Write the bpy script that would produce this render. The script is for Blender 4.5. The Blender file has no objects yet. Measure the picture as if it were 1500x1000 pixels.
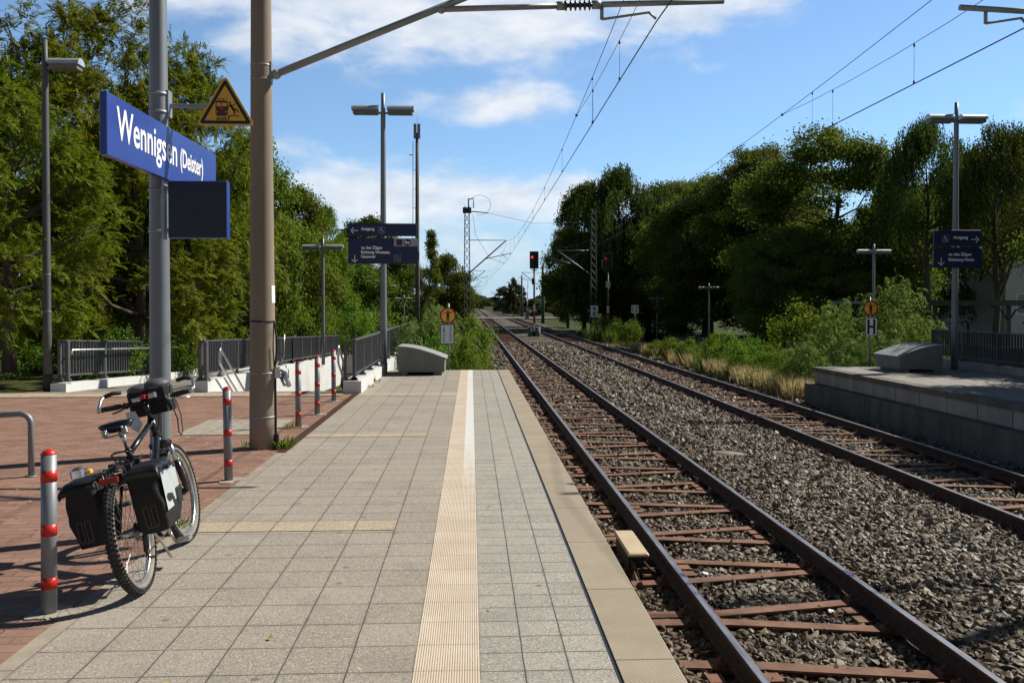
import bpy, math, random
import numpy as np
from mathutils import Vector, Matrix, Euler
S = bpy.context.scene
COL = S.collection
R = math.radians

# ------------------------------------------------------------------ camera
CAM_H = 1.65
YAW, PITCH = R(2.69), R(0.9)
cam_d = bpy.data.cameras.new('camera')
cam = bpy.data.objects.new('camera', cam_d)
COL.objects.link(cam)
cam.location = (0, 0, CAM_H)
cam.rotation_euler = (math.pi / 2 - PITCH, 0, -YAW)
cam_d.sensor_width = 36.0
cam_d.lens = 36.0 * 1275 / 1500
cam_d.shift_y = -35 / 1500
cam_d.clip_start = 0.05
cam_d.clip_end = 6000
S.camera = cam

# ------------------------------------------------------------------ light
SUN = Vector((0.914 * math.cos(R(44)), 0.407 * math.cos(R(44)), math.sin(R(44)))).normalized()
sun_d = bpy.data.lights.new('sun', 'SUN')
sun_d.energy = 4.9
sun_d.angle = R(0.53)
sun_d.color = (1.0, 0.94, 0.83)
sun = bpy.data.objects.new('sun', sun_d)
COL.objects.link(sun)
sun.rotation_euler = SUN.to_track_quat('Z', 'Y').to_euler()
sun.location = (30, 20, 40)

S.view_settings.view_transform = 'Standard'
S.view_settings.look = 'None'
S.view_settings.exposure = 0.42
S.view_settings.gamma = 1.0

def world():
    w = bpy.data.worlds.new('World')
    S.world = w
    w.use_nodes = True
    nt = w.node_tree
    nt.nodes.clear()
    N, L = nt.nodes.new, nt.links.new
    out = N('ShaderNodeOutputWorld')
    bg = N('ShaderNodeBackground')
    bg.inputs['Strength'].default_value = 0.112
    L(bg.outputs[0], out.inputs[0])
    sky = N('ShaderNodeTexSky')
    sky.sky_type = 'NISHITA'
    sky.sun_disc = False
    sky.sun_elevation = R(44)
    sky.sun_rotation = math.atan2(SUN.x, SUN.y)
    sky.altitude = 60
    sky.air_density = 1.0
    sky.dust_density = 0.0
    sky.ozone_density = 2.2
    tc = N('ShaderNodeTexCoord')
    sep = N('ShaderNodeSeparateXYZ')
    L(tc.outputs['Generated'], sep.inputs[0])
    def m(op, a, b=None, c=None, clamp=False):
        n = N('ShaderNodeMath'); n.operation = op; n.use_clamp = clamp
        for i, v in enumerate((a, b, c)):
            if v is None: continue
            if isinstance(v, (int, float)): n.inputs[i].default_value = v
            else: L(v, n.inputs[i])
        return n.outputs[0]
    az = m('ARCTAN2', sep.outputs[0], sep.outputs[1])
    el = m('ARCSINE', sep.outputs[2])
    # large cloud masses, in azimuth / elevation (radians)
    blobs = [(-0.14, 0.400, 0.26, 0.12, 1.0), (0.05, 0.322, 0.20, 0.062, 1.05), (0.22, 0.335, 0.15, 0.050, 1.0),
             (-0.12, 0.325, 0.18, 0.066, 1.05), (-0.23, 0.285, 0.07, 0.030, 0.8), (-0.33, 0.33, 0.10, 0.05, 0.8),
             (0.03, 0.226, 0.10, 0.026, 1.0), (-0.09, 0.118, 0.17, 0.040, 1.05), (0.06, 0.118, 0.12, 0.032, 1.0),
             (-0.20, 0.170, 0.05, 0.02, 0.55), (0.02, 0.062, 0.5, 0.034, 0.62), (-0.62, 0.29, 0.09, 0.04, 0.8),
             (0.64, 0.19, 0.07, 0.03, 0.75), (0.19, 0.115, 0.06, 0.03, 0.7), (0.27, 0.255, 0.03, 0.012, 0.45),
             (1.9, 0.25, 0.8, 0.1, 0.7), (-1.9, 0.22, 0.7, 0.1, 0.7), (3.0, 0.2, 0.6, 0.09, 0.7)]
    tot = None
    for (a0, e0, ra, re, wt) in blobs:
        da = m('DIVIDE', m('SUBTRACT', az, a0), ra)
        de = m('DIVIDE', m('SUBTRACT', el, e0), re)
        g = m('MULTIPLY', m('EXPONENT', m('MULTIPLY', m('ADD', m('MULTIPLY', da, da), m('MULTIPLY', de, de)), -0.9)), wt)
        tot = g if tot is None else m('MAXIMUM', tot, g)
    cmb = N('ShaderNodeCombineXYZ')
    L(m('MULTIPLY', az, 5.0), cmb.inputs[0])
    L(m('MULTIPLY', el, 11.0), cmb.inputs[1])
    nz = N('ShaderNodeTexNoise')
    nz.inputs['Scale'].default_value = 2.1
    nz.inputs['Detail'].default_value = 10
    nz.inputs['Roughness'].default_value = 0.58
    nz.inputs['Distortion'].default_value = 0.25
    L(cmb.outputs[0], nz.inputs['Vector'])
    dens = m('ADD', tot, m('MULTIPLY', m('SUBTRACT', nz.outputs['Fac'], 0.5), 1.6))
    mr = N('ShaderNodeMapRange')
    mr.interpolation_type = 'SMOOTHSTEP'
    mr.inputs['From Min'].default_value = 0.27
    mr.inputs['From Max'].default_value = 0.98
    mr.inputs['To Max'].default_value = 0.92
    L(dens, mr.inputs['Value'])
    # billows inside the cloud
    nz2 = N('ShaderNodeTexNoise')
    nz2.inputs['Scale'].default_value = 3.4
    nz2.inputs['Detail'].default_value = 6
    L(cmb.outputs[0], nz2.inputs['Vector'])
    cr = N('ShaderNodeValToRGB')
    cr.color_ramp.elements[0].position = 0.32
    cr.color_ramp.elements[0].color = (4.3, 4.9, 5.7, 1)
    cr.color_ramp.elements[1].position = 0.62
    cr.color_ramp.elements[1].color = (6.1, 6.3, 6.6, 1)
    L(nz2.outputs['Fac'], cr.inputs[0])
    # sky darkened and warmed overhead and behind the camera to weaken the fill light
    hs = N('ShaderNodeHueSaturation'); hs.inputs['Saturation'].default_value = 1.05
    L(sky.outputs[0], hs.inputs['Color'])
    def smooth(v, a, b, c, d):
        x = N('ShaderNodeMapRange'); x.interpolation_type = 'SMOOTHSTEP'
        L(v, x.inputs['Value'])
        for nm, val in (('From Min', a), ('From Max', b), ('To Min', c), ('To Max', d)): x.inputs[nm].default_value = val
        return x.outputs[0]
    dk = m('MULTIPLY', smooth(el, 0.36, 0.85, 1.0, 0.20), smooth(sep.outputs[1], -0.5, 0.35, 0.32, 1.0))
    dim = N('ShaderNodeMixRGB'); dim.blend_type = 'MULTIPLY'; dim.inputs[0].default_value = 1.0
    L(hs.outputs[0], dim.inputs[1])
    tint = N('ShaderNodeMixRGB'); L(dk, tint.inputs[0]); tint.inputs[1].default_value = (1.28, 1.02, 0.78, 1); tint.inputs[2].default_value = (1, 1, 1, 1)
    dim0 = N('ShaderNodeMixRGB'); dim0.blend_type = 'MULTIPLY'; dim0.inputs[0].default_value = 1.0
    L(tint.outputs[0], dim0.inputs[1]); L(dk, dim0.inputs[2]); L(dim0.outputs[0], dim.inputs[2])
    hz = N('ShaderNodeMixRGB'); hz.blend_type = 'MULTIPLY'
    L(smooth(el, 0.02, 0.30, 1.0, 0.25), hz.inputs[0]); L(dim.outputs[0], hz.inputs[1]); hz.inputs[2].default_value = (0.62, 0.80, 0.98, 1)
    pale = N('ShaderNodeMixRGB')
    L(smooth(el, 0.0, 0.20, 0.85, 0.0), pale.inputs[0]); L(hz.outputs[0], pale.inputs[1]); pale.inputs[2].default_value = (3.3, 4.5, 5.7, 1)
    mix = N('ShaderNodeMixRGB')
    L(mr.outputs[0], mix.inputs[0])
    L(pale.outputs[0], mix.inputs[1])
    L(cr.outputs[0], mix.inputs[2])
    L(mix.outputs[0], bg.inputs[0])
world()

# ------------------------------------------------------------------ picture <-> place (survey helper: a pixel of the photograph and a true distance give a place)
_RM = cam.rotation_euler.to_matrix()
def ray(px, py):
    return _RM @ Vector(((px - 750) / 1275, (500 - py) / 1275 - 35 / 1275, -1.0))
def at(px, py, Y):
    d = ray(px, py); t = Y / d.y
    return Vector((t * d.x, Y, CAM_H + t * d.z))
def gnd(px, py, Z=0.0):
    d = ray(px, py); t = (Z - CAM_H) / d.z
    return Vector((t * d.x, t * d.y, Z))

# ------------------------------------------------------------------ mesh helpers
class MB:
    def __init__(s): s.v = []; s.f = []; s.m = []; s.sm = []
    def add(s, vs, fs, mi=0, smooth=False):
        o = len(s.v)
        s.v += [tuple(p) for p in vs]
        for f in fs:
            s.f.append(tuple(i + o for i in f)); s.m.append(mi); s.sm.append(smooth)
        return s
    def box(s, x0, x1, y0, y1, z0, z1, mi=0, mat=None):
        v = [Vector((x, y, z)) for z in (z0, z1) for y in (y0, y1) for x in (x0, x1)]
        if mat is not None: v = [mat @ p for p in v]
        return s.add(v, [(0, 2, 3, 1), (4, 5, 7, 6), (0, 1, 5, 4), (2, 6, 7, 3), (0, 4, 6, 2), (1, 3, 7, 5)], mi)
    def cbox(s, x0, x1, y0, y1, z0, z1, c=0.01, mi=0, mat=None):
        # box with chamfered vertical edges and top edges
        def ring(e, z): return [(x0+c+e, y0+e, z), (x1-c-e, y0+e, z), (x1-e, y0+c+e, z), (x1-e, y1-c-e, z), (x1-c-e, y1-e, z), (x0+c+e, y1-e, z), (x0+e, y1-c-e, z), (x0+e, y0+c+e, z)]
        rs = [ring(0, z0), ring(0, z1 - c), ring(c, z1)]
        v = [Vector(p) for r in rs for p in r]
        if mat is not None: v = [mat @ p for p in v]
        f = [tuple(range(7, -1, -1)), tuple(range(16, 24))]
        for k in range(2):
            for i in range(8):
                j = (i + 1) % 8
                f.append((k*8+i, k*8+j, k*8+8+j, k*8+8+i))
        return s.add(v, f, mi)
    def tube(s, pts, r, n=8, mi=0, caps=True, smooth=True):
        pts = [Vector(p) for p in pts]
        rs = [r] * len(pts) if isinstance(r, (int, float)) else list(r)
        vs, fs = [], []
        up = None
        for i, p in enumerate(pts):
            if i == 0: t = pts[1] - p
            elif i == len(pts) - 1: t = p - pts[-2]
            else: t = (pts[i+1] - p).normalized() + (p - pts[i-1]).normalized()
            t = t.normalized() if t.length > 1e-9 else Vector((0, 0, 1))
            if up is None:
                a = Vector((0, 0, 1)) if abs(t.z) < 0.9 else Vector((1, 0, 0))
                up = a.cross(t).normalized()
            else:
                up = (up - t * up.dot(t)); up = up.normalized() if up.length > 1e-6 else Vector((1, 0, 0))
            b = t.cross(up)
            for k in range(n):
                a = 2 * math.pi * k / n
                vs.append(p + (up * math.cos(a) + b * math.sin(a)) * rs[i])
        for i in range(len(pts) - 1):
            for k in range(n):
                j = (k + 1) % n
                fs.append((i*n+k, i*n+j, (i+1)*n+j, (i+1)*n+k))
        s.add(vs, fs, mi, smooth)
        if caps:
            o = len(s.v) - len(vs)
            s.f.append(tuple(o + k for k in range(n - 1, -1, -1))); s.m.append(mi); s.sm.append(False)
            s.f.append(tuple(o + (len(pts) - 1) * n + k for k in range(n))); s.m.append(mi); s.sm.append(False)
        return s
    def lathe(s, prof, c=(0, 0, 0), n=24, mi=0, axis='Z', smooth=True, mat=None):
        vs, fs = [], []
        for (r, h) in prof:
            for k in range(n):
                a = 2 * math.pi * k / n
                p = Vector((r * math.cos(a), r * math.sin(a), h))
                if axis == 'X': p = Vector((p.z, p.x, p.y))
                if axis == 'Y': p = Vector((p.y, p.z, p.x))
                if mat is not None: p = mat @ p
                vs.append(p + Vector(c))
        for i in range(len(prof) - 1):
            for k in range(n):
                j = (k + 1) % n
                fs.append((i*n+k, i*n+j, (i+1)*n+j, (i+1)*n+k))
        fs.append(tuple(range(n - 1, -1, -1)))
        fs.append(tuple((len(prof) - 1) * n + k for k in range(n)))
        o = len(s.f)
        s.add(vs, fs, mi, smooth)
        s.sm[-1] = s.sm[-2] = False
        return s
    def prism(s, poly, axis, a0, a1, mi=0):
        # poly: list of 2-D points counter-clockwise; axis 'Y': (x,z), 'X': (y,z), 'Z': (x,y)
        def P(p, a):
            if axis == 'Y': return (p[0], a, p[1])
            if axis == 'X': return (a, p[0], p[1])
            return (p[0], p[1], a)
        n = len(poly)
        vs = [P(p, a0) for p in poly] + [P(p, a1) for p in poly]
        fs = [tuple(range(n)), tuple(range(2*n - 1, n - 1, -1))]
        for i in range(n):
            j = (i + 1) % n
            fs.append((i, i + n, j + n, j))
        return s.add(vs, fs, mi)
    def ball(s, c, rx, ry=None, rz=None, n=12, m=8, mi=0, mat=None):
        ry = rx if ry is None else ry; rz = rx if rz is None else rz
        vs, fs = [], []
        for i in range(m + 1):
            th = math.pi * i / m
            for k in range(n):
                a = 2 * math.pi * k / n
                p = Vector((rx * math.sin(th) * math.cos(a), ry * math.sin(th) * math.sin(a), rz * math.cos(th)))
                if mat is not None: p = mat @ p
                vs.append(p + Vector(c))
        for i in range(m):
            for k in range(n):
                j = (k + 1) % n
                fs.append((i*n+k, (i+1)*n+k, (i+1)*n+j, i*n+j))
        return s.add(vs, fs, mi, True)
    def torus(s, c, Rr, rx, rz, nR=48, nr=10, mi=0):
        # ring around the X axis (a wheel rolling along Y); rx half width along X, rz half thickness radially
        vs, fs = [], []
        for i in range(nR):
            a = 2 * math.pi * i / nR
            for k in range(nr):
                b = 2 * math.pi * k / nr
                rr = Rr + rz * math.cos(b)
                vs.append((c[0] + rx * math.sin(b), c[1] + rr * math.cos(a), c[2] + rr * math.sin(a)))
        for i in range(nR):
            for k in range(nr):
                i2, k2 = (i + 1) % nR, (k + 1) % nr
                fs.append((i*nr+k, i2*nr+k, i2*nr+k2, i*nr+k2))
        return s.add(vs, fs, mi, True)
    def build(s, name, mat, parent=None):
        me = bpy.data.meshes.new(name)
        me.from_pydata(s.v, [], s.f)
        for m in (mat if isinstance(mat, (list, tuple)) else [mat]): me.materials.append(m)
        me.polygons.foreach_set('material_index', s.m)
        me.polygons.foreach_set('use_smooth', s.sm)
        me.update()
        return link(name, me, parent)

def link(name, me, parent=None):
    o = bpy.data.objects.new(name, me)
    COL.objects.link(o)
    if parent is not None: o.parent = parent
    return o

def np_obj(name, V, nper, mat, parent=None, smooth=False):
    """V: (nfaces, nper, 3) array of separate faces"""
    me = np_mesh(name, V, nper, mat, smooth)
    return link(name, me, parent)

def np_mesh(name, V, nper, mat, smooth=False):
    nf = V.shape[0]
    me = bpy.data.meshes.new(name)
    me.vertices.add(nf * nper)
    me.vertices.foreach_set('co', V.reshape(-1).astype(np.float32))
    me.loops.add(nf * nper)
    me.loops.foreach_set('vertex_index', np.arange(nf * nper, dtype=np.int32))
    me.polygons.add(nf)
    me.polygons.foreach_set('loop_start', np.arange(0, nf * nper, nper, dtype=np.int32))
    me.polygons.foreach_set('loop_total', np.full(nf, nper, dtype=np.int32))
    me.polygons.foreach_set('use_smooth', np.zeros(nf, dtype=bool))
    me.materials.append(mat)
    me.update(calc_edges=True)
    return me

def np_indexed(name, V, F, mat, parent=None):
    me = bpy.data.meshes.new(name)
    nf, k = F.shape
    me.vertices.add(len(V))
    me.vertices.foreach_set('co', V.reshape(-1).astype(np.float32))
    me.loops.add(nf * k)
    me.loops.foreach_set('vertex_index', F.reshape(-1).astype(np.int32))
    me.polygons.add(nf)
    me.polygons.foreach_set('loop_start', np.arange(0, nf * k, k, dtype=np.int32))
    me.polygons.foreach_set('loop_total', np.full(nf, k, dtype=np.int32))
    me.polygons.foreach_set('use_smooth', np.zeros(nf, dtype=bool))
    me.materials.append(mat)
    me.update(calc_edges=True)
    return link(name, me, parent)

def tag(o, label, cat, group=None, kind=None):
    o['label'] = label; o['category'] = cat
    if group: o['group'] = group
    if kind: o['kind'] = kind
    return o
def thing(name, label, cat, loc=(0, 0, 0), rz=0.0, group=None):
    o = bpy.data.objects.new(name, None)
    COL.objects.link(o)
    o.empty_display_size = 0.2
    o.location = loc; o.rotation_euler = (0, 0, rz)
    return tag(o, label, cat, group)
def struct(o, kind='structure'):
    o['kind'] = kind
    return o
def copy_tree(o, parent=None):
    c = o.copy(); COL.objects.link(c)
    if parent is not None: c.parent = parent
    for ch in list(o.children): copy_tree(ch, c)
    return c

_txt = {}
def text_geo(body, size, align='LEFT', xs=1.0):
    """flat outline of a word as (verts, faces) in its own x/y plane"""
    key = (body, size, align, xs)
    if key in _txt: return _txt[key]
    cu = bpy.data.curves.new('lettering_curve', 'FONT')
    cu.body = body; cu.size = size; cu.align_x = align; cu.resolution_u = 3; cu.offset = 0.004
    ob = bpy.data.objects.new('lettering_curve', cu)
    COL.objects.link(ob)
    bpy.context.view_layer.update()
    dg = bpy.context.evaluated_depsgraph_get()
    me = ob.evaluated_get(dg).to_mesh()
    vs = [(v.co.x * xs, v.co.y) for v in me.vertices]
    fs = [tuple(p.vertices) for p in me.polygons]
    ob.evaluated_get(dg).to_mesh_clear()
    bpy.data.objects.remove(ob); bpy.data.curves.remove(cu)
    _txt[key] = (vs, fs)
    return vs, fs
def put_text(mb, body, size, org, ux, uy, align='LEFT', xs=1.0, mi=0):
    vs, fs = text_geo(body, size, align, xs)
    org, ux, uy = Vector(org), Vector(ux), Vector(uy)
    mb.add([org + ux * x + uy * y for x, y in vs], fs, mi)
def put_poly(mb, pts, org, ux, uy, mi=0):
    org, ux, uy = Vector(org), Vector(ux), Vector(uy)
    mb.add([org + ux * x + uy * y for x, y in pts], [tuple(range(len(pts)))], mi)
def put_line(mb, pts, w, org, ux, uy, mi=0):
    for (a, b) in zip(pts[:-1], pts[1:]):
        a, b = Vector(a), Vector(b)
        d = (b - a).normalized(); n = Vector((-d.y, d.x)) * w / 2
        a2, b2 = a - d * w * 0.4, b + d * w * 0.4
        put_poly(mb, [a2 - n, b2 - n, b2 + n, a2 + n], org, ux, uy, mi)
def circle2(r, cx=0, cy=0, n=28): return [(cx + r * math.cos(2*math.pi*k/n), cy + r * math.sin(2*math.pi*k/n)) for k in range(n)]
def rrect2(w, h, r, cx=0, cy=0, n=5):
    p = []
    for (sx, sy, a0) in ((1, 1, 0), (-1, 1, 90), (-1, -1, 180), (1, -1, 270)):
        for k in range(n + 1):
            a = R(a0 + 90 * k / n)
            p.append((cx + sx * (w/2 - r) + r * math.cos(a), cy + sy * (h/2 - r) + r * math.sin(a)))
    return p
# ------------------------------------------------------------------ materials
def NT(name):
    m = bpy.data.materials.new(name)
    m.use_nodes = True
    nt = m.node_tree
    b = nt.nodes['Principled BSDF']
    return m, nt, b
class G:
    """small node-graph writer"""
    def __init__(s, nt): s.nt = nt
    def n(s, t, **kw):
        x = s.nt.nodes.new(t)
        for k, v in kw.items(): setattr(x, k, v)
        return x
    def l(s, a, b): s.nt.links.new(a, b)
    def setv(s, sock, v):
        if hasattr(v, 'is_output') or hasattr(v, 'links'): s.l(v, sock)
        else: sock.default_value = v
    def m(s, op, a, b=None, clamp=False):
        x = s.n('ShaderNodeMath', operation=op, use_clamp=clamp)
        s.setv(x.inputs[0], a)
        if b is not None: s.setv(x.inputs[1], b)
        return x.outputs[0]
    def mix(s, f, a, b, mode='MIX'):
        x = s.n('ShaderNodeMixRGB', blend_type=mode)
        s.setv(x.inputs[0], f); s.setv(x.inputs[1], c4(a)); s.setv(x.inputs[2], c4(b))
        return x.outputs[0]
    def noise(s, vec, scale, detail=4, rough=0.55):
        x = s.n('ShaderNodeTexNoise')
        if vec is not None: s.l(vec, x.inputs['Vector'])
        x.inputs['Scale'].default_value = scale; x.inputs['Detail'].default_value = detail; x.inputs['Roughness'].default_value = rough
        return x.outputs['Fac']
    def voro(s, vec, scale, feature='F1'):
        x = s.n('ShaderNodeTexVoronoi', feature=feature)
        s.l(vec, x.inputs['Vector']); x.inputs['Scale'].default_value = scale
        return x
    def ramp(s, f, *stops):
        x = s.n('ShaderNodeValToRGB')
        e = x.color_ramp.elements
        while len(e) > 1: e.remove(e[0])
        e[0].position = stops[0][0]; e[0].color = c4(stops[0][1])
        for p, c in stops[1:]:
            k = e.new(p); k.color = c4(c)
        s.l(f, x.inputs[0])
        return x.outputs[0]
    def step(s, v, a, b):
        x = s.n('ShaderNodeMapRange', interpolation_type='SMOOTHSTEP')
        s.setv(x.inputs['Value'], v); x.inputs['From Min'].default_value = a; x.inputs['From Max'].default_value = b
        return x.outputs[0]
    def pos(s): return s.n('ShaderNodeNewGeometry').outputs['Position']
    def obj(s): return s.n('ShaderNodeTexCoord').outputs['Object']
    def isl(s): return s.n('ShaderNodeNewGeometry').outputs['Random Per Island']
    def rnd(s): return s.n('ShaderNodeObjectInfo').outputs['Random']
    def bump(s, h, strength, dist=0.01):
        x = s.n('ShaderNodeBump')
        x.inputs['Strength'].default_value = strength; x.inputs['Distance'].default_value = dist
        s.l(h, x.inputs['Height'])
        return x.outputs[0]
    def sepx(s, v):
        x = s.n('ShaderNodeSeparateXYZ'); s.l(v, x.inputs[0]); return x.outputs
    def mapv(s, v, loc=(0, 0, 0), rot=(0, 0, 0), scale=(1, 1, 1)):
        x = s.n('ShaderNodeMapping'); s.l(v, x.inputs[0])
        x.inputs['Location'].default_value = loc; x.inputs['Rotation'].default_value = rot; x.inputs['Scale'].default_value = scale
        return x.outputs[0]
def c4(c):
    if isinstance(c, (tuple, list)) and len(c) == 3: return (c[0], c[1], c[2], 1)
    return c
def mul(c, k): return tuple(min(1, x * k) for x in c)

def simple(name, col, rough=0.55, metal=0.0, var=0.18, scale=6, bump=0.0, bscale=80, streak=False, spec=0.5, dirt=None):
    m, nt, b = NT(name); g = G(nt)
    o = g.obj()
    v = g.mapv(o, scale=(1, 1, 0.25)) if streak else o
    f = g.noise(v, scale, 5, 0.6)
    c = g.mix(g.step(f, 0.3, 0.7), mul(col, 1 - var), mul(col, 1 + var))
    if dirt:
        f2 = g.noise(v, scale * 0.45, 8, 0.7)
        c = g.mix(g.step(f2, 0.52, 0.72), c, dirt)
    g.l(c, b.inputs['Base Color'])
    b.inputs['Roughness'].default_value = rough
    b.inputs['Metallic'].default_value = metal
    b.inputs['Specular IOR Level'].default_value = spec
    if rough < 0.9 and var > 0:
        g.l(g.m('ADD', g.m('MULTIPLY', f, 0.25), rough - 0.12, clamp=True), b.inputs['Roughness'])
    if bump: g.l(g.bump(g.noise(o, bscale, 4), bump, 0.004), b.inputs['Normal'])
    return m
M = {}
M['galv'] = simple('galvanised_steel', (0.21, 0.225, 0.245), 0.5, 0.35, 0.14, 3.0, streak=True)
M['galv_light'] = simple('galvanised_light', (0.30, 0.32, 0.35), 0.45, 0.4, 0.12, 5)
M['lamp_cover'] = simple('lamp_cover_aluminium', (0.46, 0.50, 0.55), 0.42, 0.3, 0.1, 5, dirt=(0.36, 0.37, 0.38))
M['lamp_under'] = simple('lamp_underside', (0.16, 0.155, 0.13), 0.5, 0.0, 0.15, 6)
M['fence_grey'] = simple('fence_paint_grey', (0.095, 0.098, 0.105), 0.5, 0.2, 0.14, 6)
M['dark_sleeve'] = simple('black_sleeve', (0.014, 0.014, 0.015), 0.6, 0, 0.2, 6)
M['steel_bright'] = simple('stainless_steel', (0.55, 0.55, 0.54), 0.3, 0.85, 0.1, 12)
M['concrete_mast'] = simple('mast_concrete', (0.25, 0.198, 0.150), 0.85, 0, 0.13, 2.2, bump=0.25, bscale=90, streak=True, dirt=(0.205, 0.165, 0.13))
M['concrete'] = simple('concrete_grey', (0.42, 0.40, 0.36), 0.9, 0, 0.14, 3.0, bump=0.3, bscale=70, dirt=(0.28, 0.265, 0.24))
M['concrete_patch'] = simple('concrete_patch', (0.30, 0.265, 0.215), 0.9, 0, 0.22, 9, bump=0.5, bscale=60)
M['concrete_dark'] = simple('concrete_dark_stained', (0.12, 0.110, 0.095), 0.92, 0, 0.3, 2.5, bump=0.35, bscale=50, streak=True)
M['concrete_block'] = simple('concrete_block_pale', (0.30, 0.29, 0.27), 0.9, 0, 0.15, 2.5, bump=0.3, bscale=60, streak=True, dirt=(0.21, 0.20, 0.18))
M['white_wall'] = simple('white_painted_concrete', (0.60, 0.605, 0.60), 0.8, 0, 0.04, 1.5, dirt=(0.50, 0.49, 0.46))
M['kerb'] = simple('kerb_concrete', (0.285, 0.24, 0.19), 0.9, 0, 0.16, 4, bump=0.35, bscale=60, dirt=(0.20, 0.175, 0.14))
M['rust_drain'] = simple('drain_rust', (0.11, 0.05, 0.035), 0.75, 0.1, 0.25, 10, bump=0.3)
M['red_band'] = simple('red_reflective_band', (0.50, 0.015, 0.008), 0.4, 0, 0.05, 10, dirt=(0.36, 0.04, 0.03))
M['sign_blue'] = simple('sign_blue', (0.026, 0.055, 0.27), 0.32, 0, 0.10, 3, streak=True)
M['sign_navy'] = simple('sign_navy', (0.005, 0.010, 0.068), 0.4, 0, 0.08, 3)
M['sign_navy_edge'] = simple('sign_navy_frame', (0.03, 0.035, 0.15), 0.4, 0.1, 0.08, 3)
M['white_paint'] = simple('white_paint', (0.84, 0.84, 0.84), 0.45, 0, 0.03, 5)
M['white_sheet'] = simple('notice_white', (0.60, 0.62, 0.65), 0.35, 0, 0.08, 5, dirt=(0.48, 0.49, 0.50))
M['pale_letter'] = simple('pale_lettering', (0.86, 0.87, 0.90), 0.5, 0, 0.0, 5)
M['plate_grey'] = simple('plate_grey', (0.34, 0.36, 0.40), 0.5, 0, 0.05, 5)
M['black_paint'] = simple('black_paint', (0.010, 0.010, 0.011), 0.5, 0, 0.1, 6)
M['warn_yellow'] = simple('warning_yellow', (0.82, 0.42, 0.03), 0.45, 0, 0.05, 4)
M['warn_red'] = simple('pictogram_dark_red', (0.11, 0.016, 0.014), 0.5, 0, 0.05, 6)
M['orange_disc'] = simple('orange_disc', (0.95, 0.42, 0.03), 0.45, 0, 0.06, 5)
M['disc_ring'] = simple('disc_red_ring', (0.20, 0.02, 0.012), 0.45, 0, 0.1, 5)
M['sign_green'] = simple('sign_dark_green', (0.012, 0.05, 0.045), 0.5, 0, 0.05, 5)
M['sign_maroon'] = simple('sign_maroon', (0.07, 0.012, 0.012), 0.5, 0, 0.05, 5)
M['bin_grey'] = simple('bin_fibre_cement', (0.16, 0.165, 0.16), 0.75, 0, 0.12, 4, bump=0.15, bscale=40, streak=True)
M['bin_lid'] = simple('bin_lid_grey', (0.255, 0.265, 0.27), 0.65, 0, 0.1, 4)
M['catenary_tube'] = simple('catenary_tube_grey', (0.30, 0.32, 0.30), 0.5, 0.3, 0.12, 4)
M['wire'] = simple('copper_wire_dark', (0.020, 0.022, 0.022), 0.55, 0.3, 0.1, 4)
M['insulator'] = simple('insulator_brown', (0.05, 0.055, 0.05), 0.3, 0, 0.1, 8)
M['lattice'] = simple('lattice_steel_green', (0.045, 0.055, 0.05), 0.6, 0.2, 0.25, 4)
M['signal_black'] = simple('signal_black', (0.005, 0.005, 0.006), 0.45, 0, 0.1, 5)
M['signal_box'] = simple('signal_base_concrete', (0.13, 0.15, 0.14), 0.85, 0, 0.15, 4)
M['bark'] = simple('bark', (0.075, 0.058, 0.042), 0.92, 0, 0.35, 5, bump=0.6, bscale=25, streak=True)
M['bark_pale'] = simple('bark_pale', (0.30, 0.29, 0.26), 0.9, 0, 0.4, 4, bump=0.4, bscale=20)
M['bike_black'] = simple('bike_frame_black', (0.012, 0.014, 0.020), 0.25, 0.1, 0.1, 8)
M['tyre'] = simple('tyre_rubber_dusty', (0.030, 0.029, 0.028), 0.85, 0, 0.3, 14, dirt=(0.075, 0.07, 0.063))
M['tyre_dust'] = simple('tyre_side_dust', (0.21, 0.195, 0.17), 0.9, 0, 0.22, 10)
M['chrome'] = simple('bike_alloy', (0.55, 0.55, 0.55), 0.25, 0.9, 0.1, 12)
M['rubber'] = simple('black_rubber', (0.018, 0.018, 0.018), 0.6, 0, 0.15, 14)
M['fabric'] = simple('black_nylon', (0.006, 0.006, 0.0065), 0.75, 0, 0.25, 9, bump=0.5, bscale=35)
M['fabric_shiny'] = simple('black_coated_nylon', (0.009, 0.009, 0.009), 0.42, 0, 0.2, 9, bump=0.6, bscale=14)
M['fabric_silver'] = simple('reflective_panel', (0.40, 0.43, 0.44), 0.6, 0, 0.08, 6, bump=0.4, bscale=12)
M['fabric_grey'] = simple('bag_lid_grey', (0.085, 0.08, 0.095), 0.55, 0, 0.15, 7, bump=0.4, bscale=16)
M['logo_grey'] = simple('logo_outline_grey', (0.115, 0.11, 0.105), 0.5, 0, 0, 7)
M['blue_cap'] = simple('bottle_blue', (0.02, 0.34, 0.62), 0.35, 0, 0.05, 7)
M['red_reflector'] = simple('red_reflector', (0.26, 0.016, 0.010), 0.3, 0, 0.05, 7)
M['yellow_plastic'] = simple('yellow_plastic', (0.75, 0.42, 0.03), 0.4, 0, 0.05, 7)
M['cream_metal'] = simple('cream_cover', (0.50, 0.40, 0.26), 0.5, 0, 0.08, 6, dirt=(0.40, 0.31, 0.2))
M['house_wall'] = simple('house_render', (0.56, 0.54, 0.52), 0.9, 0, 0.06, 2)
M['roof_tile'] = simple('roof_tile', (0.07, 0.055, 0.05), 0.85, 0, 0.2, 8, bump=0.5, bscale=9)
M['glass'] = simple('window_glass', (0.03, 0.035, 0.04), 0.08, 0, 0.1, 3)
M['path_dark'] = simple('dark_asphalt', (0.04, 0.04, 0.04), 0.9, 0, 0.2, 2, spec=0.08)
M['white_plate'] = simple('white_reflective_plate', (0.90, 0.90, 0.90), 0.4, 0, 0.02, 5)
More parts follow.
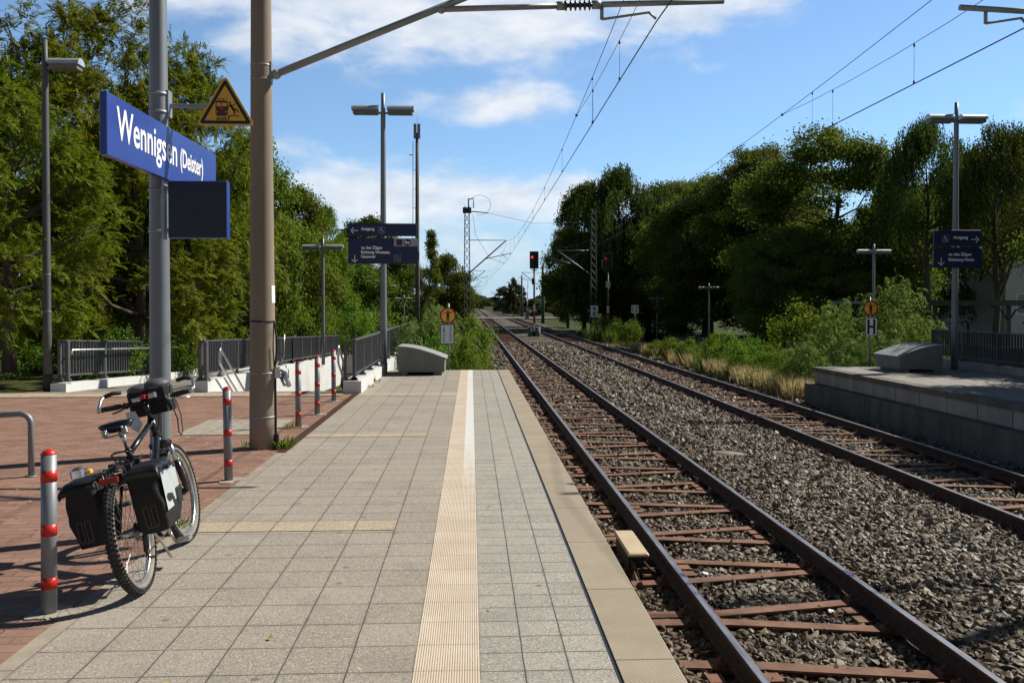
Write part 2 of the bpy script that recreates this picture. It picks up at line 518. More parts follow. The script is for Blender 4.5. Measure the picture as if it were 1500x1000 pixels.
M['lid_grey'] = simple('manhole_lid_grey', (0.17, 0.155, 0.13), 0.9, 0, 0.2, 12, bump=0.4)
M['screen'] = simple('unlit_screen_navy', (0.004, 0.004, 0.013), 0.3, 0, 0.1, 5)
M['galv_dark'] = simple('dark_lamp_pole', (0.085, 0.095, 0.095), 0.6, 0.2, 0.2, 3, streak=True)  # darker galvanised steel, used only for the forecourt lamp pole
M['road'] = simple('asphalt_pale', (0.36, 0.345, 0.33), 0.9, 0, 0.15, 2, spec=0.1)
M['skin'] = simple('skin', (0.42, 0.24, 0.17), 0.6, 0, 0.05, 6)
M['cloth_dark'] = simple('dark_clothing', (0.022, 0.024, 0.04), 0.85, 0, 0.2, 9)
M['litter_white'] = simple('litter_white', (0.75, 0.75, 0.76), 0.6, 0, 0.08, 9)
M['litter_red'] = simple('litter_red', (0.62, 0.07, 0.035), 0.5, 0, 0.1, 9)
M['litter_blue'] = simple('litter_blue', (0.04, 0.32, 0.72), 0.4, 0, 0.1, 9)
M['curb_roof'] = simple('shelter_roof', (0.14, 0.145, 0.145), 0.6, 0, 0.12, 3)

def emit_red(k):
    m, nt, b = NT('signal_red_lamp')
    b.inputs['Base Color'].default_value = (0.5, 0.01, 0.01, 1)
    b.inputs['Emission Color'].default_value = (1, 0.03, 0.02, 1)
    b.inputs['Emission Strength'].default_value = k
    return m
M['red_lamp'] = emit_red(1.2); M['red_lamp_dim'] = emit_red(0.16)

def paving(name, size, x_off, col, col2, y_off=0.0, joint=(0.070, 0.058, 0.042)):
    """concrete slabs with exposed aggregate, square joints, in metres"""
    m, nt, b = NT(name); g = G(nt)
    p = g.pos()
    br = g.n('ShaderNodeTexBrick', offset=0.0, squash=1.0)
    wob = g.n('ShaderNodeTexNoise'); g.l(p, wob.inputs['Vector']); wob.inputs['Scale'].default_value = 7
    vm = g.n('ShaderNodeVectorMath', operation='MULTIPLY_ADD')
    g.l(wob.outputs['Color'], vm.inputs[0]); vm.inputs[1].default_value = (0.006, 0.006, 0); g.l(p, vm.inputs[2])
    g.l(g.mapv(vm.outputs[0], loc=(-x_off - 0.003, -y_off - 0.003, 0)), br.inputs['Vector'])
    br.inputs['Scale'].default_value = 1.0
    br.inputs['Brick Width'].default_value = size
    br.inputs['Row Height'].default_value = size
    br.inputs['Mortar Size'].default_value = 0.0042
    br.inputs['Mortar Smooth'].default_value = 0.35
    br.inputs['Bias'].default_value = 0.0
    br.inputs['Color1'].default_value = (0, 0, 0, 1)
    br.inputs['Color2'].default_value = (1, 1, 1, 1)
    br.inputs['Mortar'].default_value = (0.5, 0.5, 0.5, 1)
    base = g.mix(br.outputs['Color'], col, col2)
    sp = g.voro(p, 165)
    spk = g.n('ShaderNodeSeparateColor'); g.l(sp.outputs['Color'], spk.inputs[0])
    base = g.mix(g.step(spk.outputs[0], 0.80, 0.9), base, mul(col, 1.75))
    base = g.mix(g.m('MULTIPLY', g.step(spk.outputs[1], 0.78, 0.9), 0.75), base, mul(col, 0.42))
    base = g.mix(g.m('MULTIPLY', g.step(g.noise(p, 1.7, 6, 0.65), 0.5, 0.75), 0.42), base, mul(col, 0.60))
    base = g.mix(g.m('MULTIPLY', g.step(g.noise(p, 0.8, 5, 0.6), 0.45, 0.7), 0.25), base, mul(col2, 1.2))
    gum = g.voro(p, 1.5); gum.voronoi_dimensions = '2D'
    gd = g.m('ADD', gum.outputs['Distance'], g.m('MULTIPLY', g.noise(p, 30, 2), 0.03))
    gsel = g.n('ShaderNodeSeparateColor'); g.l(gum.outputs['Color'], gsel.inputs[0])
    base = g.mix(g.m('MULTIPLY', g.m('MULTIPLY', g.step(gd, 0.052, 0.036), g.step(gsel.outputs[0], 0.5, 0.52)), 0.6), base, (0.07, 0.06, 0.055))
    jm = g.mix(g.step(g.noise(p, 4, 4), 0.48, 0.66), joint, (0.062, 0.055, 0.028))
    # grime gathered along some of the joints
    b2 = g.n('ShaderNodeTexBrick', offset=0.0, squash=1.0)
    g.l(g.mapv(vm.outputs[0], loc=(-x_off - 0.003, -y_off - 0.003, 0)), b2.inputs['Vector'])
    b2.inputs['Scale'].default_value = 1.0; b2.inputs['Brick Width'].default_value = size; b2.inputs['Row Height'].default_value = size
    b2.inputs['Mortar Size'].default_value = 0.022; b2.inputs['Mortar Smooth'].default_value = 1.0
    gr = g.m('MULTIPLY', g.m('MULTIPLY', b2.outputs['Fac'], g.step(g.noise(p, 5.0, 6, 0.7), 0.42, 0.72)), 0.7)
    base = g.mix(gr, base, mul(col, 0.45))
    base = g.mix(g.m('MULTIPLY', g.step(g.noise(p, 2.6, 8, 0.75), 0.60, 0.70), 0.38), base, mul(col, 0.5))
    base = g.mix(br.outputs['Fac'], base, jm)
    g.l(base, b.inputs['Base Color'])
    b.inputs['Roughness'].default_value = 0.88
    h = g.m('SUBTRACT', g.m('MULTIPLY', spk.outputs[2], 0.25), g.m('MULTIPLY', br.outputs['Fac'], 2.0))
    g.l(g.bump(h, 0.35, 0.006), b.inputs['Normal'])
    return m
M['tile_left'] = paving('slab_paving_large', 0.3, -0.26, (0.258, 0.227, 0.188), (0.308, 0.274, 0.231))
M['tile_right'] = paving('slab_paving_small', 0.2046, 0.036, (0.270, 0.255, 0.222), (0.325, 0.307, 0.270))
M['tile_yellow'] = paving('slab_paving_cream', 0.3, -0.26, (0.345, 0.282, 0.20), (0.39, 0.322, 0.235), y_off=0.05)

def brick_paving():
    m, nt, b = NT('brick_pavers'); g = G(nt)
    p = g.pos()
    wob = g.n('ShaderNodeTexNoise'); g.l(p, wob.inputs['Vector']); wob.inputs['Scale'].default_value = 9
    vm = g.n('ShaderNodeVectorMath', operation='MULTIPLY_ADD')
    g.l(wob.outputs['Color'], vm.inputs[0]); vm.inputs[1].default_value = (0.012, 0.012, 0); g.l(p, vm.inputs[2])
    br = g.n('ShaderNodeTexBrick', offset=0.5)
    g.l(g.mapv(vm.outputs[0], rot=(0, 0, R(-2.0))), br.inputs['Vector'])
    br.inputs['Scale'].default_value = 1.0
    br.inputs['Brick Width'].default_value = 0.2
    br.inputs['Row Height'].default_value = 0.1
    br.inputs['Mortar Size'].default_value = 0.0058
    br.inputs['Mortar Smooth'].default_value = 0.3
    br.inputs['Color1'].default_value = (0, 0, 0, 1)
    br.inputs['Color2'].default_value = (1, 1, 1, 1)
    br.inputs['Mortar'].default_value = (0.5, 0.5, 0.5, 1)
    c = g.mix(br.outputs['Color'], (0.185, 0.092, 0.060), (0.29, 0.158, 0.112))
    c = g.mix(g.m('MULTIPLY', g.step(g.noise(p, 140, 3), 0.5, 0.75), 0.4), c, (0.27, 0.17, 0.135))
    c = g.mix(g.m('MULTIPLY', g.step(g.noise(p, 0.55, 6, 0.65), 0.45, 0.7), 0.45), c, (0.225, 0.145, 0.115))
    c = g.mix(g.m('MULTIPLY', g.step(g.noise(p, 1.9, 6, 0.7), 0.55, 0.75), 0.35), c, (0.13, 0.07, 0.05))
    c = g.mix(br.outputs['Fac'], c, g.mix(g.step(g.noise(p, 2.5), 0.4, 0.6), (0.075, 0.055, 0.042), (0.15, 0.12, 0.09)))
    g.l(c, b.inputs['Base Color'])
    b.inputs['Roughness'].default_value = 0.85
    g.l(g.bump(g.m('SUBTRACT', g.m('MULTIPLY', g.noise(p, 60), 0.4), br.outputs['Fac']), 0.6, 0.008), b.inputs['Normal'])
    return m
M['brick'] = brick_paving()

def tactile():
    m, nt, b = NT('ribbed_tactile_slab'); g = G(nt)
    p = g.pos(); x, y, z = g.sepx(p)[:3]
    c = g.mix(g.step(g.noise(p, 3, 6, 0.65), 0.35, 0.7), (0.47, 0.39, 0.305), (0.54, 0.46, 0.37))
    c = g.mix(g.m('MULTIPLY', g.step(g.noise(p, 90, 4), 0.52, 0.75), 0.35), c, (0.25, 0.19, 0.14))
    # worn white line on the right hand ribs
    w = g.m('MULTIPLY', g.step(x, -0.085, -0.070), g.step(g.m('ADD', y, g.m('MULTIPLY', g.noise(p, 5, 6, 0.7), 5.0)), 9.2, 13.5))
    c = g.mix(w, c, (0.60, 0.595, 0.58))
    fr = g.m('FRACT', g.m('DIVIDE', y, 0.3))
    j = g.m('LESS_THAN', fr, 0.02)
    c = g.mix(g.m('MULTIPLY', j, 0.7), c, (0.16, 0.12, 0.09))
    g.l(c, b.inputs['Base Color'])
    b.inputs['Roughness'].default_value = 0.8
    return m
M['tactile'] = tactile()

def edge_slab():
    m, nt, b = NT('platform_edge_slab'); g = G(nt)
    p = g.pos(); x, y, z = g.sepx(p)[:3]
    c = g.mix(g.step(g.noise(p, 2.2, 6, 0.65), 0.35, 0.7), (0.285, 0.238, 0.172), (0.34, 0.288, 0.214))
    c = g.mix(g.m('MULTIPLY', g.step(g.noise(p, 110, 3), 0.5, 0.75), 0.35), c, (0.18, 0.14, 0.095))
    c = g.mix(g.m('MULTIPLY', g.step(g.noise(p, 6, 6, 0.7), 0.6, 0.8), 0.5), c, (0.15, 0.12, 0.09))
    fr = g.m('FRACT', g.m('DIVIDE', g.m('ADD', y, 0.02), 1.0))
    j = g.m('LESS_THAN', fr, 0.011)
    c = g.mix(j, c, (0.14, 0.08, 0.06))
    g.l(c, b.inputs['Base Color'])
    b.inputs['Roughness'].default_value = 0.85
    # rows of small studs
    k = 2 * math.pi / 0.021
    s1 = g.m('MULTIPLY', g.m('SINE', g.m('MULTIPLY', x, k)), g.m('SINE', g.m('MULTIPLY', y, k)))
    g.l(g.bump(g.m('SUBTRACT', s1, g.m('MULTIPLY', j, 3.0)), 0.42, 0.004), b.inputs['Normal'])
    return m
M['edge_slab'] = edge_slab()

def rail_mat():
    m, nt, b = NT('rail_rust'); g = G(nt)
    p = g.pos()
    c = g.mix(g.step(g.noise(p, 12, 6, 0.65), 0.35, 0.7), (0.034, 0.018, 0.012), (0.080, 0.041, 0.026))
    g.l(c, b.inputs['Base Color']); b.inputs['Roughness'].default_value = 0.8
    g.l(g.bump(g.noise(p, 60), 0.3, 0.003), b.inputs['Normal'])
    m2, nt, b = NT('rail_polished'); g = G(nt)
    p = g.pos()
    c = g.mix(g.step(g.noise(g.mapv(p, scale=(9, 0.6, 1)), 4, 5), 0.35, 0.7), (0.26, 0.245, 0.25), (0.44, 0.425, 0.44))
    g.l(c, b.inputs['Base Color']); b.inputs['Metallic'].default_value = 0.85; b.inputs['Roughness'].default_value = 0.42
    return m, m2
M['rail'], M['rail_top'] = rail_mat()

def sleeper_mat():
    m, nt, b = NT('steel_sleeper_rust'); g = G(nt)
    p = g.pos()
    c = g.mix(g.step(g.noise(p, 5, 6, 0.65), 0.3, 0.7), (0.115, 0.050, 0.026), (0.225, 0.108, 0.060))
    c = g.mix(g.m('MULTIPLY', g.step(g.noise(p, 1.1, 4), 0.52, 0.7), 0.5), c, (0.09, 0.05, 0.035))
    g.l(c, b.inputs['Base Color']); b.inputs['Roughness'].default_value = 0.78
    g.l(g.bump(g.noise(p, 80), 0.3, 0.003), b.inputs['Normal'])
    return m
M['sleeper'] = sleeper_mat()

def stone_mat():
    m, nt, b = NT('ballast_stone'); g = G(nt); b.inputs['Specular IOR Level'].default_value = 0.08
    p = g.pos(); x, y, z = g.sepx(p)[:3]
    r = g.isl()
    c = g.ramp(r, (0.0, (0.047, 0.042, 0.034)), (0.2, (0.135, 0.113, 0.080)), (0.42, (0.21, 0.172, 0.116)), (0.6, (0.112, 0.112, 0.110)), (0.78, (0.255, 0.214, 0.150)), (0.9, (0.172, 0.100, 0.052)), (1.0, (0.32, 0.29, 0.24)))
    c = g.mix(g.m('MULTIPLY', g.step(g.noise(p, 45, 4), 0.4, 0.7), 0.35), c, (0.09, 0.08, 0.07))
    # iron dust beside the rails
    def near(xc, w): return g.step(g.m('ABSOLUTE', g.m('SUBTRACT', x, xc)), w, w * 0.25)
    d = None
    for xc in (1.875, 3.38, 6.2, 7.75):
        k = near(xc, 0.75); d = k if d is None else g.m('MAXIMUM', d, k)
    c = g.mix(g.m('MULTIPLY', d, 0.55), c, g.mix(g.noise(p, 25), (0.055, 0.034, 0.022), (0.135, 0.082, 0.050)))
    g.l(c, b.inputs['Base Color']); b.inputs['Roughness'].default_value = 0.55; b.inputs['Specular IOR Level'].default_value = 0.3
    return m
M['stone'] = stone_mat()

def ballast_mat():
    m, nt, b = NT('ballast_bed'); g = G(nt); b.inputs['Specular IOR Level'].default_value = 0.08
    p = g.pos(); x, y, z = g.sepx(p)[:3]
    v = g.voro(p, 17)
    sc = g.n('ShaderNodeSeparateColor'); g.l(v.outputs['Color'], sc.inputs[0])
    c = g.ramp(sc.outputs[0], (0.0, (0.03, 0.028, 0.024)), (0.35, (0.10, 0.09, 0.072)), (0.7, (0.15, 0.132, 0.104)), (1.0, (0.23, 0.21, 0.175)))
    d = None
    for xc in (1.875, 3.38, 6.2, 7.75):
        k = g.step(g.m('ABSOLUTE', g.m('SUBTRACT', x, xc)), 0.8, 0.2); d = k if d is None else g.m('MAXIMUM', d, k)
    c = g.mix(g.m('MULTIPLY', d, 0.6), c, (0.07, 0.045, 0.03))
    g.l(c, b.inputs['Base Color']); b.inputs['Roughness'].default_value = 0.9
    g.l(g.bump(v.outputs['Distance'], 1.0, 0.06), b.inputs['Normal'])
    return m
M['ballast'] = ballast_mat()

def ground_mat():
    m, nt, b = NT('rough_ground'); g = G(nt); b.inputs['Specular IOR Level'].default_value = 0.08
    p = g.pos()
    c = g.ramp(g.noise(p, 0.9, 8, 0.65), (0.3, (0.030, 0.030, 0.014)), (0.5, (0.045, 0.060, 0.017)), (0.65, (0.070, 0.072, 0.026)), (0.8, (0.038, 0.052, 0.014)))
    c = g.mix(g.m('MULTIPLY', g.step(g.noise(p, 14, 5), 0.5, 0.7), 0.5), c, (0.10, 0.085, 0.05))
    g.l(c, b.inputs['Base Color']); b.inputs['Roughness'].default_value = 0.95
    g.l(g.bump(g.noise(p, 6, 8, 0.7), 0.8, 0.15), b.inputs['Normal'])
    return m
M['ground'] = ground_mat()
M['path'] = simple('ramp_asphalt', (0.17, 0.16, 0.145), 0.9, 0, 0.2, 3, bump=0.3, bscale=90, dirt=(0.24, 0.20, 0.13))

def plat_right_mat():
    m, nt, b = NT('right_platform_paving'); g = G(nt)
    p = g.pos(); x, y, z = g.sepx(p)[:3]
    c = g.mix(g.step(g.noise(p, 2, 6, 0.65), 0.35, 0.7), (0.19, 0.175, 0.16), (0.28, 0.26, 0.24))
    jx = g.m('LESS_THAN', g.m('FRACT', g.m('DIVIDE', g.m('SUBTRACT', x, 9.27), 0.3)), 0.03)
    jy = g.m('LESS_THAN', g.m('FRACT', g.m('DIVIDE', y, 0.3)), 0.03)
    c = g.mix(g.m('MULTIPLY', g.m('MAXIMUM', jx, jy), 0.6), c, (0.07, 0.06, 0.05))
    g.l(c, b.inputs['Base Color']); b.inputs['Roughness'].default_value = 0.85
    return m
M['plat_right'] = plat_right_mat()

def leaf(name, stops, trans=0.42, rough=0.5, tint=None):
    m, nt, b = NT(name); g = G(nt)
    nt.nodes.remove(b)
    out = nt.nodes['Material Output']
    c = g.ramp(g.isl(), *stops)
    hv = g.n('ShaderNodeHueSaturation')
    g.l(g.m('ADD', g.m('MULTIPLY', g.rnd(), 0.05), 0.475), hv.inputs['Hue'])
    g.l(g.m('ADD', g.m('MULTIPLY', g.rnd(), 0.3), 0.85), hv.inputs['Value'])
    g.l(c, hv.inputs['Color']); c = hv.outputs[0]
    d = g.n('ShaderNodeBsdfDiffuse'); g.l(c, d.inputs[0])
    t = g.n('ShaderNodeBsdfTranslucent'); g.l(g.mix(0.5, c, (1.0, 1.0, 0.35), 'MULTIPLY'), t.inputs[0])
    mx = g.n('ShaderNodeMixShader'); mx.inputs[0].default_value = trans
    g.l(d.outputs[0], mx.inputs[1]); g.l(t.outputs[0], mx.inputs[2])
    gl = g.n('ShaderNodeBsdfGlossy'); gl.inputs['Roughness'].default_value = rough; gl.inputs[0].default_value = (1, 1, 1, 1)
    mg = g.n('ShaderNodeMixShader'); mg.inputs[0].default_value = 0.006
    g.l(mx.outputs[0], mg.inputs[1]); g.l(gl.outputs[0], mg.inputs[2])
    g.l(mg.outputs[0], out.inputs['Surface'])
    return m
M['leaf_pinnate'] = leaf('foliage_pinnate', [(0, (0.065, 0.108, 0.012)), (0.45, (0.145, 0.205, 0.018)), (0.8, (0.21, 0.27, 0.026)), (0.94, (0.26, 0.28, 0.03)), (0.965, (0.30, 0.17, 0.03)), (1, (0.34, 0.16, 0.025))])
M['leaf_fresh'] = leaf('foliage_fresh', [(0, (0.065, 0.110, 0.014)), (0.5, (0.14, 0.20, 0.022)), (0.9, (0.205, 0.265, 0.032)), (1, (0.22, 0.22, 0.05))])
M['leaf_dark'] = leaf('foliage_dark', [(0, (0.04, 0.068, 0.010)), (0.5, (0.088, 0.13, 0.016)), (0.9, (0.13, 0.17, 0.022)), (1, (0.18, 0.15, 0.035))], 0.40)
M['leaf_lime'] = leaf('foliage_lime', [(0, (0.055, 0.092, 0.017)), (0.4, (0.115, 0.168, 0.030)), (0.75, (0.158, 0.210, 0.038)), (0.92, (0.20, 0.215, 0.045)), (1, (0.23, 0.18, 0.05))], 0.46)
M['leaf_birch'] = leaf('foliage_birch', [(0, (0.038, 0.062, 0.016)), (0.6, (0.075, 0.11, 0.024)), (1, (0.12, 0.15, 0.035))], 0.40)
M['leaf_pale'] = leaf('foliage_pale_willow', [(0, (0.065, 0.125, 0.026)), (0.5, (0.15, 0.25, 0.055)), (1, (0.27, 0.37, 0.14))], 0.4, 0.35)
M['leaf_bush'] = leaf('foliage_bush', [(0, (0.06, 0.115, 0.016)), (0.5, (0.14, 0.235, 0.03)), (0.93, (0.21, 0.32, 0.045)), (1, (0.25, 0.2, 0.05))], 0.45)
M['leaf_far'] = leaf('foliage_far', [(0, (0.035, 0.055, 0.022)), (0.5, (0.060, 0.085, 0.03)), (1, (0.12, 0.115, 0.045))], 0.3)
M['grass_dry'] = leaf('grass_dry', [(0, (0.30, 0.25, 0.14)), (0.5, (0.50, 0.43, 0.26)), (1, (0.62, 0.55, 0.37))], 0.4)
M['grass_green'] = leaf('grass_green', [(0, (0.05, 0.075, 0.018)), (0.5, (0.10, 0.13, 0.03)), (0.8, (0.17, 0.16, 0.05)), (1, (0.24, 0.17, 0.07))], 0.4)
M['leaf_fallen'] = leaf('fallen_leaf', [(0, (0.40, 0.29, 0.09)), (0.6, (0.52, 0.42, 0.18)), (1, (0.30, 0.19, 0.07))], 0.1)
# ------------------------------------------------------------------ the setting
RX = (1.875, 3.38, 6.2, 7.75)            # rail centre lines
RAIL_Z = -0.76
EDGE, EDGE_R = 0.95, 8.97
def ramp_z(Y): return -0.02 - 0.04 * max(0.0, Y - 16.7)

def lerp(a, b, t): return a + (b - a) * max(0.0, min(1.0, t))
def terrain_z(x, y):
    far = lerp(0, 1, (y - 78) / 45)
    track = -1.12
    if y < 22.3:
        if x < 0.9:
            base = -0.9
            if -5.0 < x < -2.2 and y > 16.7: base = -3.2
            elif x < -8.25 and y > 16.75: base = -0.06 + 0.05 * math.sin(x * 1.7) + 0.02 * (-8 - x)
            elif x <= -5.0 and y > 16.7: base = -0.75
            return base
        if x < 9.0: return track
        if x < 12.6: return -0.9
        return -1.0
    if x < -8.25: z = ramp_z(y) - 0.05 + 0.05 * math.sin(x * 1.3 + y * 0.4)
    elif x < -4.9: z = ramp_z(min(y, 78)) - 0.7
    elif x < -2.15: z = -3.2 if y < 33 else ramp_z(min(y, 78)) - 0.15
    elif x < -0.9: z = lerp(-0.95, -1.0, (y - 22) / 10)
    elif x < 10.2: z = track
    elif x < 13.4: z = lerp(-1.05, -1.5, (x - 10.2) / 3)
    elif x < 18: z = lerp(-1.5, -2.2, (y - 30) / 40)
    else: z = lerp(-1.3, -1.6, (x - 18) / 20)
    return lerp(z, -1.0, far)
def terrain():
    xs = [-1500, -700, -300, -150, -90, -60, -40, -30, -24, -20, -16, -13, -11, -9.5, -8.3, -8.2, -7, -6, -5.05, -4.95, -3.5, -2.25, -2.1, -1.4, -0.95, -0.85, 0.85, 0.94, 3, 5, 7, 8.9, 9.05, 10.1, 10.3, 11.5, 12.5, 12.7, 13.3, 13.5, 15, 17.9, 18.1, 20, 23, 27, 32, 40, 50, 65, 90, 150, 300, 700, 1500]
    ys = [-300, -60, -20, -5, 5, 12, 16.6, 16.8, 18, 20, 22.2, 22.4, 24, 26, 28, 30, 32.9, 33.1, 36, 40, 45, 50, 55, 60, 66, 72, 78, 85, 95, 110, 123, 140, 170, 220, 300, 450, 700, 1200, 2500]
    V = np.array([[x, y, terrain_z(x, y)] for y in ys for x in xs])
    nx = len(xs)
    F = np.array([[j*nx+i, j*nx+i+1, (j+1)*nx+i+1, (j+1)*nx+i] for j in range(len(ys)-1) for i in range(nx-1)])
    struct(np_indexed('ground', V, F, M['ground']))
terrain()

def sheet(name, x0, x1, y0, y1, z, mat, n=1):
    mb = MB()
    for k in range(n):
        a, b2 = y0 + (y1-y0)*k/n, y0 + (y1-y0)*(k+1)/n
        mb.add([(x0, a, z), (x1, a, z), (x1, b2, z), (x0, b2, z)], [(0, 1, 2, 3)])
    return struct(mb.build(name, mat))

PY0, PY1 = -3.0, 21.75
# platform body and its coverings
mb = MB(); mb.box(-2.16, 0.90, PY0, PY1 - 0.004, -1.6, -0.012); struct(mb.build('platform', M['concrete_dark']))
sheet('platform_paving', -2.06, -0.262, PY0, PY1, 0.0, M['tile_left'])
sheet('platform_paving', 0.038, 0.645, PY0, PY1, 0.0, M['tile_right'])
sheet('platform_joint', 0.640, 0.668, PY0, PY1 - 0.002, -0.008, M['black_paint'])
# cream guide rows across the slabs
sheet('guide_row', -2.05, -0.564, 6.36, 6.655, 0.004, M['tile_yellow'])
sheet('guide_row', -2.05, -0.564, 10.86, 11.155, 0.004, M['tile_yellow'])
sheet('guide_row', -2.05, -0.264, 15.66, 16.25, 0.004, M['tile_yellow'])
sheet('guide_row', -9.5, -2.34, 15.7, 16.35, 0.008, M['tile_yellow'])
# ribbed strip, real ribs
mb = MB()
n = 26; w = 0.30 / n; prof = []
for k in range(n):
    for t, h in ((0.0, 0.0), (0.20, 0.0024), (0.58, 0.0024), (0.77, 0.0)):
        prof.append((-0.262 + (k + t) * w, h))
prof.append((0.038, 0.0))
vs = [(x, y, z) for y in (PY0, PY1) for x, z in prof]
m_ = len(prof)
mb.add(vs, [(i, i + 1, m_ + i + 1, m_ + i) for i in range(m_ - 1)])
struct(mb.build('tactile_strip', M['tactile']))
# edge slabs with a front face and overhang
mb = MB(); mb.prism([(0.668, -0.16), (EDGE - 0.012, -0.16), (EDGE, -0.148), (EDGE, -0.014), (EDGE - 0.012, 0.0), (0.668, 0.0)], 'Y', PY0, PY1)
struct(mb.build('platform_edge', M['edge_slab']))
# brick forecourt, kerb, drain, slabs
mb = MB()
mb.add([(-45, -8, -0.004), (-2.16, -8, -0.004), (-2.16, 16.62, -0.004), (-4.9, 16.62, -0.004), (-8.2, 16.62, -0.004), (-45, 16.62, -0.004)], [(0, 1, 2, 3, 4, 5)])
struct(mb.build('brick_forecourt', M['brick']))
mb = MB(); mb.box(-45, -2.2, 16.62, 16.7, -1.0, -0.006); struct(mb.build('forecourt_edge', M['concrete']))
mb = MB()
y = PY0
while y < 9.75:
    mb.box(-2.155, -2.062, y, min(y + 0.994, 9.75), -0.1, 0.0); y += 1.0
struct(mb.build('kerb_strip', M['kerb']))
mb = MB(); mb.box(-2.19, -2.062, 9.76, 16.2, -0.1, -0.006)
for k in range(0, 320):
    mb.box(-2.175, -2.077, 9.78 + k * 0.02, 9.79 + k * 0.02, -0.006, 0.0)
struct(mb.build('drain_channel', M['rust_drain']))
a, b = gnd(263, 635), gnd(434, 611)
mb = MB(); mb.box(-3.72, -3.12, 11.1, 12.55, -0.05, 0.004); mb.box(-3.11, -2.55, 11.1, 12.55, -0.05, 0.003)
struct(mb.build('paving_slab', M['concrete_patch']))

# ramp path on the left, and stairs pit with pale walls
YS = [16.7, 20, 24, 28, 34, 40, 48, 56, 64, 78]
def strip_path(name, x0, x1, ys, zf, mat):
    mb = MB()
    for a, b in zip(ys[:-1], ys[1:]):
        mb.add([(x0, a, zf(a)), (x1, a, zf(a)), (x1, b, zf(b)), (x0, b, zf(b))], [(0, 1, 2, 3)])
    return struct(mb.build(name, mat))
strip_path('ramp_path', -8.1, -5.2, YS, ramp_z, M['path'])
def right_ramp(Y): return -0.15 - 0.04 * max(0, Y - 22)
strip_path('right_ramp_path', 13.3, 17.4, [22.5, 26, 30, 40, 50, 60, 78], right_ramp, M['path_dark'])
mb = MB()
for k in range(16):
    mb.box(-4.93, -2.35, 16.70 + k * 0.31, 16.70 + (k + 1) * 0.31 - 0.002, -3.3, -0.16 - k * 0.16)
mb.box(-4.93, -2.35, 16.70 + 16 * 0.31, 33, -3.3, -2.72)
struct(mb.build('stairs', M['concrete']))

# right platform
mb = MB(); mb.box(8.99, 12.95, -6, 22.35, -0.95, -0.07)
struct(mb.build('right_platform', M['concrete_dark']))
sheet('right_platform_paving', 9.25, 12.95, -6, 22.4, 0.0, M['plat_right'], 4)
mb = MB()
y = -6.0
while y < 22.3:
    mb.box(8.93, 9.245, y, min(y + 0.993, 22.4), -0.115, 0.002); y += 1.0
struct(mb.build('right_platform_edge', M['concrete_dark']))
mb = MB()
y = -6.0
while y < 22.3:
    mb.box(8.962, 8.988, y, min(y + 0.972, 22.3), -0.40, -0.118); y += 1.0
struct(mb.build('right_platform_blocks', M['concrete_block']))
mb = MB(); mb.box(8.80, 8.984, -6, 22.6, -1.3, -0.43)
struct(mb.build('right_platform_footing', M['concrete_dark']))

# ballast bed
rng = np.random.default_rng(4)
def bed_z(x):
    pts = [(-1.5, -1.35), (-0.6, -1.06), (0.6, -0.955), (1.45, -0.948), (1.7, -0.975), (2.63, -0.965), (3.38, -0.975), (3.62, -0.918), (4.8, -0.885), (5.95, -0.918), (6.2, -0.975), (6.97, -0.965), (8.1, -0.985), (8.9, -0.98), (9.6, -1.05), (10.6, -1.4)]
    return np.interp(x, [p[0] for p in pts], [p[1] for p in pts])
xs = np.arange(-1.5, 10.61, 0.1)
ys = np.concatenate([np.arange(-3, 30, 0.25), np.arange(30, 80, 1.0), np.arange(80, 420, 5.0)])
XX, YY = np.meshgrid(xs, ys)
ZZ = bed_z(XX) + rng.normal(0, 0.008, XX.shape)
# keep the bed below both platforms where they stand
ZZ = np.where((YY < 22.3) & (XX < 0.92), -1.7, ZZ)
ZZ = np.where((YY < 22.5) & (XX > 8.96), -1.7, ZZ)
V = np.stack([XX, YY, ZZ], -1).reshape(-1, 3)
nx = len(xs)
ii, jj = np.meshgrid(np.arange(nx - 1), np.arange(len(ys) - 1))
k0 = (jj * nx + ii).reshape(-1)
F = np.stack([k0, k0 + 1, k0 + nx + 1, k0 + nx], -1)
struct(np_indexed('ballast_bed', V, F, M['ballast']))

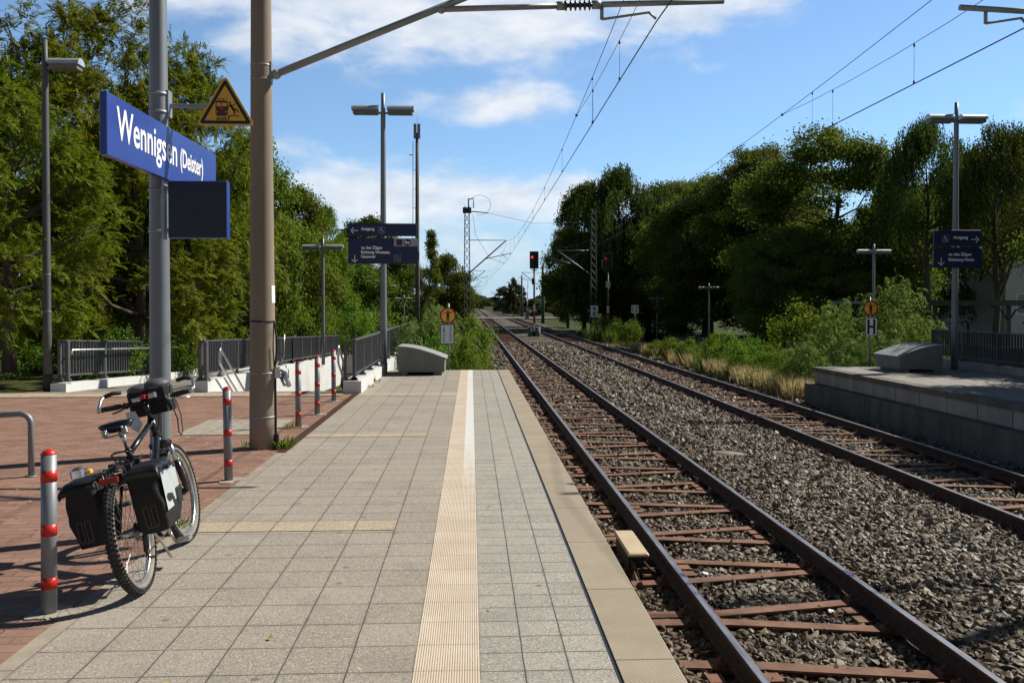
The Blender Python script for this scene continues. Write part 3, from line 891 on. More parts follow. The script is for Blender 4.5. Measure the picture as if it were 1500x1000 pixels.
# loose stones on top of it
def stones():
    rg = np.random.default_rng(11)
    t = (1 + 5 ** 0.5) / 2
    ico = np.array([(-1, t, 0), (1, t, 0), (-1, -t, 0), (1, -t, 0), (0, -1, t), (0, 1, t), (0, -1, -t), (0, 1, -t), (t, 0, -1), (t, 0, 1), (-t, 0, -1), (-t, 0, 1)]) / math.sqrt(1 + t * t)
    tri = np.array([(0,11,5),(0,5,1),(0,1,7),(0,7,10),(0,10,11),(1,5,9),(5,11,4),(11,10,2),(10,7,6),(7,1,8),(3,9,4),(3,4,2),(3,2,6),(3,6,8),(3,8,9),(4,9,5),(2,4,11),(6,2,10),(8,6,7),(9,8,1)])
    zones = [(2.2, 7.5, 0.0245, 600), (7.5, 12, 0.0255, 480), (12, 20, 0.028, 310), (20, 34, 0.038, 130), (34, 58, 0.05, 55)]
    P, Z = [], []
    for (y0, y1, r, dens) in zones:
        x0 = 0.96 if y1 < 22 else -0.9
        x1 = 8.75 if y1 < 21 else 10.0
        n = int((y1 - y0) * (x1 - x0) * dens)
        x = rg.uniform(x0, x1, n); y = rg.uniform(y0, y1, n)
        keep = (x < 0.62 * y + 1.2)
        if y0 < 22: keep &= ~((x < 0.97) & (y < 22.2)) & ~((x > 8.78) & (y < 22.6))
        keep &= ~(((x - 4.38) ** 2 + (y - 14.55) ** 2) < 0.27 ** 2)
        for xr in RX: keep &= np.abs(x - xr) > 0.075
        x, y = x[keep], y[keep]
        P.append(np.stack([x, y, bed_z(x) + rg.uniform(-0.4, 0.6, len(x)) * r], -1))
        Z.append(np.full(len(x), r))
    P, Z = np.concatenate(P), np.concatenate(Z)
    n = len(P)
    rad = rg.uniform(0.62, 1.35, (n, 12, 1))
    sc = rg.uniform(0.55, 1.6, (n, 1, 3)) * np.array([1.3, 0.95, 0.62])
    U = ico[None] * rad
    for _ in range(5):                                               # knock flat facets off, so the stones are angular
        pn = rg.normal(0, 1, (n, 1, 3)); pn /= np.linalg.norm(pn, axis=-1, keepdims=True)
        ex = np.maximum((U * pn).sum(-1, keepdims=True) - rg.uniform(0.32, 0.7, (n, 1, 1)), 0)
        U = U - ex * pn
    V = U * 1.25 * sc * Z[:, None, None] * rg.uniform(0.7, 1.5, (n, 1, 1))
    a = rg.uniform(0, 2 * math.pi, n); b = rg.normal(0, 0.7, n)
    ca, sa, cb, sb = np.cos(a), np.sin(a), np.cos(b), np.sin(b)
    Ry = np.zeros((n, 3, 3)); Ry[:, 0, 0] = cb; Ry[:, 0, 2] = sb; Ry[:, 1, 1] = 1; Ry[:, 2, 0] = -sb; Ry[:, 2, 2] = cb
    Rz = np.zeros((n, 3, 3)); Rz[:, 0, 0] = ca; Rz[:, 0, 1] = -sa; Rz[:, 1, 0] = sa; Rz[:, 1, 1] = ca; Rz[:, 2, 2] = 1
    V = np.einsum('nij,nkj->nki', Rz @ Ry, V) + P[:, None, :]
    F = (tri[None] + (np.arange(n) * 12)[:, None, None]).reshape(-1, 3)
    o = np_indexed('ballast_stones', V.reshape(-1, 3), F, M['stone'])
    tag(o, 'grey and brown crushed stone ballast around the rails', 'gravel', kind='stuff')
stones()

# level crossing road
mb = MB(); mb.box(-60, 60, 150, 156, -1.4, -0.765); struct(mb.build('road', M['road']))

# ------------------------------------------------------------------ tracks
def rail_mb(x, y0, y1):
    mb = MB()
    def q(d): return [(x + a, RAIL_Z + b) for a, b in d]
    half = [(0.062, -0.150), (0.062, -0.138), (0.018, -0.122), (0.009, -0.105), (0.009, -0.055), (0.034, -0.040), (0.036, -0.010), (0.026, 0.0)]
    prof = [(a, b) for a, b in half] + [(-a, b) for a, b in reversed(half)]
    p = q(prof)
    n = len(p)
    vs = [(a, y0, b) for a, b in p] + [(a, y1, b) for a, b in p]
    for i in range(n):
        j = (i + 1) % n
        top = i == 7
        mb.add([vs[i], vs[j], vs[n + j], vs[n + i]], [(0, 1, 2, 3)], 1 if top else 0)
    mb.add([vs[i] for i in range(n)], [tuple(range(n - 1, -1, -1))])
    return mb
def sleeper_mb(fork_right):
    """Y-shaped steel sleeper, local origin on the track axis at bed level"""
    mb = MB()
    s = 1 if fork_right else -1
    zt = -0.918
    for k in (-1, 1):
        # beam axis: close together on the stem side, apart on the fork side
        pts = [(-1.18 * s, 0.085 * k), (-0.55 * s, 0.10 * k), (0.55 * s, 0.30 * k), (1.15 * s, 0.36 * k)]
        for (xa, ya), (xb, yb) in zip(pts[:-1], pts[1:]):
            if xa > xb: xa, ya, xb, yb = xb, yb, xa, ya
            h = 0.066
            v = [(xa, ya - h, zt), (xb, yb - h, zt), (xb, yb + h, zt), (xa, ya + h, zt),
                 (xa, ya - h, zt - 0.016), (xb, yb - h, zt - 0.016), (xb, yb + h, zt - 0.016), (xa, ya + h, zt - 0.016)]
            mb.add(v, [(0, 1, 2, 3), (7, 6, 5, 4), (0, 4, 5, 1), (1, 5, 6, 2), (2, 6, 7, 3), (3, 7, 4, 0)])
            w = 0.02
            v = [(xa, ya - w, zt - 0.016), (xb, yb - w, zt - 0.016), (xb, yb + w, zt - 0.016), (xa, ya + w, zt - 0.016),
                 (xa, ya - w, zt - 0.09), (xb, yb - w, zt - 0.09), (xb, yb + w, zt - 0.09), (xa, ya + w, zt - 0.09)]
            mb.add(v, [(7, 6, 5, 4), (0, 4, 5, 1), (1, 5, 6, 2), (2, 6, 7, 3), (3, 7, 4, 0)])
        for rx in (-0.7525, 0.7525):                                # clips and angle plates beside each rail
            yb = k * (0.10 if rx * s < 0 else 0.325)
            for d in (-1, 1):
                mb.box(rx + d * 0.105 - 0.035, rx + d * 0.105 + 0.035, yb - 0.05, yb + 0.05, zt + 0.001, zt + 0.028)
                mb.tube([(rx + d * 0.10, yb, zt + 0.026), (rx + d * 0.10, yb, zt + 0.062)], 0.014, 6)
    for d in (-0.20, 0.20):                                          # tie straps joining the fork beside the rail
        x = 0.7525 * s + d
        mb.box(x - 0.055, x + 0.055, -0.17, -0.03, zt - 0.012, zt + 0.004)
        mb.box(x - 0.055, x + 0.055, 0.03, 0.17, zt - 0.012, zt + 0.004)
    return mb
def track(cx, label, xa, xb, phase, y0=-2.5):
    t = thing('railway_track', label, 'railway track', (cx, 0, 0), 0, 'tracks through the station')
    for x in (xa, xb): rail_mb(x - cx, -3, 420).build('rail', [M['rail'], M['rail_top']], t)
    a = sleeper_mb(False).build('sleeper', M['sleeper'], t)
    b = sleeper_mb(True).build('sleeper', M['sleeper'], t)
    y = phase; k = 0; far = MB()
    while y < 148:
        if k < 100:
            if k == 0: o = a
            elif k == 1: o = b
            else:
                o = (a if k % 2 == 0 else b).copy(); COL.objects.link(o)
            o.location = (0, y, 0)
        else:
            for dy in (-0.2, 0.2): far.box(-1.15, 1.15, y + dy - 0.06, y + dy + 0.06, -0.95, -0.918)
        y += 1.255; k += 1
    o = far.build('far_sleepers', M['sleeper'], t); o['kind'] = 'stuff'
track(2.6275, 'near railway track beside the cream edged platform', RX[0], RX[1], 3.25)
track(6.975, 'far railway track beside the concrete walled platform', RX[2], RX[3], 8.4)
# ------------------------------------------------------------------ text that fits a measured size
def cap_h():
    vs, _ = text_geo('H', 1.0)
    return max(p[1] for p in vs)
CAP = cap_h()
def put_fit(mb, body, cap, width, org, ux, uy, mi=0):
    size = cap / CAP
    vs, _ = text_geo(body, size)
    w = max(p[0] for p in vs) - min(p[0] for p in vs)
    x0 = min(p[0] for p in vs)
    xs = width / w
    put_text(mb, body, size, Vector(org) - Vector(ux) * x0 * xs, ux, uy, 'LEFT', xs, mi)
XA, YA, ZA = (1, 0, 0), (0, 1, 0), (0, 0, 1)

# ------------------------------------------------------------------ bollards
def make_bollard(label, h):
    t = thing('bollard', label, 'bollard', group='striped bollards along the platform edge')
    mb = MB()
    mb.lathe([(0.0395, 0.0), (0.0395, h - 0.028)], n=20)
    mb.build('post', M['galv'], t)
    mb = MB(); mb.lathe([(0.0402, h - 0.030), (0.0408, h - 0.026), (0.026, h - 0.010), (0.002, h)], n=20); mb.build('cap', M['red_band'], t)
    for z in (0.17, 0.455, 0.745):
        mb = MB(); z *= h / 0.89
        mb.lathe([(0.0398, z - 0.031), (0.0404, z - 0.031), (0.0404, z + 0.031), (0.0398, z + 0.031)], n=20); mb.build('band', M['red_band'], t)
    return t
bl = [((72, 897), 'nearest bollard with red bands, left of the bicycle', 0.89, 0.8), ((335, 703), 'red banded bollard right of the bicycle, left of the concrete mast', 0.87, -1.2), ((437, 625), 'red banded bollard just right of the concrete mast', 0.885, 0.6), ((464.7, 606.5), 'red banded bollard in the middle of the three by the stairs', 0.885, -0.5), ((489, 587.5), 'farthest red banded bollard, next to the stair parapet', 0.90, 0.4)]
b0 = make_bollard(bl[0][1], 0.885)
for i, (p, lb, h, tilt) in enumerate(bl):
    o = b0 if i == 0 else copy_tree(b0)
    q = gnd(*p); o.location = (q.x, q.y, -0.004); o['label'] = lb
    o.rotation_euler = (R(tilt * 0.4), R(tilt * 0.6), i * 1.1)
    # rough concrete collar the post is set in
    rg = np.random.default_rng(30 + i)
    mb = MB(); n = 44
    ang = [2 * math.pi * k / n for k in range(n)]
    ph = rg.uniform(0, 6, 4)
    rr = [0.125 + 0.022 * math.sin(2 * a + ph[0]) + 0.016 * math.sin(3 * a + ph[1]) + 0.012 * math.sin(7 * a + ph[2]) + rg.uniform(-0.012, 0.012) for a in ang]
    mb.prism([(r * math.cos(a) * 0.85, r * math.sin(a)) for a, r in zip(ang, rr)], 'Z', -0.03, 0.0035 + 0.0004 * i)
    c = mb.build('concrete_footing', M['concrete_patch']); c.location = (q.x + 0.02, q.y, 0.0); struct(c)

# ------------------------------------------------------------------ bike rack hoop
p = gnd(46, 697)
t = thing('bike_stand', 'bent galvanised tube bike stand at the left edge of the forecourt', 'bike stand', p)
mb = MB(); pts = [(0, 0, -0.02), (0, 0, 0.50)]
for k in range(1, 7):
    a = R(90 * k / 6); pts.append((-0.10 + 0.10 * math.cos(a), 0.0, 0.50 + 0.10 * math.sin(a)))
pts += [(-0.72, 0.05, 0.565)]
for k in range(1, 7):
    a = R(90 * k / 6); pts.append((-0.72 - 0.10 * math.sin(a), 0.05, 0.465 + 0.10 * math.cos(a)))
pts += [(-0.82, 0.05, -0.02)]
mb.tube(pts, 0.029, 14); mb.build('hoop', M['galv'], t)
mb = MB(); mb.lathe([(0.055, 0), (0.055, 0.004), (0.03, 0.008)], n=18); mb.build('foot_ring', M['galv'], t)

# ------------------------------------------------------------------ galvanised sign pole with its three signs
PX, PYY = -2.246, 6.4
def band(mb, z, r, h=0.018, n=20):
    mb.lathe([(r, z - h / 2), (r + 0.004, z - h / 2), (r + 0.004, z + h / 2), (r, z + h / 2)], n=n)
t = thing('sign_pole', 'thick galvanised steel pole the bicycle leans on', 'pole', (PX, PYY, 0))
mb = MB(); mb.lathe([(0.074, -0.01), (0.0735, 0.6), (0.0705, 1.6), (0.0665, 2.5), (0.063, 3.3), (0.058, 4.4), (0.045, 7.0), (0.044, 7.02)], n=28); mb.build('shaft', M['galv'], t)
mb = MB(); mb.prism(rrect2(0.075, 0.36, 0.012, 0, 0.68), 'Y', -0.0765, -0.070); mb.tube([(-0.02, -0.0775, 0.83), (-0.02, -0.0745, 0.83)], 0.006, 8); mb.build('inspection_hatch', M['galv'], t)
for z in (1.12, 1.145):
    pass
t = thing('station_name_sign', 'long blue station name sign reading Wennigsen (Deister)', 'sign', (-2.131, 6.32, 2.527))
L0, L1, HH = 5.227 - 6.32, 7.409 - 6.32, 0.370
mb = MB(); mb.cbox(-0.045, 0.0, L0, L1, 0.0, HH, 0.004); mb.build('panel', M['sign_blue'], t)
for word_, cap_, wd_, y_, z_ in (('Wennigsen', 0.192, 1.075, 5.362, 0.120), ('(Deister)', 0.128, 0.54, 6.508, 0.134)):
    mb = MB(); put_fit(mb, word_, cap_, wd_, (0.002, y_ - 6.32, z_), YA, ZA); mb.build('lettering', M['white_paint'], t)
mb = MB()
for z in (0.06, 0.31):
    mb.box(-0.062, -0.046, 0.02, 0.18, z - 0.014, z + 0.014)
mb.build('bracket', M['galv_light'], t)
# blank display box, face away from the sun
t = thing('display_box', 'dark square display box under the station name sign', 'display', (-1.927, 6.25, 2.115))
mb = MB(); mb.cbox(-0.205, 0.205, 0.0, 0.075, 0.0, 0.402, 0.004); mb.build('housing', M['sign_blue'], t)
mb = MB(); mb.box(-0.200, 0.200, -0.004, -0.0005, 0.006, 0.396); mb.build('dark_screen', M['screen'], t)
mb = MB()
for z in (0.055, 0.35):
    mb.box(-0.262, -0.206, 0.02, 0.05, z - 0.012, z + 0.012)
    mb.lathe([(0.071, z - 0.010), (0.075, z - 0.010), (0.075, z + 0.010), (0.071, z + 0.010)], c=(PX + 1.927, 0.15, 0), n=24)
mb.box(-0.250, -0.232, 0.0, 0.07, -0.01, 0.41)
mb.build('clamp', M['galv_light'], t)
# warning triangle on its arm
t = thing('warning_sign', 'yellow triangular warning sign with train and slipping figure', 'warning sign', (-1.773, 6.40, 2.935))
def tri_round(s, r, n=5):
    h = s * math.sqrt(3) / 2; p = []
    for (cx, cz, a0) in ((s/2 - r*math.sqrt(3), r, -90), (0, h - 2*r, 30), (-s/2 + r*math.sqrt(3), r, 150)):
        for k in range(n + 1):
            a = R(a0 + 120 * k / n); p.append((cx + r * math.cos(a), cz + r * math.sin(a)))
    return p
mb = MB(); mb.prism(tri_round(0.425, 0.022), 'Y', 0.0, 0.006); mb.build('plate', M['warn_yellow'], t)
def off_tri(s, r, dz): return [(x, z + dz) for x, z in tri_round(s, r)]
mb = MB()
outer = off_tri(0.375, 0.014, 0.0145); inner = off_tri(0.298, 0.003, 0.0365)
n = len(outer)
mb.add([(x, -0.0012, z) for x, z in outer] + [(x, -0.0012, z) for x, z in inner], [(i, (i+1) % n, n + (i+1) % n, n + i) for i in range(n)])
mb.build('black_border', M['black_paint'], t)
def pic(mb, pts, mi=0): put_poly(mb, pts, (0, -0.0014, 0), XA, ZA, mi)
k = 0.425 / 86.0                                                     # metres per tenth-pixel of the sign face
def pp(x, y): return ((x - 490) / 10 * k, (858 - y) / 10 * k)
mb = MB()
for (x0, x1, y0, y1) in ((352, 530, 575, 690), (352, 366, 505, 580), (516, 530, 505, 580), (432, 444, 505, 580), (366, 516, 492, 522)):
    pic(mb, [pp(x0, y1), pp(x1, y1), pp(x1, y0), pp(x0, y0)])
pic(mb, [pp(375, 716), pp(505, 716), pp(530, 690), pp(352, 690)])
for (x0, x1, y0, y1) in ((375, 500, 462, 470), (408, 416, 470, 493), (462, 470, 470, 493)):
    pic(mb, [pp(x0, y1), pp(x1, y1), pp(x1, y0), pp(x0, y0)])
for (x0, x1, y0, y1) in ((530, 618, 706, 722), (530, 552, 722, 776)):
    pic(mb, [pp(x0, y1), pp(x1, y1), pp(x1, y0), pp(x0, y0)])
mb.build('train_pictogram', M['warn_red'], t)
mb = MB()
for (c, r) in (((438, 600), 10), ((372, 656), 11), ((503, 656), 11)):
    q = pp(*c); put_poly(mb, circle2(r / 10 * k, q[0], q[1], 14), (0, -0.0026, 0), XA, ZA)
mb.build('headlights', M['warn_yellow'], t)
mb = MB()
for (x0, x1, y0, y1) in ((368, 508, 732, 742), (366, 511, 752, 760), (362, 514, 768, 777), (634, 692, 706, 722)):
    pic(mb, [pp(x0, y1), pp(x1, y1), pp(x1, y0), pp(x0, y0)])
def stroke(pts, w): put_line(mb, [pp(*q) for q in pts], w / 10 * k, (0, -0.0014, 0), XA, ZA)
stroke([(385, 735), (372, 778)], 9); stroke([(495, 735), (506, 778)], 9)
stroke([(562, 556), (595, 600), (618, 640)], 30)
stroke([(618, 640), (628, 660), (620, 695)], 17); stroke([(612, 608), (655, 625), (682, 658)], 17)
stroke([(565, 560), (540, 575), (530, 605)], 12); stroke([(572, 555), (610, 562), (634, 535)], 12)
q = pp(558, 523); put_poly(mb, circle2(16 / 10 * k, q[0], q[1], 16), (0, -0.0014, 0), XA, ZA)
mb.build('figure_pictogram', M['black_paint'], t)
mb = MB(); mb.cbox(-0.405, 0.05, 0.008, 0.034, 0.128, 0.158, 0.002); mb.build('arm', M['galv_light'], t)
mb = MB(); mb.cbox(-0.425, -0.395, -0.02, 0.06, 0.06, 0.25, 0.003)
for z in (0.09, 0.22):
    mb.lathe([(0.064, z - 0.010), (0.069, z - 0.010), (0.069, z + 0.010), (0.064, z + 0.010)], c=(PX + 1.773, 0, 0), n=24)
mb.build('clamp', M['galv_light'], t)

# ------------------------------------------------------------------ lamps
def luminaire_mb(side, L=0.62, r=0.125):
    """half-round cover seen from outside, flat lens below; side = +1 / -1 along X"""
    cov, und = MB(), MB()
    n = 12
    x0, x1 = 0.10 * side, (0.10 + L) * side
    if x0 > x1: x0, x1 = x1, x0
    prof = [(r * 1.15 * math.cos(math.pi * k / n), 0.025 + r * math.sin(math.pi * k / n)) for k in range(n + 1)]
    cov.prism([(y, z) for y, z in prof][::1], 'X', x0, x1)
    rim = [(r * 1.2 * math.cos(math.pi * k / n), 0.02 + r * 1.06 * math.sin(math.pi * k / n)) for k in range(n + 1)]
    e = x1 if side > 0 else x0
    cov.prism(rim, 'X', e - 0.014, e + 0.014)
    und.box(x0 + 0.02, x1 - 0.02, -r * 0.95, r * 0.95, -0.065, 0.022)
    br = MB(); br.box(min(0.05 * side, 0.30 * side), max(0.05 * side, 0.30 * side), -0.03, 0.03, -0.055, -0.015)
    return cov, und, br
def make_lamp(name, label, cat, h, hl, r0, r1, arms=(-1, 1), L=0.62, group=None, r=0.125, mat=None):
    t = thing(name, label, cat, group=group)
    mb = MB(); mb.lathe([(r0, -0.05), (r0, 1.2), (r0 * 0.96, 1.25), (r1 * 1.15, hl - 0.1), (r1, hl + 0.05), (r1 * 0.9, h)], n=14); mb.build('pole', mat or M['galv'], t)
    for s in arms:
        c, u, b = luminaire_mb(s, L, r)
        for m_ in (c, u, b): m_.v = [(x, y, z + hl) for x, y, z in m_.v]
        lu = c.build('luminaire', M['lamp_cover'], t)
        u.build('lens', M['lamp_under'], lu); b.build('bracket', M['galv'], lu)
    return t
GLMP = 'twin lamps of the station'
lamp = make_lamp('platform_lamp', 'tall twin lamp on the left platform carrying a blue direction sign', 'lamp', 6.66, 6.22, 0.082, 0.05, group=GLMP)
LP = gnd(562, 546); lamp.location = (LP.x, LP.y, 0)
lampR = copy_tree(lamp); LPR = gnd(1398, 541.5); lampR.location = (LPR.x, LPR.y, 0)
lampR['label'] = 'tall twin lamp on the right platform carrying a blue direction sign'
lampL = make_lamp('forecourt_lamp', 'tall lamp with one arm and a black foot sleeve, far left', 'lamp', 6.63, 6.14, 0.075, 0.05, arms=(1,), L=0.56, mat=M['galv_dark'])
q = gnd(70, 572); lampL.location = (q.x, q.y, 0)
mb = MB(); mb.lathe([(0.088, 0), (0.088, 0.30), (0.083, 0.31)], n=16); mb.build('sleeve', M['dark_sleeve'], lampL)
mb = MB()
for z in (1.5, 2.2): mb.lathe([(0.073, z), (0.077, z), (0.077, z + 0.012), (0.073, z + 0.012)], n=16)
mb.build('strap', M['galv_light'], lampL)
# small twin lamps on the two ramps
rl = make_lamp('ramp_lamp', '', 'lamp', 4.12, 3.80, 0.055, 0.045, L=0.55, group='small twin lamps along the ramps', r=0.085)
spots = [((473, 361), 29.0, 'nearest twin lamp of the left ramp, behind the stair fence'), ((564.5, 419), 55, 'small twin lamp low behind the left platform lamp pole'), ((592, 437), 70, 'farthest and smallest twin lamp left of the antenna mast foot'),
         ((1280, 367.5), 33.5, 'twin lamp behind the H sign on the right'), ((1038.5, 421), 57, 'small twin lamp before the dark wood, right one of two'), ((962.5, 437), 71, 'smallest twin lamp before the dark wood, left one of two')]
for i, (p, Y, lb) in enumerate(spots):
    o = rl if i == 0 else copy_tree(rl)
    q = at(p[0], p[1], Y); o.location = (q.x, Y, q.z - 3.85); o['label'] = lb

# ------------------------------------------------------------------ direction signs on the lamps
def wheelchair(mb, org, s):
    def ln(pts, w): put_line(mb, [(x * s, y * s) for x, y in pts], w * s, org, XA, ZA)
    put_poly(mb, circle2(0.09 * s, -0.10 * s, 0.40 * s, 12), org, XA, ZA)
    ln([(-0.10, 0.30), (-0.06, 0.0), (0.16, 0.0), (0.26, -0.28), (0.36, -0.25)], 0.09)
    ln([(-0.08, 0.17), (0.14, 0.17)], 0.07)
    ln([(0.30 * math.cos(R(a)) - 0.04, 0.30 * math.sin(R(a)) - 0.16) for a in range(130, 361, 23)], 0.07)
def frame2(mb, w, h, lw, org, cx=0, cy=0):
    x, y = w / 2, h / 2
    put_line(mb, [(cx - x, cy - y), (cx + x, cy - y), (cx + x, cy + y), (cx - x, cy + y), (cx - x, cy - y)], lw, org, XA, ZA)
def direction_sign(label, px0, px1, yt, ym0, ym1, yb, Y, left):
    a = at(px0, yt, Y); b = at(px1, yb, Y)
    zc1 = at(px0, ym0, Y).z; zc2 = at(px0, ym1, Y).z
    x0, w = a.x, b.x - a.x
    t = thing('direction_sign', label, 'direction sign', (x0, Y, b.z), group='blue direction signs on the lamps')
    def zz(py): return at(px0, py, Y).z - b.z
    def xx(px): return at(px, yt, Y).x - x0
    mb = MB(); mb.cbox(0, w * 0.985, 0, 0.05, zz(ym0), zz(yt), 0.004); mb.build('upper_panel', M['sign_navy'], t)
    mb = MB(); mb.cbox(0, w, 0, 0.05, 0, zz(ym1), 0.004); mb.build('lower_panel', M['sign_navy'], t)
    mb = MB()
    for z in (zz(ym0) + 0.06, zz(ym1) - 0.1, 0.1): mb.box(w * 0.42, w * 0.58, 0.052, 0.075, z - 0.02, z + 0.02)
    mb.build('bracket', M['galv'], t)
    L = MB(); F = -0.003
    def txt(body, pxa, pxb, pyb, cap):
        Q = MB(); put_fit(Q, body, cap, xx(pxb) - xx(pxa), (xx(pxa), F, zz(pyb)), XA, ZA); Q.build('lettering', M['pale_letter'], t)
    def arrow(cx, cy, s, d):
        o = (xx(cx), F, zz(cy))
        if d == 'L': P = [[(s, 0), (-s, 0)], [(-s * 0.25, s * 0.75), (-s, 0), (-s * 0.25, -s * 0.75)]]
        if d == 'R': P = [[(-s, 0), (s, 0)], [(s * 0.25, s * 0.75), (s, 0), (s * 0.25, -s * 0.75)]]
        if d == 'D': P = [[(0, s), (0, -s)], [(-s * 0.75, -s * 0.25), (0, -s), (s * 0.75, -s * 0.25)]]
        for q in P: put_line(L, q, s * 0.2, o, XA, ZA)
    if left:
        arrow(519, 337.6, 0.085, 'L'); txt('Ausgang', 528.6, 548.6, 337.0, 0.068)
        wheelchair(L, (xx(559), F, zz(337)), 0.13)
        arrow(519.5, 379, 0.085, 'D')
        txt('zu den Zügen', 528.8, 559.8, 364.6, 0.066); txt('Richtung Weetzen,', 528.8, 571.5, 371.2, 0.066); txt('Hannover', 528.8, 550.4, 377.6, 0.066)
        L.build('arrows', M['pale_letter'], t)
        f = MB(); frame2(f, 0.15, 0.15, 0.006, (xx(559), F, zz(337)))
        frame2(f, 0.155, 0.155, 0.006, (xx(582), F, zz(378)))
        frame2(f, 0.05, 0.085, 0.006, (xx(580), F, zz(377.5))); frame2(f, 0.05, 0.085, 0.006, (xx(583.5), F, zz(378.6)))
        f.build('icon_frame', M['plate_grey'], t)
        g_ = MB(); g_.box(xx(577), w + 0.002, -0.003, -0.0005, zz(360.6), zz(348.6)); g_.build('transfer_strip', M['plate_grey'], t)
        r_ = MB(); r_.box(xx(580.7), xx(589.3), -0.006, -0.0035, zz(359), zz(350.5)); r_.build('transfer_square', M['sign_maroon'], t)
        c_ = MB(); put_poly(c_, circle2(0.080), (xx(596.8), -0.005, zz(355)), XA, ZA); c_.build('bus_disc', M['sign_green'], t)
        w_ = MB(); put_fit(w_, 'Bus', 0.055, 0.105, (xx(596.8) - 0.052, -0.007, zz(356.4)), XA, ZA); w_.build('bus_lettering', M['pale_letter'], t)
    else:
        arrow(1428.5, 350.5, 0.095, 'R'); txt('Ausgang', 1396, 1418, 349.5, 0.07)
        wheelchair(L, (xx(1385), F, zz(350)), 0.15)
        arrow(1379, 383, 0.095, 'D')
        txt('zu den Zügen', 1389.5, 1423, 374.2, 0.068); txt('Richtung Haste', 1389.5, 1427.5, 382, 0.068)
        L.build('arrows', M['pale_letter'], t)
        f = MB(); frame2(f, 0.17, 0.17, 0.006, (xx(1385), F, zz(350))); f.build('icon_frame', M['plate_grey'], t)
    return t
direction_sign('blue direction sign on the left lamp naming Weetzen and Hannover', 510, 612, 327, 345.6, 348.6, 386.5, LP.y - 0.16, True)
direction_sign('blue direction sign on the right lamp naming Haste', 1368.3, 1438, 336.8, 360, 362.4, 392.5, LPR.y - 0.16, False)

# ------------------------------------------------------------------ grit bins
def make_bin(label):
    t = thing('grit_bin', label, 'grit bin', group='grey grit bins at the platform ends')
    W, D = 1.06, 1.25
    lid = [(W * k / 10, 0.415 + 0.27 * math.sin(R(90) * (k / 10) * 0.98) - 0.01 * k / 10) for k in range(11)]
    mb = MB(); mb.prism([(0.0, 0.075), (W, 0.075)] + [(x, z - 0.03) for x, z in reversed(lid)], 'Y', 0, D); mb.build('body', M['bin_grey'], t)
    mb = MB()
    o = [(-0.05, 0.395)] + [(x, z) for x, z in lid] + [(W + 0.04, 0.665)]
    u = [(x, z - 0.028) for x, z in o]
    mb.prism(u + o[::-1], 'Y', -0.035, D + 0.035); mb.build('lid', M['bin_lid'], t)
    for x in (0.10, 0.86):
        mb = MB(); mb.box(x, x + 0.15, 0.04, D - 0.04, 0.0, 0.074); mb.build('foot', M['bin_grey'], t)
    for yy in (0.2, 0.5, 0.8):
        mb = MB(); mb.tube([(W + 0.012, D * yy - 0.06, 0.625), (W + 0.012, D * yy + 0.06, 0.625)], 0.012, 8); mb.build('hinge', M['galv'], t)
    mb = MB(); mb.box(-0.012, -0.002, D * 0.46, D * 0.54, 0.335, 0.385); mb.build('latch', M['dark_sleeve'], t)
    return t
bn = make_bin('grey grit bin with curved lid at the end of the left platform')
q = gnd(651, 549.5); bn.location = (q.x, q.y + 1.25, 0.0); bn.rotation_euler = (0, 0, math.pi)
b2 = copy_tree(bn); b2['label'] = 'grey grit bin with curved lid on the right platform'
b2.rotation_euler = (0, 0, 0); q = gnd(1318, 545.5); b2.location = (q.x, q.y, 0)

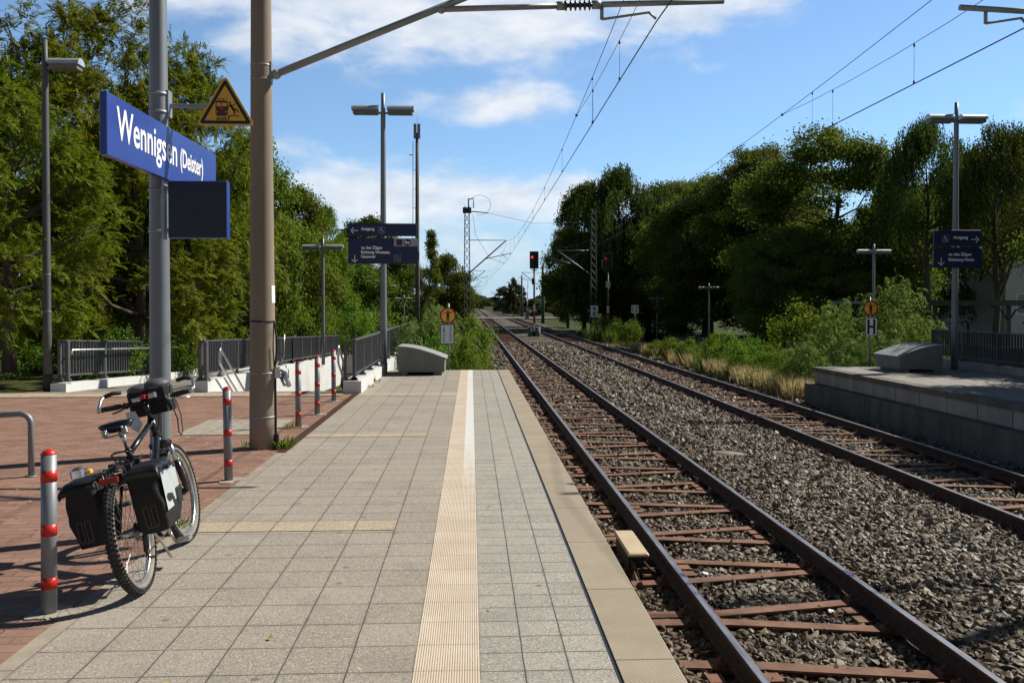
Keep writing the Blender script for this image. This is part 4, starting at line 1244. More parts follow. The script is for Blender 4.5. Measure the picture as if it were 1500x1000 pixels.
# ------------------------------------------------------------------ round pictogram signs at the platform ends
def end_sign(label, p, cpx, plate, hsign):
    q = gnd(*p); Y = q.y
    t = thing('platform_end_sign', label, 'sign', (q.x, Y, 0), group='round figure signs at the platform ends')
    c = at(cpx[0], cpx[1], Y)
    zt = c.z + 0.30
    mb = MB(); mb.lathe([(0.028, -0.05), (0.028, zt)], n=12); mb.build('post', M['galv'], t)
    r = 0.208; cx, cz = c.x - q.x, c.z
    mb = MB(); mb.prism(circle2(r, cx, cz, 36), 'Y', -0.040, -0.034); mb.build('ring_disc', M['disc_ring'], t)
    mb = MB(); mb.prism(circle2(r * 0.80, cx, cz, 36), 'Y', -0.0425, -0.0405); mb.build('orange_disc', M['orange_disc'], t)
    mb = MB(); o = (cx, -0.044, cz)
    put_poly(mb, circle2(0.022, 0, 0.118, 12), o, XA, ZA)
    for a in ([(-0.115, 0.068), (0.115, 0.068), (0.115, 0.088), (-0.115, 0.088)], [(-0.036, -0.04), (0.036, -0.04), (0.036, 0.068), (-0.036, 0.068)], [(-0.036, -0.150), (-0.006, -0.150), (-0.004, -0.04), (-0.036, -0.04)], [(0.006, -0.150), (0.036, -0.150), (0.036, -0.04), (0.004, -0.04)]):
        put_poly(mb, a, o, XA, ZA)
    mb.build('figure_pictogram', M['black_paint'], t)
    x0, x1, y0, y1 = plate
    a, b = at(x0, y1, Y), at(x1, y0, Y)
    ax, bx = a.x - q.x, b.x - q.x
    mb = MB(); mb.box(ax, bx, -0.040, -0.034, a.z, b.z); mb.build('plate_edge', M['black_paint'], t)
    mb = MB(); mb.box(ax + 0.018, bx - 0.018, -0.043, -0.0405, a.z + 0.018, b.z - 0.018); mb.build('white_plate', M['white_plate'] if hsign else M['white_sheet'], t)
    w, h = bx - ax, b.z - a.z; o = ((ax + bx) / 2, -0.0445, (a.z + b.z) / 2)
    mb = MB()
    if hsign:
        s = 0.062
        for k in (-1, 1): put_poly(mb, [(k * w * 0.235 - s / 2, -h * 0.41), (k * w * 0.235 + s / 2, -h * 0.41), (k * w * 0.235 + s / 2, h * 0.41), (k * w * 0.235 - s / 2, h * 0.41)], o, XA, ZA)
        put_poly(mb, [(-w * 0.235 + s / 2, -s / 2), (w * 0.235 - s / 2, -s / 2), (w * 0.235 - s / 2, s / 2), (-w * 0.235 + s / 2, s / 2)], o, XA, ZA)
        mb.build('letter', M['black_paint'], t)
    else:
        for k in (-1, 1): put_poly(mb, [(k * w * 0.235 - 0.024, -h * 0.40), (k * w * 0.235 + 0.024, -h * 0.40), (k * w * 0.235 + 0.024, h * 0.40), (k * w * 0.235 - 0.024, h * 0.40)], o, XA, ZA)
        mb.build('faded_bars', M['plate_grey'], t)
        mb = MB(); put_poly(mb, [(-0.10, 0.07), (-0.085, 0.065), (-0.065, 0.10), (-0.07, 0.13), (-0.10, 0.125)], (o[0], -0.0455, o[2]), XA, ZA); mb.build('sticker_residue', M['dark_sleeve'], t)
    return t
end_sign('round orange figure sign over a faded white plate, left platform end', (657, 541.5), (656.2, 462), (645, 665.4, 474.8, 504), False)
end_sign('round orange figure sign over a white H plate, right platform', (1273.5, 536), (1274.5, 451.5), (1266.2, 1284.4, 464.8, 492), True)

# ------------------------------------------------------------------ fences, parapets and handrails around the stairs and ramps
def fence(name, label, pts, h, pitch=0.11, post=1.45, foot=0.10, group='grey bar railings'):
    """pts: (x, y, z of the kerb top) along the run"""
    o = pts[0]
    t = thing(name, label, 'railing', o, 0, group)
    P = [Vector(p) - Vector(o) for p in pts]
    top, bars = MB(), MB()
    for a, b in zip(P[:-1], P[1:]):
        d = b - a; Lh = Vector((d.x, d.y, 0)).length
        n = max(1, round(Lh / post))
        ux = Vector((d.x, d.y, 0)).normalized(); uy = Vector((-ux.y, ux.x, 0))
        def bar(mb, c0, c1, wx, wz):
            vs = []
            for c in (c0, c1):
                for s in (-1, 1):
                    for z in (0, wz): vs.append(c + uy * s * wx / 2 + Vector((0, 0, z)))
            mb.add(vs, [(0, 1, 3, 2), (4, 6, 7, 5), (0, 4, 5, 1), (2, 3, 7, 6), (1, 5, 7, 3), (0, 2, 6, 4)])
        Z = Vector((0, 0, 1))
        bar(top, a + Z * (h - 0.03), b + Z * (h - 0.03), 0.075, 0.03)
        bar(bars, a + Z * foot, b + Z * foot, 0.035, 0.035)
        nb = int(Lh / pitch)
        for k in range(1, nb):
            c = a + d * (k / nb)
            vs = []
            for z in (foot + 0.036, h - 0.031):
                for (sx, sy) in ((-1, -1), (1, -1), (1, 1), (-1, 1)):
                    vs.append(c + ux * sx * 0.009 + uy * sy * 0.022 + Z * z)
            bars.add(vs, [(0, 1, 5, 4), (1, 2, 6, 5), (2, 3, 7, 6), (3, 0, 4, 7)])
        for k in range(n + 1):
            c = a + d * (k / n); mb = MB()
            ang = math.atan2(ux.y, ux.x)
            mt = Matrix.Translation(c) @ Matrix.Rotation(ang, 4, 'Z')
            mb.box(-0.028, 0.028, -0.030, 0.030, 0.0, h - 0.032, mat=mt)
            mb.box(-0.075, 0.075, -0.07, 0.07, 0.0, 0.014, mat=mt)
            mb.box(-0.05, 0.05, -0.05, 0.05, 0.014, 0.05, mat=mt)
            mb.build('post', M['fence_grey'], t)
    top.build('top_rail', M['fence_grey'], t); bars.build('bars', M['fence_grey'], t)
    return t
def wall(name, label, polys, mat, cat='wall'):
    mb = MB()
    for (poly, axis, a0, a1) in polys: mb.prism(poly, axis, a0, a1)
    o = mb.build(name, mat); tag(o, label, cat); return o
def lp_z(Y): return 0.205 - 0.030 * max(0, Y - 16.6)
wall('stair_parapet', 'white concrete parapet on the left of the stairs', [([(16.52, -3.4), (34, -3.4), (34, lp_z(34)), (16.9, 0.205), (16.52, 0.205)], 'X', -5.22, -4.925)], M['white_wall'])
fence('railing', 'long grey bar railing on the left stair parapet', [(-4.98, 16.62, 0.206), (-5.1, 16.66, 0.206), (-5.1, 20.5, lp_z(20.5)), (-5.1, 25, lp_z(25)), (-5.1, 33.7, lp_z(33.7))], 0.76)
wall('stair_parapet', 'white concrete parapet on the right of the stairs, beside the farthest bollard', [([(16.18, -3.4), (33.5, -3.4), (33.5, 0.225), (16.18, 0.225)], 'X', -2.36, -2.03)], M['white_wall'])
fence('railing', 'grey bar railing on the right stair parapet, left of the platform lamp', [(-2.34, 16.34, 0.226), (-2.18, 16.34, 0.226), (-2.18, 21.5, 0.226), (-2.18, 33, 0.226)], 0.76)
wall('stair_end_wall', 'low grey concrete wall behind the right stair railing', [([(-4.92, -3.4), (-1.9, -3.4), (-1.9, 0.45), (-4.92, -0.42)], 'Y', 33.6, 33.9)], M['concrete'])
def handrail(label, x, y0, z_up, z_lo, slope, L):
    t = thing('handrail', label, 'handrail', (x, y0, 0), group='steel stair handrails')
    mb = MB()
    pts = [(0, L, z_lo - slope * L), (0, 0.06, z_lo - slope * 0.06), (0, 0.0, z_lo + 0.02), (0, 0.0, z_up - 0.05), (0, 0.05, z_up - 0.0), (0, L, z_up - slope * L)]
    mb.tube(pts, 0.022, 10); mb.build('tube', M['steel_bright'], t)
    mb = MB()
    for k in (0.35, 1.9, 3.6):
        if k < L:
            s = 1 if x > -3.5 else -1
            mb.tube([(0, k, z_lo - slope * k), (0.09 * s, k, z_lo - slope * k - 0.05)], 0.010, 6)
    mb.build('bracket', M['steel_bright'], t)
handrail('steel stair handrail on the left parapet, behind the bollard row', -4.78, 16.78, 0.80, 0.53, 0.55, 4.6)
handrail('steel stair handrail on the right parapet, beside the farthest bollard', -2.50, 16.5, 0.86, 0.55, 0.55, 4.6)
kp = [(-7.80, 16.85), (-7.62, 20.5), (-7.66, 25), (-7.70, 40)]
mb = MB()
for (x0, y0), (x1, y1) in zip(kp[:-1], kp[1:]):
    za, zb = ramp_z(y0) + 0.17, ramp_z(y1) + 0.17
    vs = []
    for (x, y, z) in ((x0, y0, za), (x1, y1, zb)):
        vs += [(x - 0.16, y, z), (x + 0.13, y, z), (x + 0.13, y, z - 0.9), (x - 0.16, y, z - 0.9)]
    mb.add(vs, [(0, 1, 5, 4), (1, 2, 6, 5), (3, 0, 4, 7), (0, 3, 2, 1), (4, 5, 6, 7)])
o = mb.build('ramp_kerb', M['white_wall']); tag(o, 'low white kerb wall under the ramp railing, far left', 'kerb wall')
fence('railing', 'grey bar railing of the ramp overgrown with bushes', [(-7.70, 17.0, 0.165), (-7.86, 17.02, 0.165)] + [(x, y, ramp_z(y) + 0.171) for x, y in kp[1:]], 0.80, post=1.6)
t = thing('handrail', 'steel handrail along the overgrown ramp railing', 'handrail', (-7.68, 17.1, 0))
mb = MB(); mb.tube([(0, 0, 0.68), (0, 0.04, 0.76), (0.20, 3.5, 0.62), (0.18, 8, 0.44), (0.16, 16, 0.13)], 0.024, 10); mb.build('tube', M['steel_bright'], t)
mb = MB()
for y in (0.6, 3.4, 6.6, 10): 
    x = 0.20 * min(1, y / 3.5); z = 0.76 - 0.04 * y
    mb.tube([(x, y, z), (x - 0.08, y, z - 0.06)], 0.010, 6)
mb.build('bracket', M['steel_bright'], t)
q = at(280, 491, 27)
t = thing('utility_cabinet', 'white utility cabinet half hidden in bushes behind the ramp', 'cabinet', (q.x, 27, -0.75))
mb = MB(); mb.cbox(-0.24, 0.24, 0, 0.35, 0, q.z + 0.75 + 0.03, 0.01); mb.build('body', M['white_wall'], t)
mb = MB(); mb.box(-0.28, 0.28, -0.04, 0.39, q.z + 0.78, q.z + 0.83); mb.build('roof', M['white_wall'], t)
# right platform: kerb wall and railing of the far stairs
wall('stair_parapet', 'grey concrete parapet at the back of the right platform', [([(8, -1.0), (23.6, -1.0), (23.6, 0.16), (8, 0.16)], 'X', 12.55, 12.85)], M['concrete_block'])
fence('railing', 'dark bar railing at the back of the right platform', [(12.7, 23.4, 0.161), (12.7, 8.5, 0.161)], 0.80, group='grey bar railings')
wall('ramp_wall', 'low dark wall along the right ramp behind the weeds', [([(24, -2.2), (75, -3.6), (75, -1.55), (24, 0.02)], 'X', 13.2, 13.42)], M['concrete_dark'])
wall('ramp_wall', 'dark outer wall of the right ramp under the wood', [([(24, -2.2), (75, -3.6), (75, -1.2), (24, 0.35)], 'X', 17.4, 17.65)], M['concrete_dark'])
# ------------------------------------------------------------------ overhead line
def insul(mb, a, b, r=0.055, n=7):
    a, b = Vector(a), Vector(b)
    d = b - a; L = d.length; q = d.to_track_quat('Z', 'Y').to_matrix().to_4x4()
    prof = [(0.03, 0)]
    for k in range(n):
        z = L * (0.1 + 0.8 * k / n); dz = 0.8 * L / n
        prof += [(0.024, z), (r, z + dz * 0.25), (r * 0.9, z + dz * 0.45), (0.024, z + dz * 0.6)]
    prof.append((0.03, L))
    mb.lathe(prof, c=a, n=12, mat=q.to_3x3())
def cantilever(t, m, s, xr, zr):
    """t mast thing (local origin at its foot), s = side (+1 arm towards +X), m: dict of local points"""
    tube, ins, reg = MB(), MB(), MB()
    A, B = Vector(m['low']), Vector(m['top'])
    i0, i1 = A.lerp(B, 0.62), A.lerp(B, 0.70)
    tube.tube([A, i0], 0.042, 12); tube.tube([i1, B], 0.040, 12); insul(ins, i0, i1, 0.075, 6)
    C, D = Vector(m['h0']), Vector(m['h1'])
    j0, j1 = C.lerp(D, 0.42), C.lerp(D, 0.545)
    tube.tube([C, j0], 0.034, 12); tube.tube([j1, D], 0.034, 12); ins.build('insulator', M['insulator'], t); ins = MB(); insul(ins, j0, j1, 0.065, 6)
    tube.tube([j0 - (D - C).normalized() * 0.05, j0 + (D - C).normalized() * 0.05], 0.05, 10); tube.tube([j1 - (D - C).normalized() * 0.05, j1 + (D - C).normalized() * 0.05], 0.05, 10)
    # hinge where the level tube hangs from the arm
    reg.tube([A.lerp(B, m['hk']), C], 0.030, 8); reg.ball(C, 0.05)
    reg.tube([A - Vector((0.10 * s, 0, 0)), A], 0.045, 8); reg.ball(A, 0.06)
    reg.build('hinge', M['catenary_tube'], t); reg = MB()
    E = D.lerp(C, m['dk'])
    reg.tube([E, E - Vector((0, 0, 0.17))], 0.022, 8)
    F = E + Vector((0.06 * s, 0, -0.16))
    W = Vector(m['wire'])
    reg.tube([E - Vector((0, 0, 0.17)), F, F.lerp(W, 0.85) + Vector((0, 0, 0.09)), W + Vector((0, 0, 0.02))], 0.016, 8)
    top = MB(); T = Vector(m['tie']); top.tube([T, B], 0.022, 8)
    c = tube.build('cantilever', M['catenary_tube'], t)
    ins.build('insulator', M['insulator'], c); reg.build('registration_arm', M['catenary_tube'], c); top.build('tie_tube', M['catenary_tube'], c)
MX, MY = -2.39, 10.1
t = thing('catenary_mast', 'round concrete catenary mast at the platform edge, weeds at its foot', 'mast', (MX, MY, 0))
mb = MB(); mb.lathe([(0.150, -0.03), (0.149, 0.3), (0.137, 1.65), (0.112, 5.2), (0.098, 8.2), (0.09, 8.22)], n=36); mb.build('shaft', M['concrete_mast'], t)
cantilever(t, {'low': (0.165, 0, 4.27), 'top': (4.59, 0, 6.13), 'tie': (0.09, 0, 6.5), 'h0': (2.05, 0, 5.035), 'h1': (5.34, 0, 5.185), 'hk': 0.430, 'dk': 0.435, 'wire': (4.545, 0, 4.945)}, 1, 2.16, 0)
mb = MB()
mb.box(0.095, 0.125, -0.05, 0.05, 4.16, 4.40)
mb.build('arm_bracket', M['galv_light'], t)
for z, r in ((0.36, 0.149), (0.86, 0.143), (4.20, 0.118), (4.36, 0.117)):
    mb = MB(); mb.lathe([(r, z - 0.008), (r + 0.004, z - 0.008), (r + 0.004, z + 0.008), (r, z + 0.008)], n=28); mb.build('band', M['galv_light'], t)
mb = MB()
mb.tube([(0.155, -0.03, 0.0), (0.153, -0.03, 0.5), (0.150, -0.03, 0.95), (0.160, -0.03, 1.05), (0.175, -0.03, 1.20), (0.145, -0.03, 1.42), (0.140, -0.03, 1.45)], 0.012, 8)
mb.lathe([(0.139, 1.44), (0.148, 1.446), (0.148, 1.458), (0.138, 1.464)], n=28)
mb.build('cable', M['rubber'], t)
mb = MB(); mb.box(0.135, 0.185, -0.06, 0.0, 0.05, 0.16); mb.build('cable_shoe', M['dark_sleeve'], t)
mb = MB()
mb.box(0.148, 0.20, -0.05, 0.0, 0.80, 0.93)
mb.tube([(0.19, -0.03, 0.90), (0.27, -0.03, 0.86), (0.30, -0.03, 0.72), (0.25, -0.03, 0.72), (0.21, -0.03, 0.82)], 0.018, 8)
mb.tube([(0.22, -0.02, 0.86), (0.28, -0.02, 0.78), (0.31, -0.02, 0.70)], 0.026, 8)
mb.tube([(0.20, -0.03, 0.95), (0.25, -0.03, 1.05), (0.255, -0.03, 1.3)], 0.005, 6)
mb.tube([(0.26, -0.03, 0.95), (0.30, -0.03, 0.90), (0.30, -0.03, 0.80)], 0.007, 6)
mb.build('clamp', M['steel_bright'], t)
mb = MB()
for k in range(6):
    a = R(-30 + 10 * k)
    a2 = a + R(10)
    rr = 0.1415
    mb.add([(rr * math.cos(a), rr * math.sin(a), 1.66), (rr * math.cos(a2), rr * math.sin(a2), 1.66), (rr * math.cos(a2) * 0.985, rr * math.sin(a2) * 0.985, 1.86), (rr * math.cos(a) * 0.985, rr * math.sin(a) * 0.985, 1.86)], [(0, 1, 2, 3)])
mb.build('notice_strip', M['white_paint'], t)
# the mast of the far track stands just outside the view, its arm reaches in
t = thing('catenary_mast', 'second mast, right of the view, whose tube end shows at the top right', 'mast', (12.1, 10.1, 0))
mb = MB(); mb.lathe([(0.150, -0.03), (0.137, 1.65), (0.112, 5.2), (0.098, 8.2), (0.09, 8.22)], n=28); mb.build('shaft', M['concrete_mast'], t)
cantilever(t, {'low': (-0.215, 0, 4.33), 'top': (-5.5, 0, 6.13), 'tie': (-0.09, 0, 6.5), 'h0': (-2.6, 0, 5.0), 'h1': (-6.32, 0, 5.155), 'hk': 0.45, 'dk': 0.085, 'wire': (-5.5, 0, 4.945)}, 1, 6.6, 0)

def lattice_mast(label, x, y, zb, ztop, w, group):
    t = thing('lattice_mast', label, 'mast', (x, y, zb), 0, group)
    H = ztop - zb
    mb = MB()
    def hw(z): return (w / 2) * (1 - 0.35 * z / H)
    for sx in (-1, 1):
        for sy in (-1, 1):
            mb.tube([(sx * hw(0), sy * hw(0), -0.3), (sx * hw(H), sy * hw(H), H)], 0.030, 4, smooth=False)
    n = 16
    for k in range(n):
        z0, z1 = H * (0.08 + 0.92 * k / n), H * (0.08 + 0.92 * (k + 1) / n)
        a, b = hw(z0), hw(z1)
        for (p0, p1) in (((-a, -a, z0), (b, -b, z1)), ((a, -a, z0), (-b, -b, z1)), ((-a, a, z0), (b, b, z1)), ((a, a, z0), (-b, b, z1)), ((-a, -a, z0), (-b, b, z1)), ((a, -a, z0), (b, b, z1))):
            mb.tube([p0, p1], 0.014, 4, smooth=False)
    mb.build('lattice', M['lattice'], t)
    mb = MB(); mb.cbox(-w * 0.7, w * 0.7, -w * 0.7, w * 0.7, -0.4, 0.15, 0.03); mb.build('footing', M['concrete'], t)
    return t, H
GM = 'catenary masts along the line'
def simple_arm(t, s, dx, zl, zh, zw, bright=False):
    """cantilever of a distant mast: diagonal strut, top tie, level tube"""
    mb = MB()
    mb.tube([(0.15 * s, 0, zl), (dx * s, 0, zh)], 0.045, 8)
    mb.tube([(0.15 * s, 0, zh), (dx * s, 0, zh)], 0.028, 6)
    mb.tube([(dx * 0.42 * s, 0, zl + (zh - zl) * 0.42), (dx * 1.12 * s, 0, zw + 0.45)], 0.03, 6)
    mb.tube([(dx * 0.85 * s, 0, zw + 0.47), (dx * 1.02 * s, 0, zw + 0.05)], 0.016, 6)
    mb.build('cantilever', M['galv_light'] if bright else M['lattice'], t)
t, H = lattice_mast('tall lattice mast left of the tracks with feeder bracket on top', -0.28, 61, -1.1, 8.45, 0.46, GM)
simple_arm(t, 1, 2.75, 4.9, 7.2, 5.85)
mb = MB()
mb.box(-0.30, 0.30, -0.3, 0.3, H - 0.45, H - 0.1); mb.tube([(0.1, 0, H - 0.2), (0.1, 0, H + 0.55)], 0.05, 6); mb.tube([(0.45, 0, H - 0.1), (0.45, 0, H + 0.55), (0.1, 0, H + 0.5)], 0.04, 6)
mb.tube([(0.3, 0, H - 0.35), (1.5, 0, H - 0.45)], 0.04, 6); mb.build('feeder_bracket', M['lattice'], t)
mb = MB(); mb.tube([(0.4, 0, H - 0.5), (0.6, 0, H - 2.0), (1.6, 0, H - 3.6), (2.7, 0, H - 4.0)], 0.012, 5)
pts = [(0.9 + 0.75 * math.cos(R(a)), 0, H + 0.1 + 0.7 * math.sin(R(a))) for a in range(150, -120, -20)]
mb.tube(pts, 0.012, 5); mb.build('jumper_wire', M['wire'], t)
mb = MB(); mb.box(-0.25, 0.25, -0.36, -0.24, 0.55, 1.6); mb.build('switch_box', M['lattice'], t)
mb = MB(); mb.box(-0.30, 0.30, -0.38, -0.365, 0.9, 1.35); mb.build('plate', M['plate_grey'], t)
t, H = lattice_mast('lattice mast before the dark wood carrying the 4 8 plate', 9.75, 69, -1.1, 9.2, 0.50, GM)
simple_arm(t, -1, 2.9, 5.0, 7.0, 5.85, True)
mb = MB(); mb.box(-0.30, 0.30, -0.40, -0.38, 1.70, 2.62); mb.build('number_plate', M['white_plate'], t)
mb = MB(); put_fit(mb, '4', 0.34, 0.22, (-0.11, -0.403, 2.20), XA, ZA); put_fit(mb, '8', 0.34, 0.23, (-0.115, -0.403, 1.78), XA, ZA); mb.build('numerals', M['black_paint'], t)
def plain_mast(label, x, y, h, s):
    t = thing('far_catenary_mast', label, 'mast', (x, y, -1.1), 0, GM)
    mb = MB(); mb.lathe([(0.24, -0.3), (0.21, 3), (0.15, h)], n=10); mb.build('shaft', M['lattice'] , t)
    simple_arm(t, s, 2.9, 4.9, 7.0, 5.85)
    return t
plain_mast('dark concrete mast right of the railway signal, nearest of the far row', 9.75, 118, 8.0, -1)
plain_mast('far concrete mast between the signal and the raised barrier', 9.75, 167, 8.2, -1)
plain_mast('far concrete mast before the dark far trees', 9.75, 221, 8.2, -1)
plain_mast('far concrete mast before the yellowish round tree', 9.75, 300, 8.2, -1)
plain_mast('dark mast directly left of the tall lattice mast', -1.05, 112, 7.6, 1)
plain_mast('far mast hidden behind the lattice mast, arm showing right', -0.9, 163, 8.2, 1)
plain_mast('farther mast behind the lattice mast, arm showing low', -0.9, 214, 8.2, 1)
plain_mast('farthest mast on the left where the wires meet', -0.9, 300, 8.2, 1)

def catenary(label, name, sup, dy0):
    """sup: (x, y, z contact, z messenger) at each support"""
    t = thing('overhead_line', label, 'overhead line', (sup[1][0], sup[1][1], sup[1][2]), 0, 'overhead lines')
    o = Vector((sup[1][0], sup[1][1], sup[1][2]))
    c, m, st = MB(), MB(), MB()
    pc, pm = [], []
    drops = []
    for i, (a, b) in enumerate(zip(sup[:-1], sup[1:])):
        n = 24
        sag = 0.95 if i == 1 else 0.9
        def cp(u): return Vector((a[0] + (b[0]-a[0])*u, a[1] + (b[1]-a[1])*u, a[2] + (b[2]-a[2])*u))
        def mp(u): return Vector((a[0] + (b[0]-a[0])*u, a[1] + (b[1]-a[1])*u, a[3] + (b[3]-a[3])*u - 4*sag*u*(1-u)))
        for k in range(n + (i == len(sup) - 2)): pc.append(cp(k/n) - o); pm.append(mp(k/n) - o)
        L = b[1] - a[1]
        for k in range(1, 9):
            u = k / 9
            if a[1] + L*u > 2: drops.append((cp(u) - o, mp(u) - o))
        # stitch wire hanging below the messenger at each support
        if i == 1:
            w = 8.2 / L
            p0 = mp(w) - o
            pts = [p0] + [(mp(w * (1 - k / 6)) - o).lerp(cp(w * (1 - k / 6)) - o, 0.0) - Vector((0, 0, 0.0)) for k in range(1, 1)]
            q0 = Vector((a[0], a[1], a[3] - 0.55)) - o
            pts += [p0.lerp(q0, k / 5) - Vector((0, 0, 0.10 * 4 * (k/5) * (1-k/5))) for k in range(1, 6)] 
            st.tube(pts + [q0 + (q0 - p0) * 0.5 * Vector((1, 1, 0)).length * 0 + Vector((0, -6, 0.25))], 0.0045, 6)
            st.ball(p0, 0.03, n=8, m=6)
            for f in (0.32, 0.68):
                qq = p0.lerp(q0, 1 - f) - Vector((0, 0, 0.10 * 4 * f * (1 - f)))
                u = (qq + o).y
                u = (u - a[1]) / L
                drops.append((cp(u) - o, qq))
    c.tube(pc, 0.0085, 6); m.tube(pm, 0.0058, 6)
    c.build('contact_wire', M['wire'], t); m.build('messenger_wire', M['wire'], t); st.build('stitch_wire', M['wire'], t)
    for p, q in drops:
        if abs((p + o).y - 10.1) < 1.0: continue
        mb = MB(); mb.tube([p, q], 0.0032, 5); mb.tube([p, p + Vector((0, 0, 0.05))], 0.014, 6); mb.tube([q, q - Vector((0, 0, 0.05))], 0.014, 6)
        mb.build('dropper', M['wire'], t)
    return t
catenary('overhead line above the near track', 'near', [(2.9, -40, 4.74, 6.2), (2.155, 10.1, 4.93, 6.13), (2.55, 61, 4.74, 6.1), (2.2, 112, 4.74, 6.1), (2.6, 163, 4.74, 6.1), (2.2, 214, 4.74, 6.1), (2.6, 300, 4.74, 6.1)], 0)
catenary('overhead line above the far track', 'far', [(7.3, -40, 4.74, 6.2), (6.58, 10.1, 4.93, 6.13), (6.85, 69, 4.74, 6.1), (7.1, 118, 4.74, 6.1), (6.8, 167, 4.74, 6.1), (7.1, 221, 4.74, 6.1), (6.8, 300, 4.74, 6.1)], 0)
o = Vector((-0.28, 61, 8.0)); mb = MB()
mb.tube([(1.5, 0, 0.0), (5, 4, -0.35), (9.4, 8, 0.15)], 0.012, 5)
w = mb.build('cross_wire', M['wire']); w.location = o; tag(w, 'thin wire crossing from the tall lattice mast to the opposite mast', 'wire')

# ------------------------------------------------------------------ railway signals
def signal(label, p, Y, zb, top_px, base=True, hood=True):
    q = at(p, top_px, Y)
    t = thing('railway_signal', label, 'railway signal', (q.x, Y, zb), 0, 'red railway signals')
    H = q.z - zb
    mb = MB(); mb.lathe([(0.075, 0), (0.07, H - 1.2)], n=12); mb.build('mast', M['lattice'], t)
    mb = MB(); mb.cbox(-0.35, 0.35, 0.02, 0.10, H - 1.36, H, 0.03); mb.cbox(-0.30, 0.30, 0.10, 0.34, H - 1.30, H - 0.06, 0.03)
    mb.box(-0.2, 0.2, -0.1, 0.3, H - 1.50, H - 1.44)
    hd = mb.build('signal_head', M['signal_black'], t)
    for (x, z) in ((-0.16, -0.46), (0.16, -0.46), (0.0, -0.85), (-0.16, -0.2), (0.16, -0.2), (0.16, -1.15)):
        mb = MB()
        n = 10; vs = []; 
        for k in range(n + 1):
            a = R(-20 + 220 * k / n)
            for y in (0.018, -0.22): vs.append((x + 0.105 * math.cos(a), y, H + z + 0.105 * math.sin(a)))
        mb.add(vs, [(2*k, 2*k+1, 2*k+3, 2*k+2) for k in range(n)])
        mb.build('hood', M['signal_black'], hd)
    mb = MB(); mb.lathe([(0.095, -0.012), (0.095, 0.0)], c=(-0.16, 0.006, H - 0.46), axis='Y', n=16); mb.build('lit_lamp', M['red_lamp'] if base else M['red_lamp_dim'], hd)
    pl = MB(); zt = H - 4.05 if H > 5.6 else H * 0.36
    pl.box(-0.085, 0.085, -0.10, -0.085, 0.5, 1.08); pl.box(-0.085, 0.085, -0.10, -0.085, 2.05, 2.6); pl.build('white_panel', M['white_paint'], t)
    pl = MB(); pl.box(-0.085, 0.085, -0.10, -0.085, 1.08, 2.05); pl.build('red_panel', M['red_band'], t)
    if base:
        mb = MB()
        for x in (-0.28, 0.28): mb.lathe([(0.22, -0.2), (0.22, 0.78)], c=(x, 0, 0), n=16)
        b = mb.build('base', M['signal_box'], t)
        mb = MB()
        for x in (-0.28, 0.28): mb.lathe([(0.23, 0.782), (0.23, 0.83)], c=(x, 0, 0), n=16)
        mb.build('base_cap', M['concrete'], b)
        mb = MB(); mb.box(-0.19, -0.08, -0.15, -0.02, H - 2.6, H - 2.1); mb.build('cable_box', M['lattice'], t)
    else:
        mb = MB(); mb.box(-0.18, 0.18, -0.10, -0.09, H - 2.65, H - 2.2); mb.build('identity_plate', M['white_sheet'], t)
        mb = MB(); mb.box(-0.42, -0.36, 0.0, 0.3, H - 1.2, H - 0.5); mb.build('side_box', M['lattice'], t)
signal('red light signal between the two tracks on twin drums', 782.5, 68, -0.98, 368)
signal('red light signal before the dark wood with white plate', 890.5, 66, -1.1, 370, base=False)
q = at(930, 453, 60)
t = thing('number_post', 'white plate on a post reading 12, right of the tracks', 'sign', (q.x, 60, -1.1))
mb = MB(); mb.lathe([(0.04, -0.1), (0.04, q.z + 1.1)], n=10); mb.build('post', M['galv'], t)
mb = MB(); mb.box(-0.25, 0.25, -0.06, -0.045, q.z + 0.83, q.z + 1.40); mb.build('plate', M['white_plate'], t)
mb = MB(); put_fit(mb, '12', 0.40, 0.36, (-0.18, -0.063, q.z + 0.92), XA, ZA); mb.build('numerals', M['black_paint'], t)

# ------------------------------------------------------------------ small things on the ballast
t = thing('track_box', 'cream topped trackside box beside the near rail', 'trackside box', (1.59, 8.60, -0.97), 0)
mb = MB(); mb.cbox(-0.10, 0.10, -0.44, 0.42, 0.222, 0.252, 0.012); mb.build('cover', M['cream_metal'], t)
mb = MB(); mb.box(-0.085, 0.085, -0.36, 0.36, -0.02, 0.221); mb.build('housing', M['dark_sleeve'], t)
mb = MB()
mb.box(-0.13, 0.20, -0.42, -0.37, 0.04, 0.10); mb.box(-0.13, 0.20, 0.37, 0.42, 0.04, 0.10); mb.build('base_frame', M['rail'], t); mb = MB(); mb.tube([(-0.05, -0.36, 0.17), (-0.05, -0.46, 0.14), (-0.02, -0.50, 0.02)], 0.022, 8); mb.tube([(0.06, -0.36, 0.15), (0.10, -0.46, 0.11), (0.20, -0.48, 0.06)], 0.012, 8)
mb.build('cables', M['rail'], t)
t = thing('manhole_cover', 'round concrete manhole cover in the ballast', 'manhole cover', (4.38, 14.55, -0.915))
mb = MB(); mb.lathe([(0.30, -0.1), (0.30, 0.03), (0.245, 0.034), (0.24, 0.02)], n=36); mb.build('rim', M['sleeper'], t)
mb = MB(); mb.lathe([(0.236, -0.1), (0.236, 0.028), (0.0, 0.034)], n=36); mb.build('lid', M['lid_grey'], t)
q = gnd(828, 518, -0.9); o = MB(); o.box(-0.36, 0.36, -0.25, 0.25, -0.12, 0.07); o = o.build('cable_duct_lid', M['rail']); o.location = q; tag(o, 'dark rusty slab lying between the tracks', 'slab')
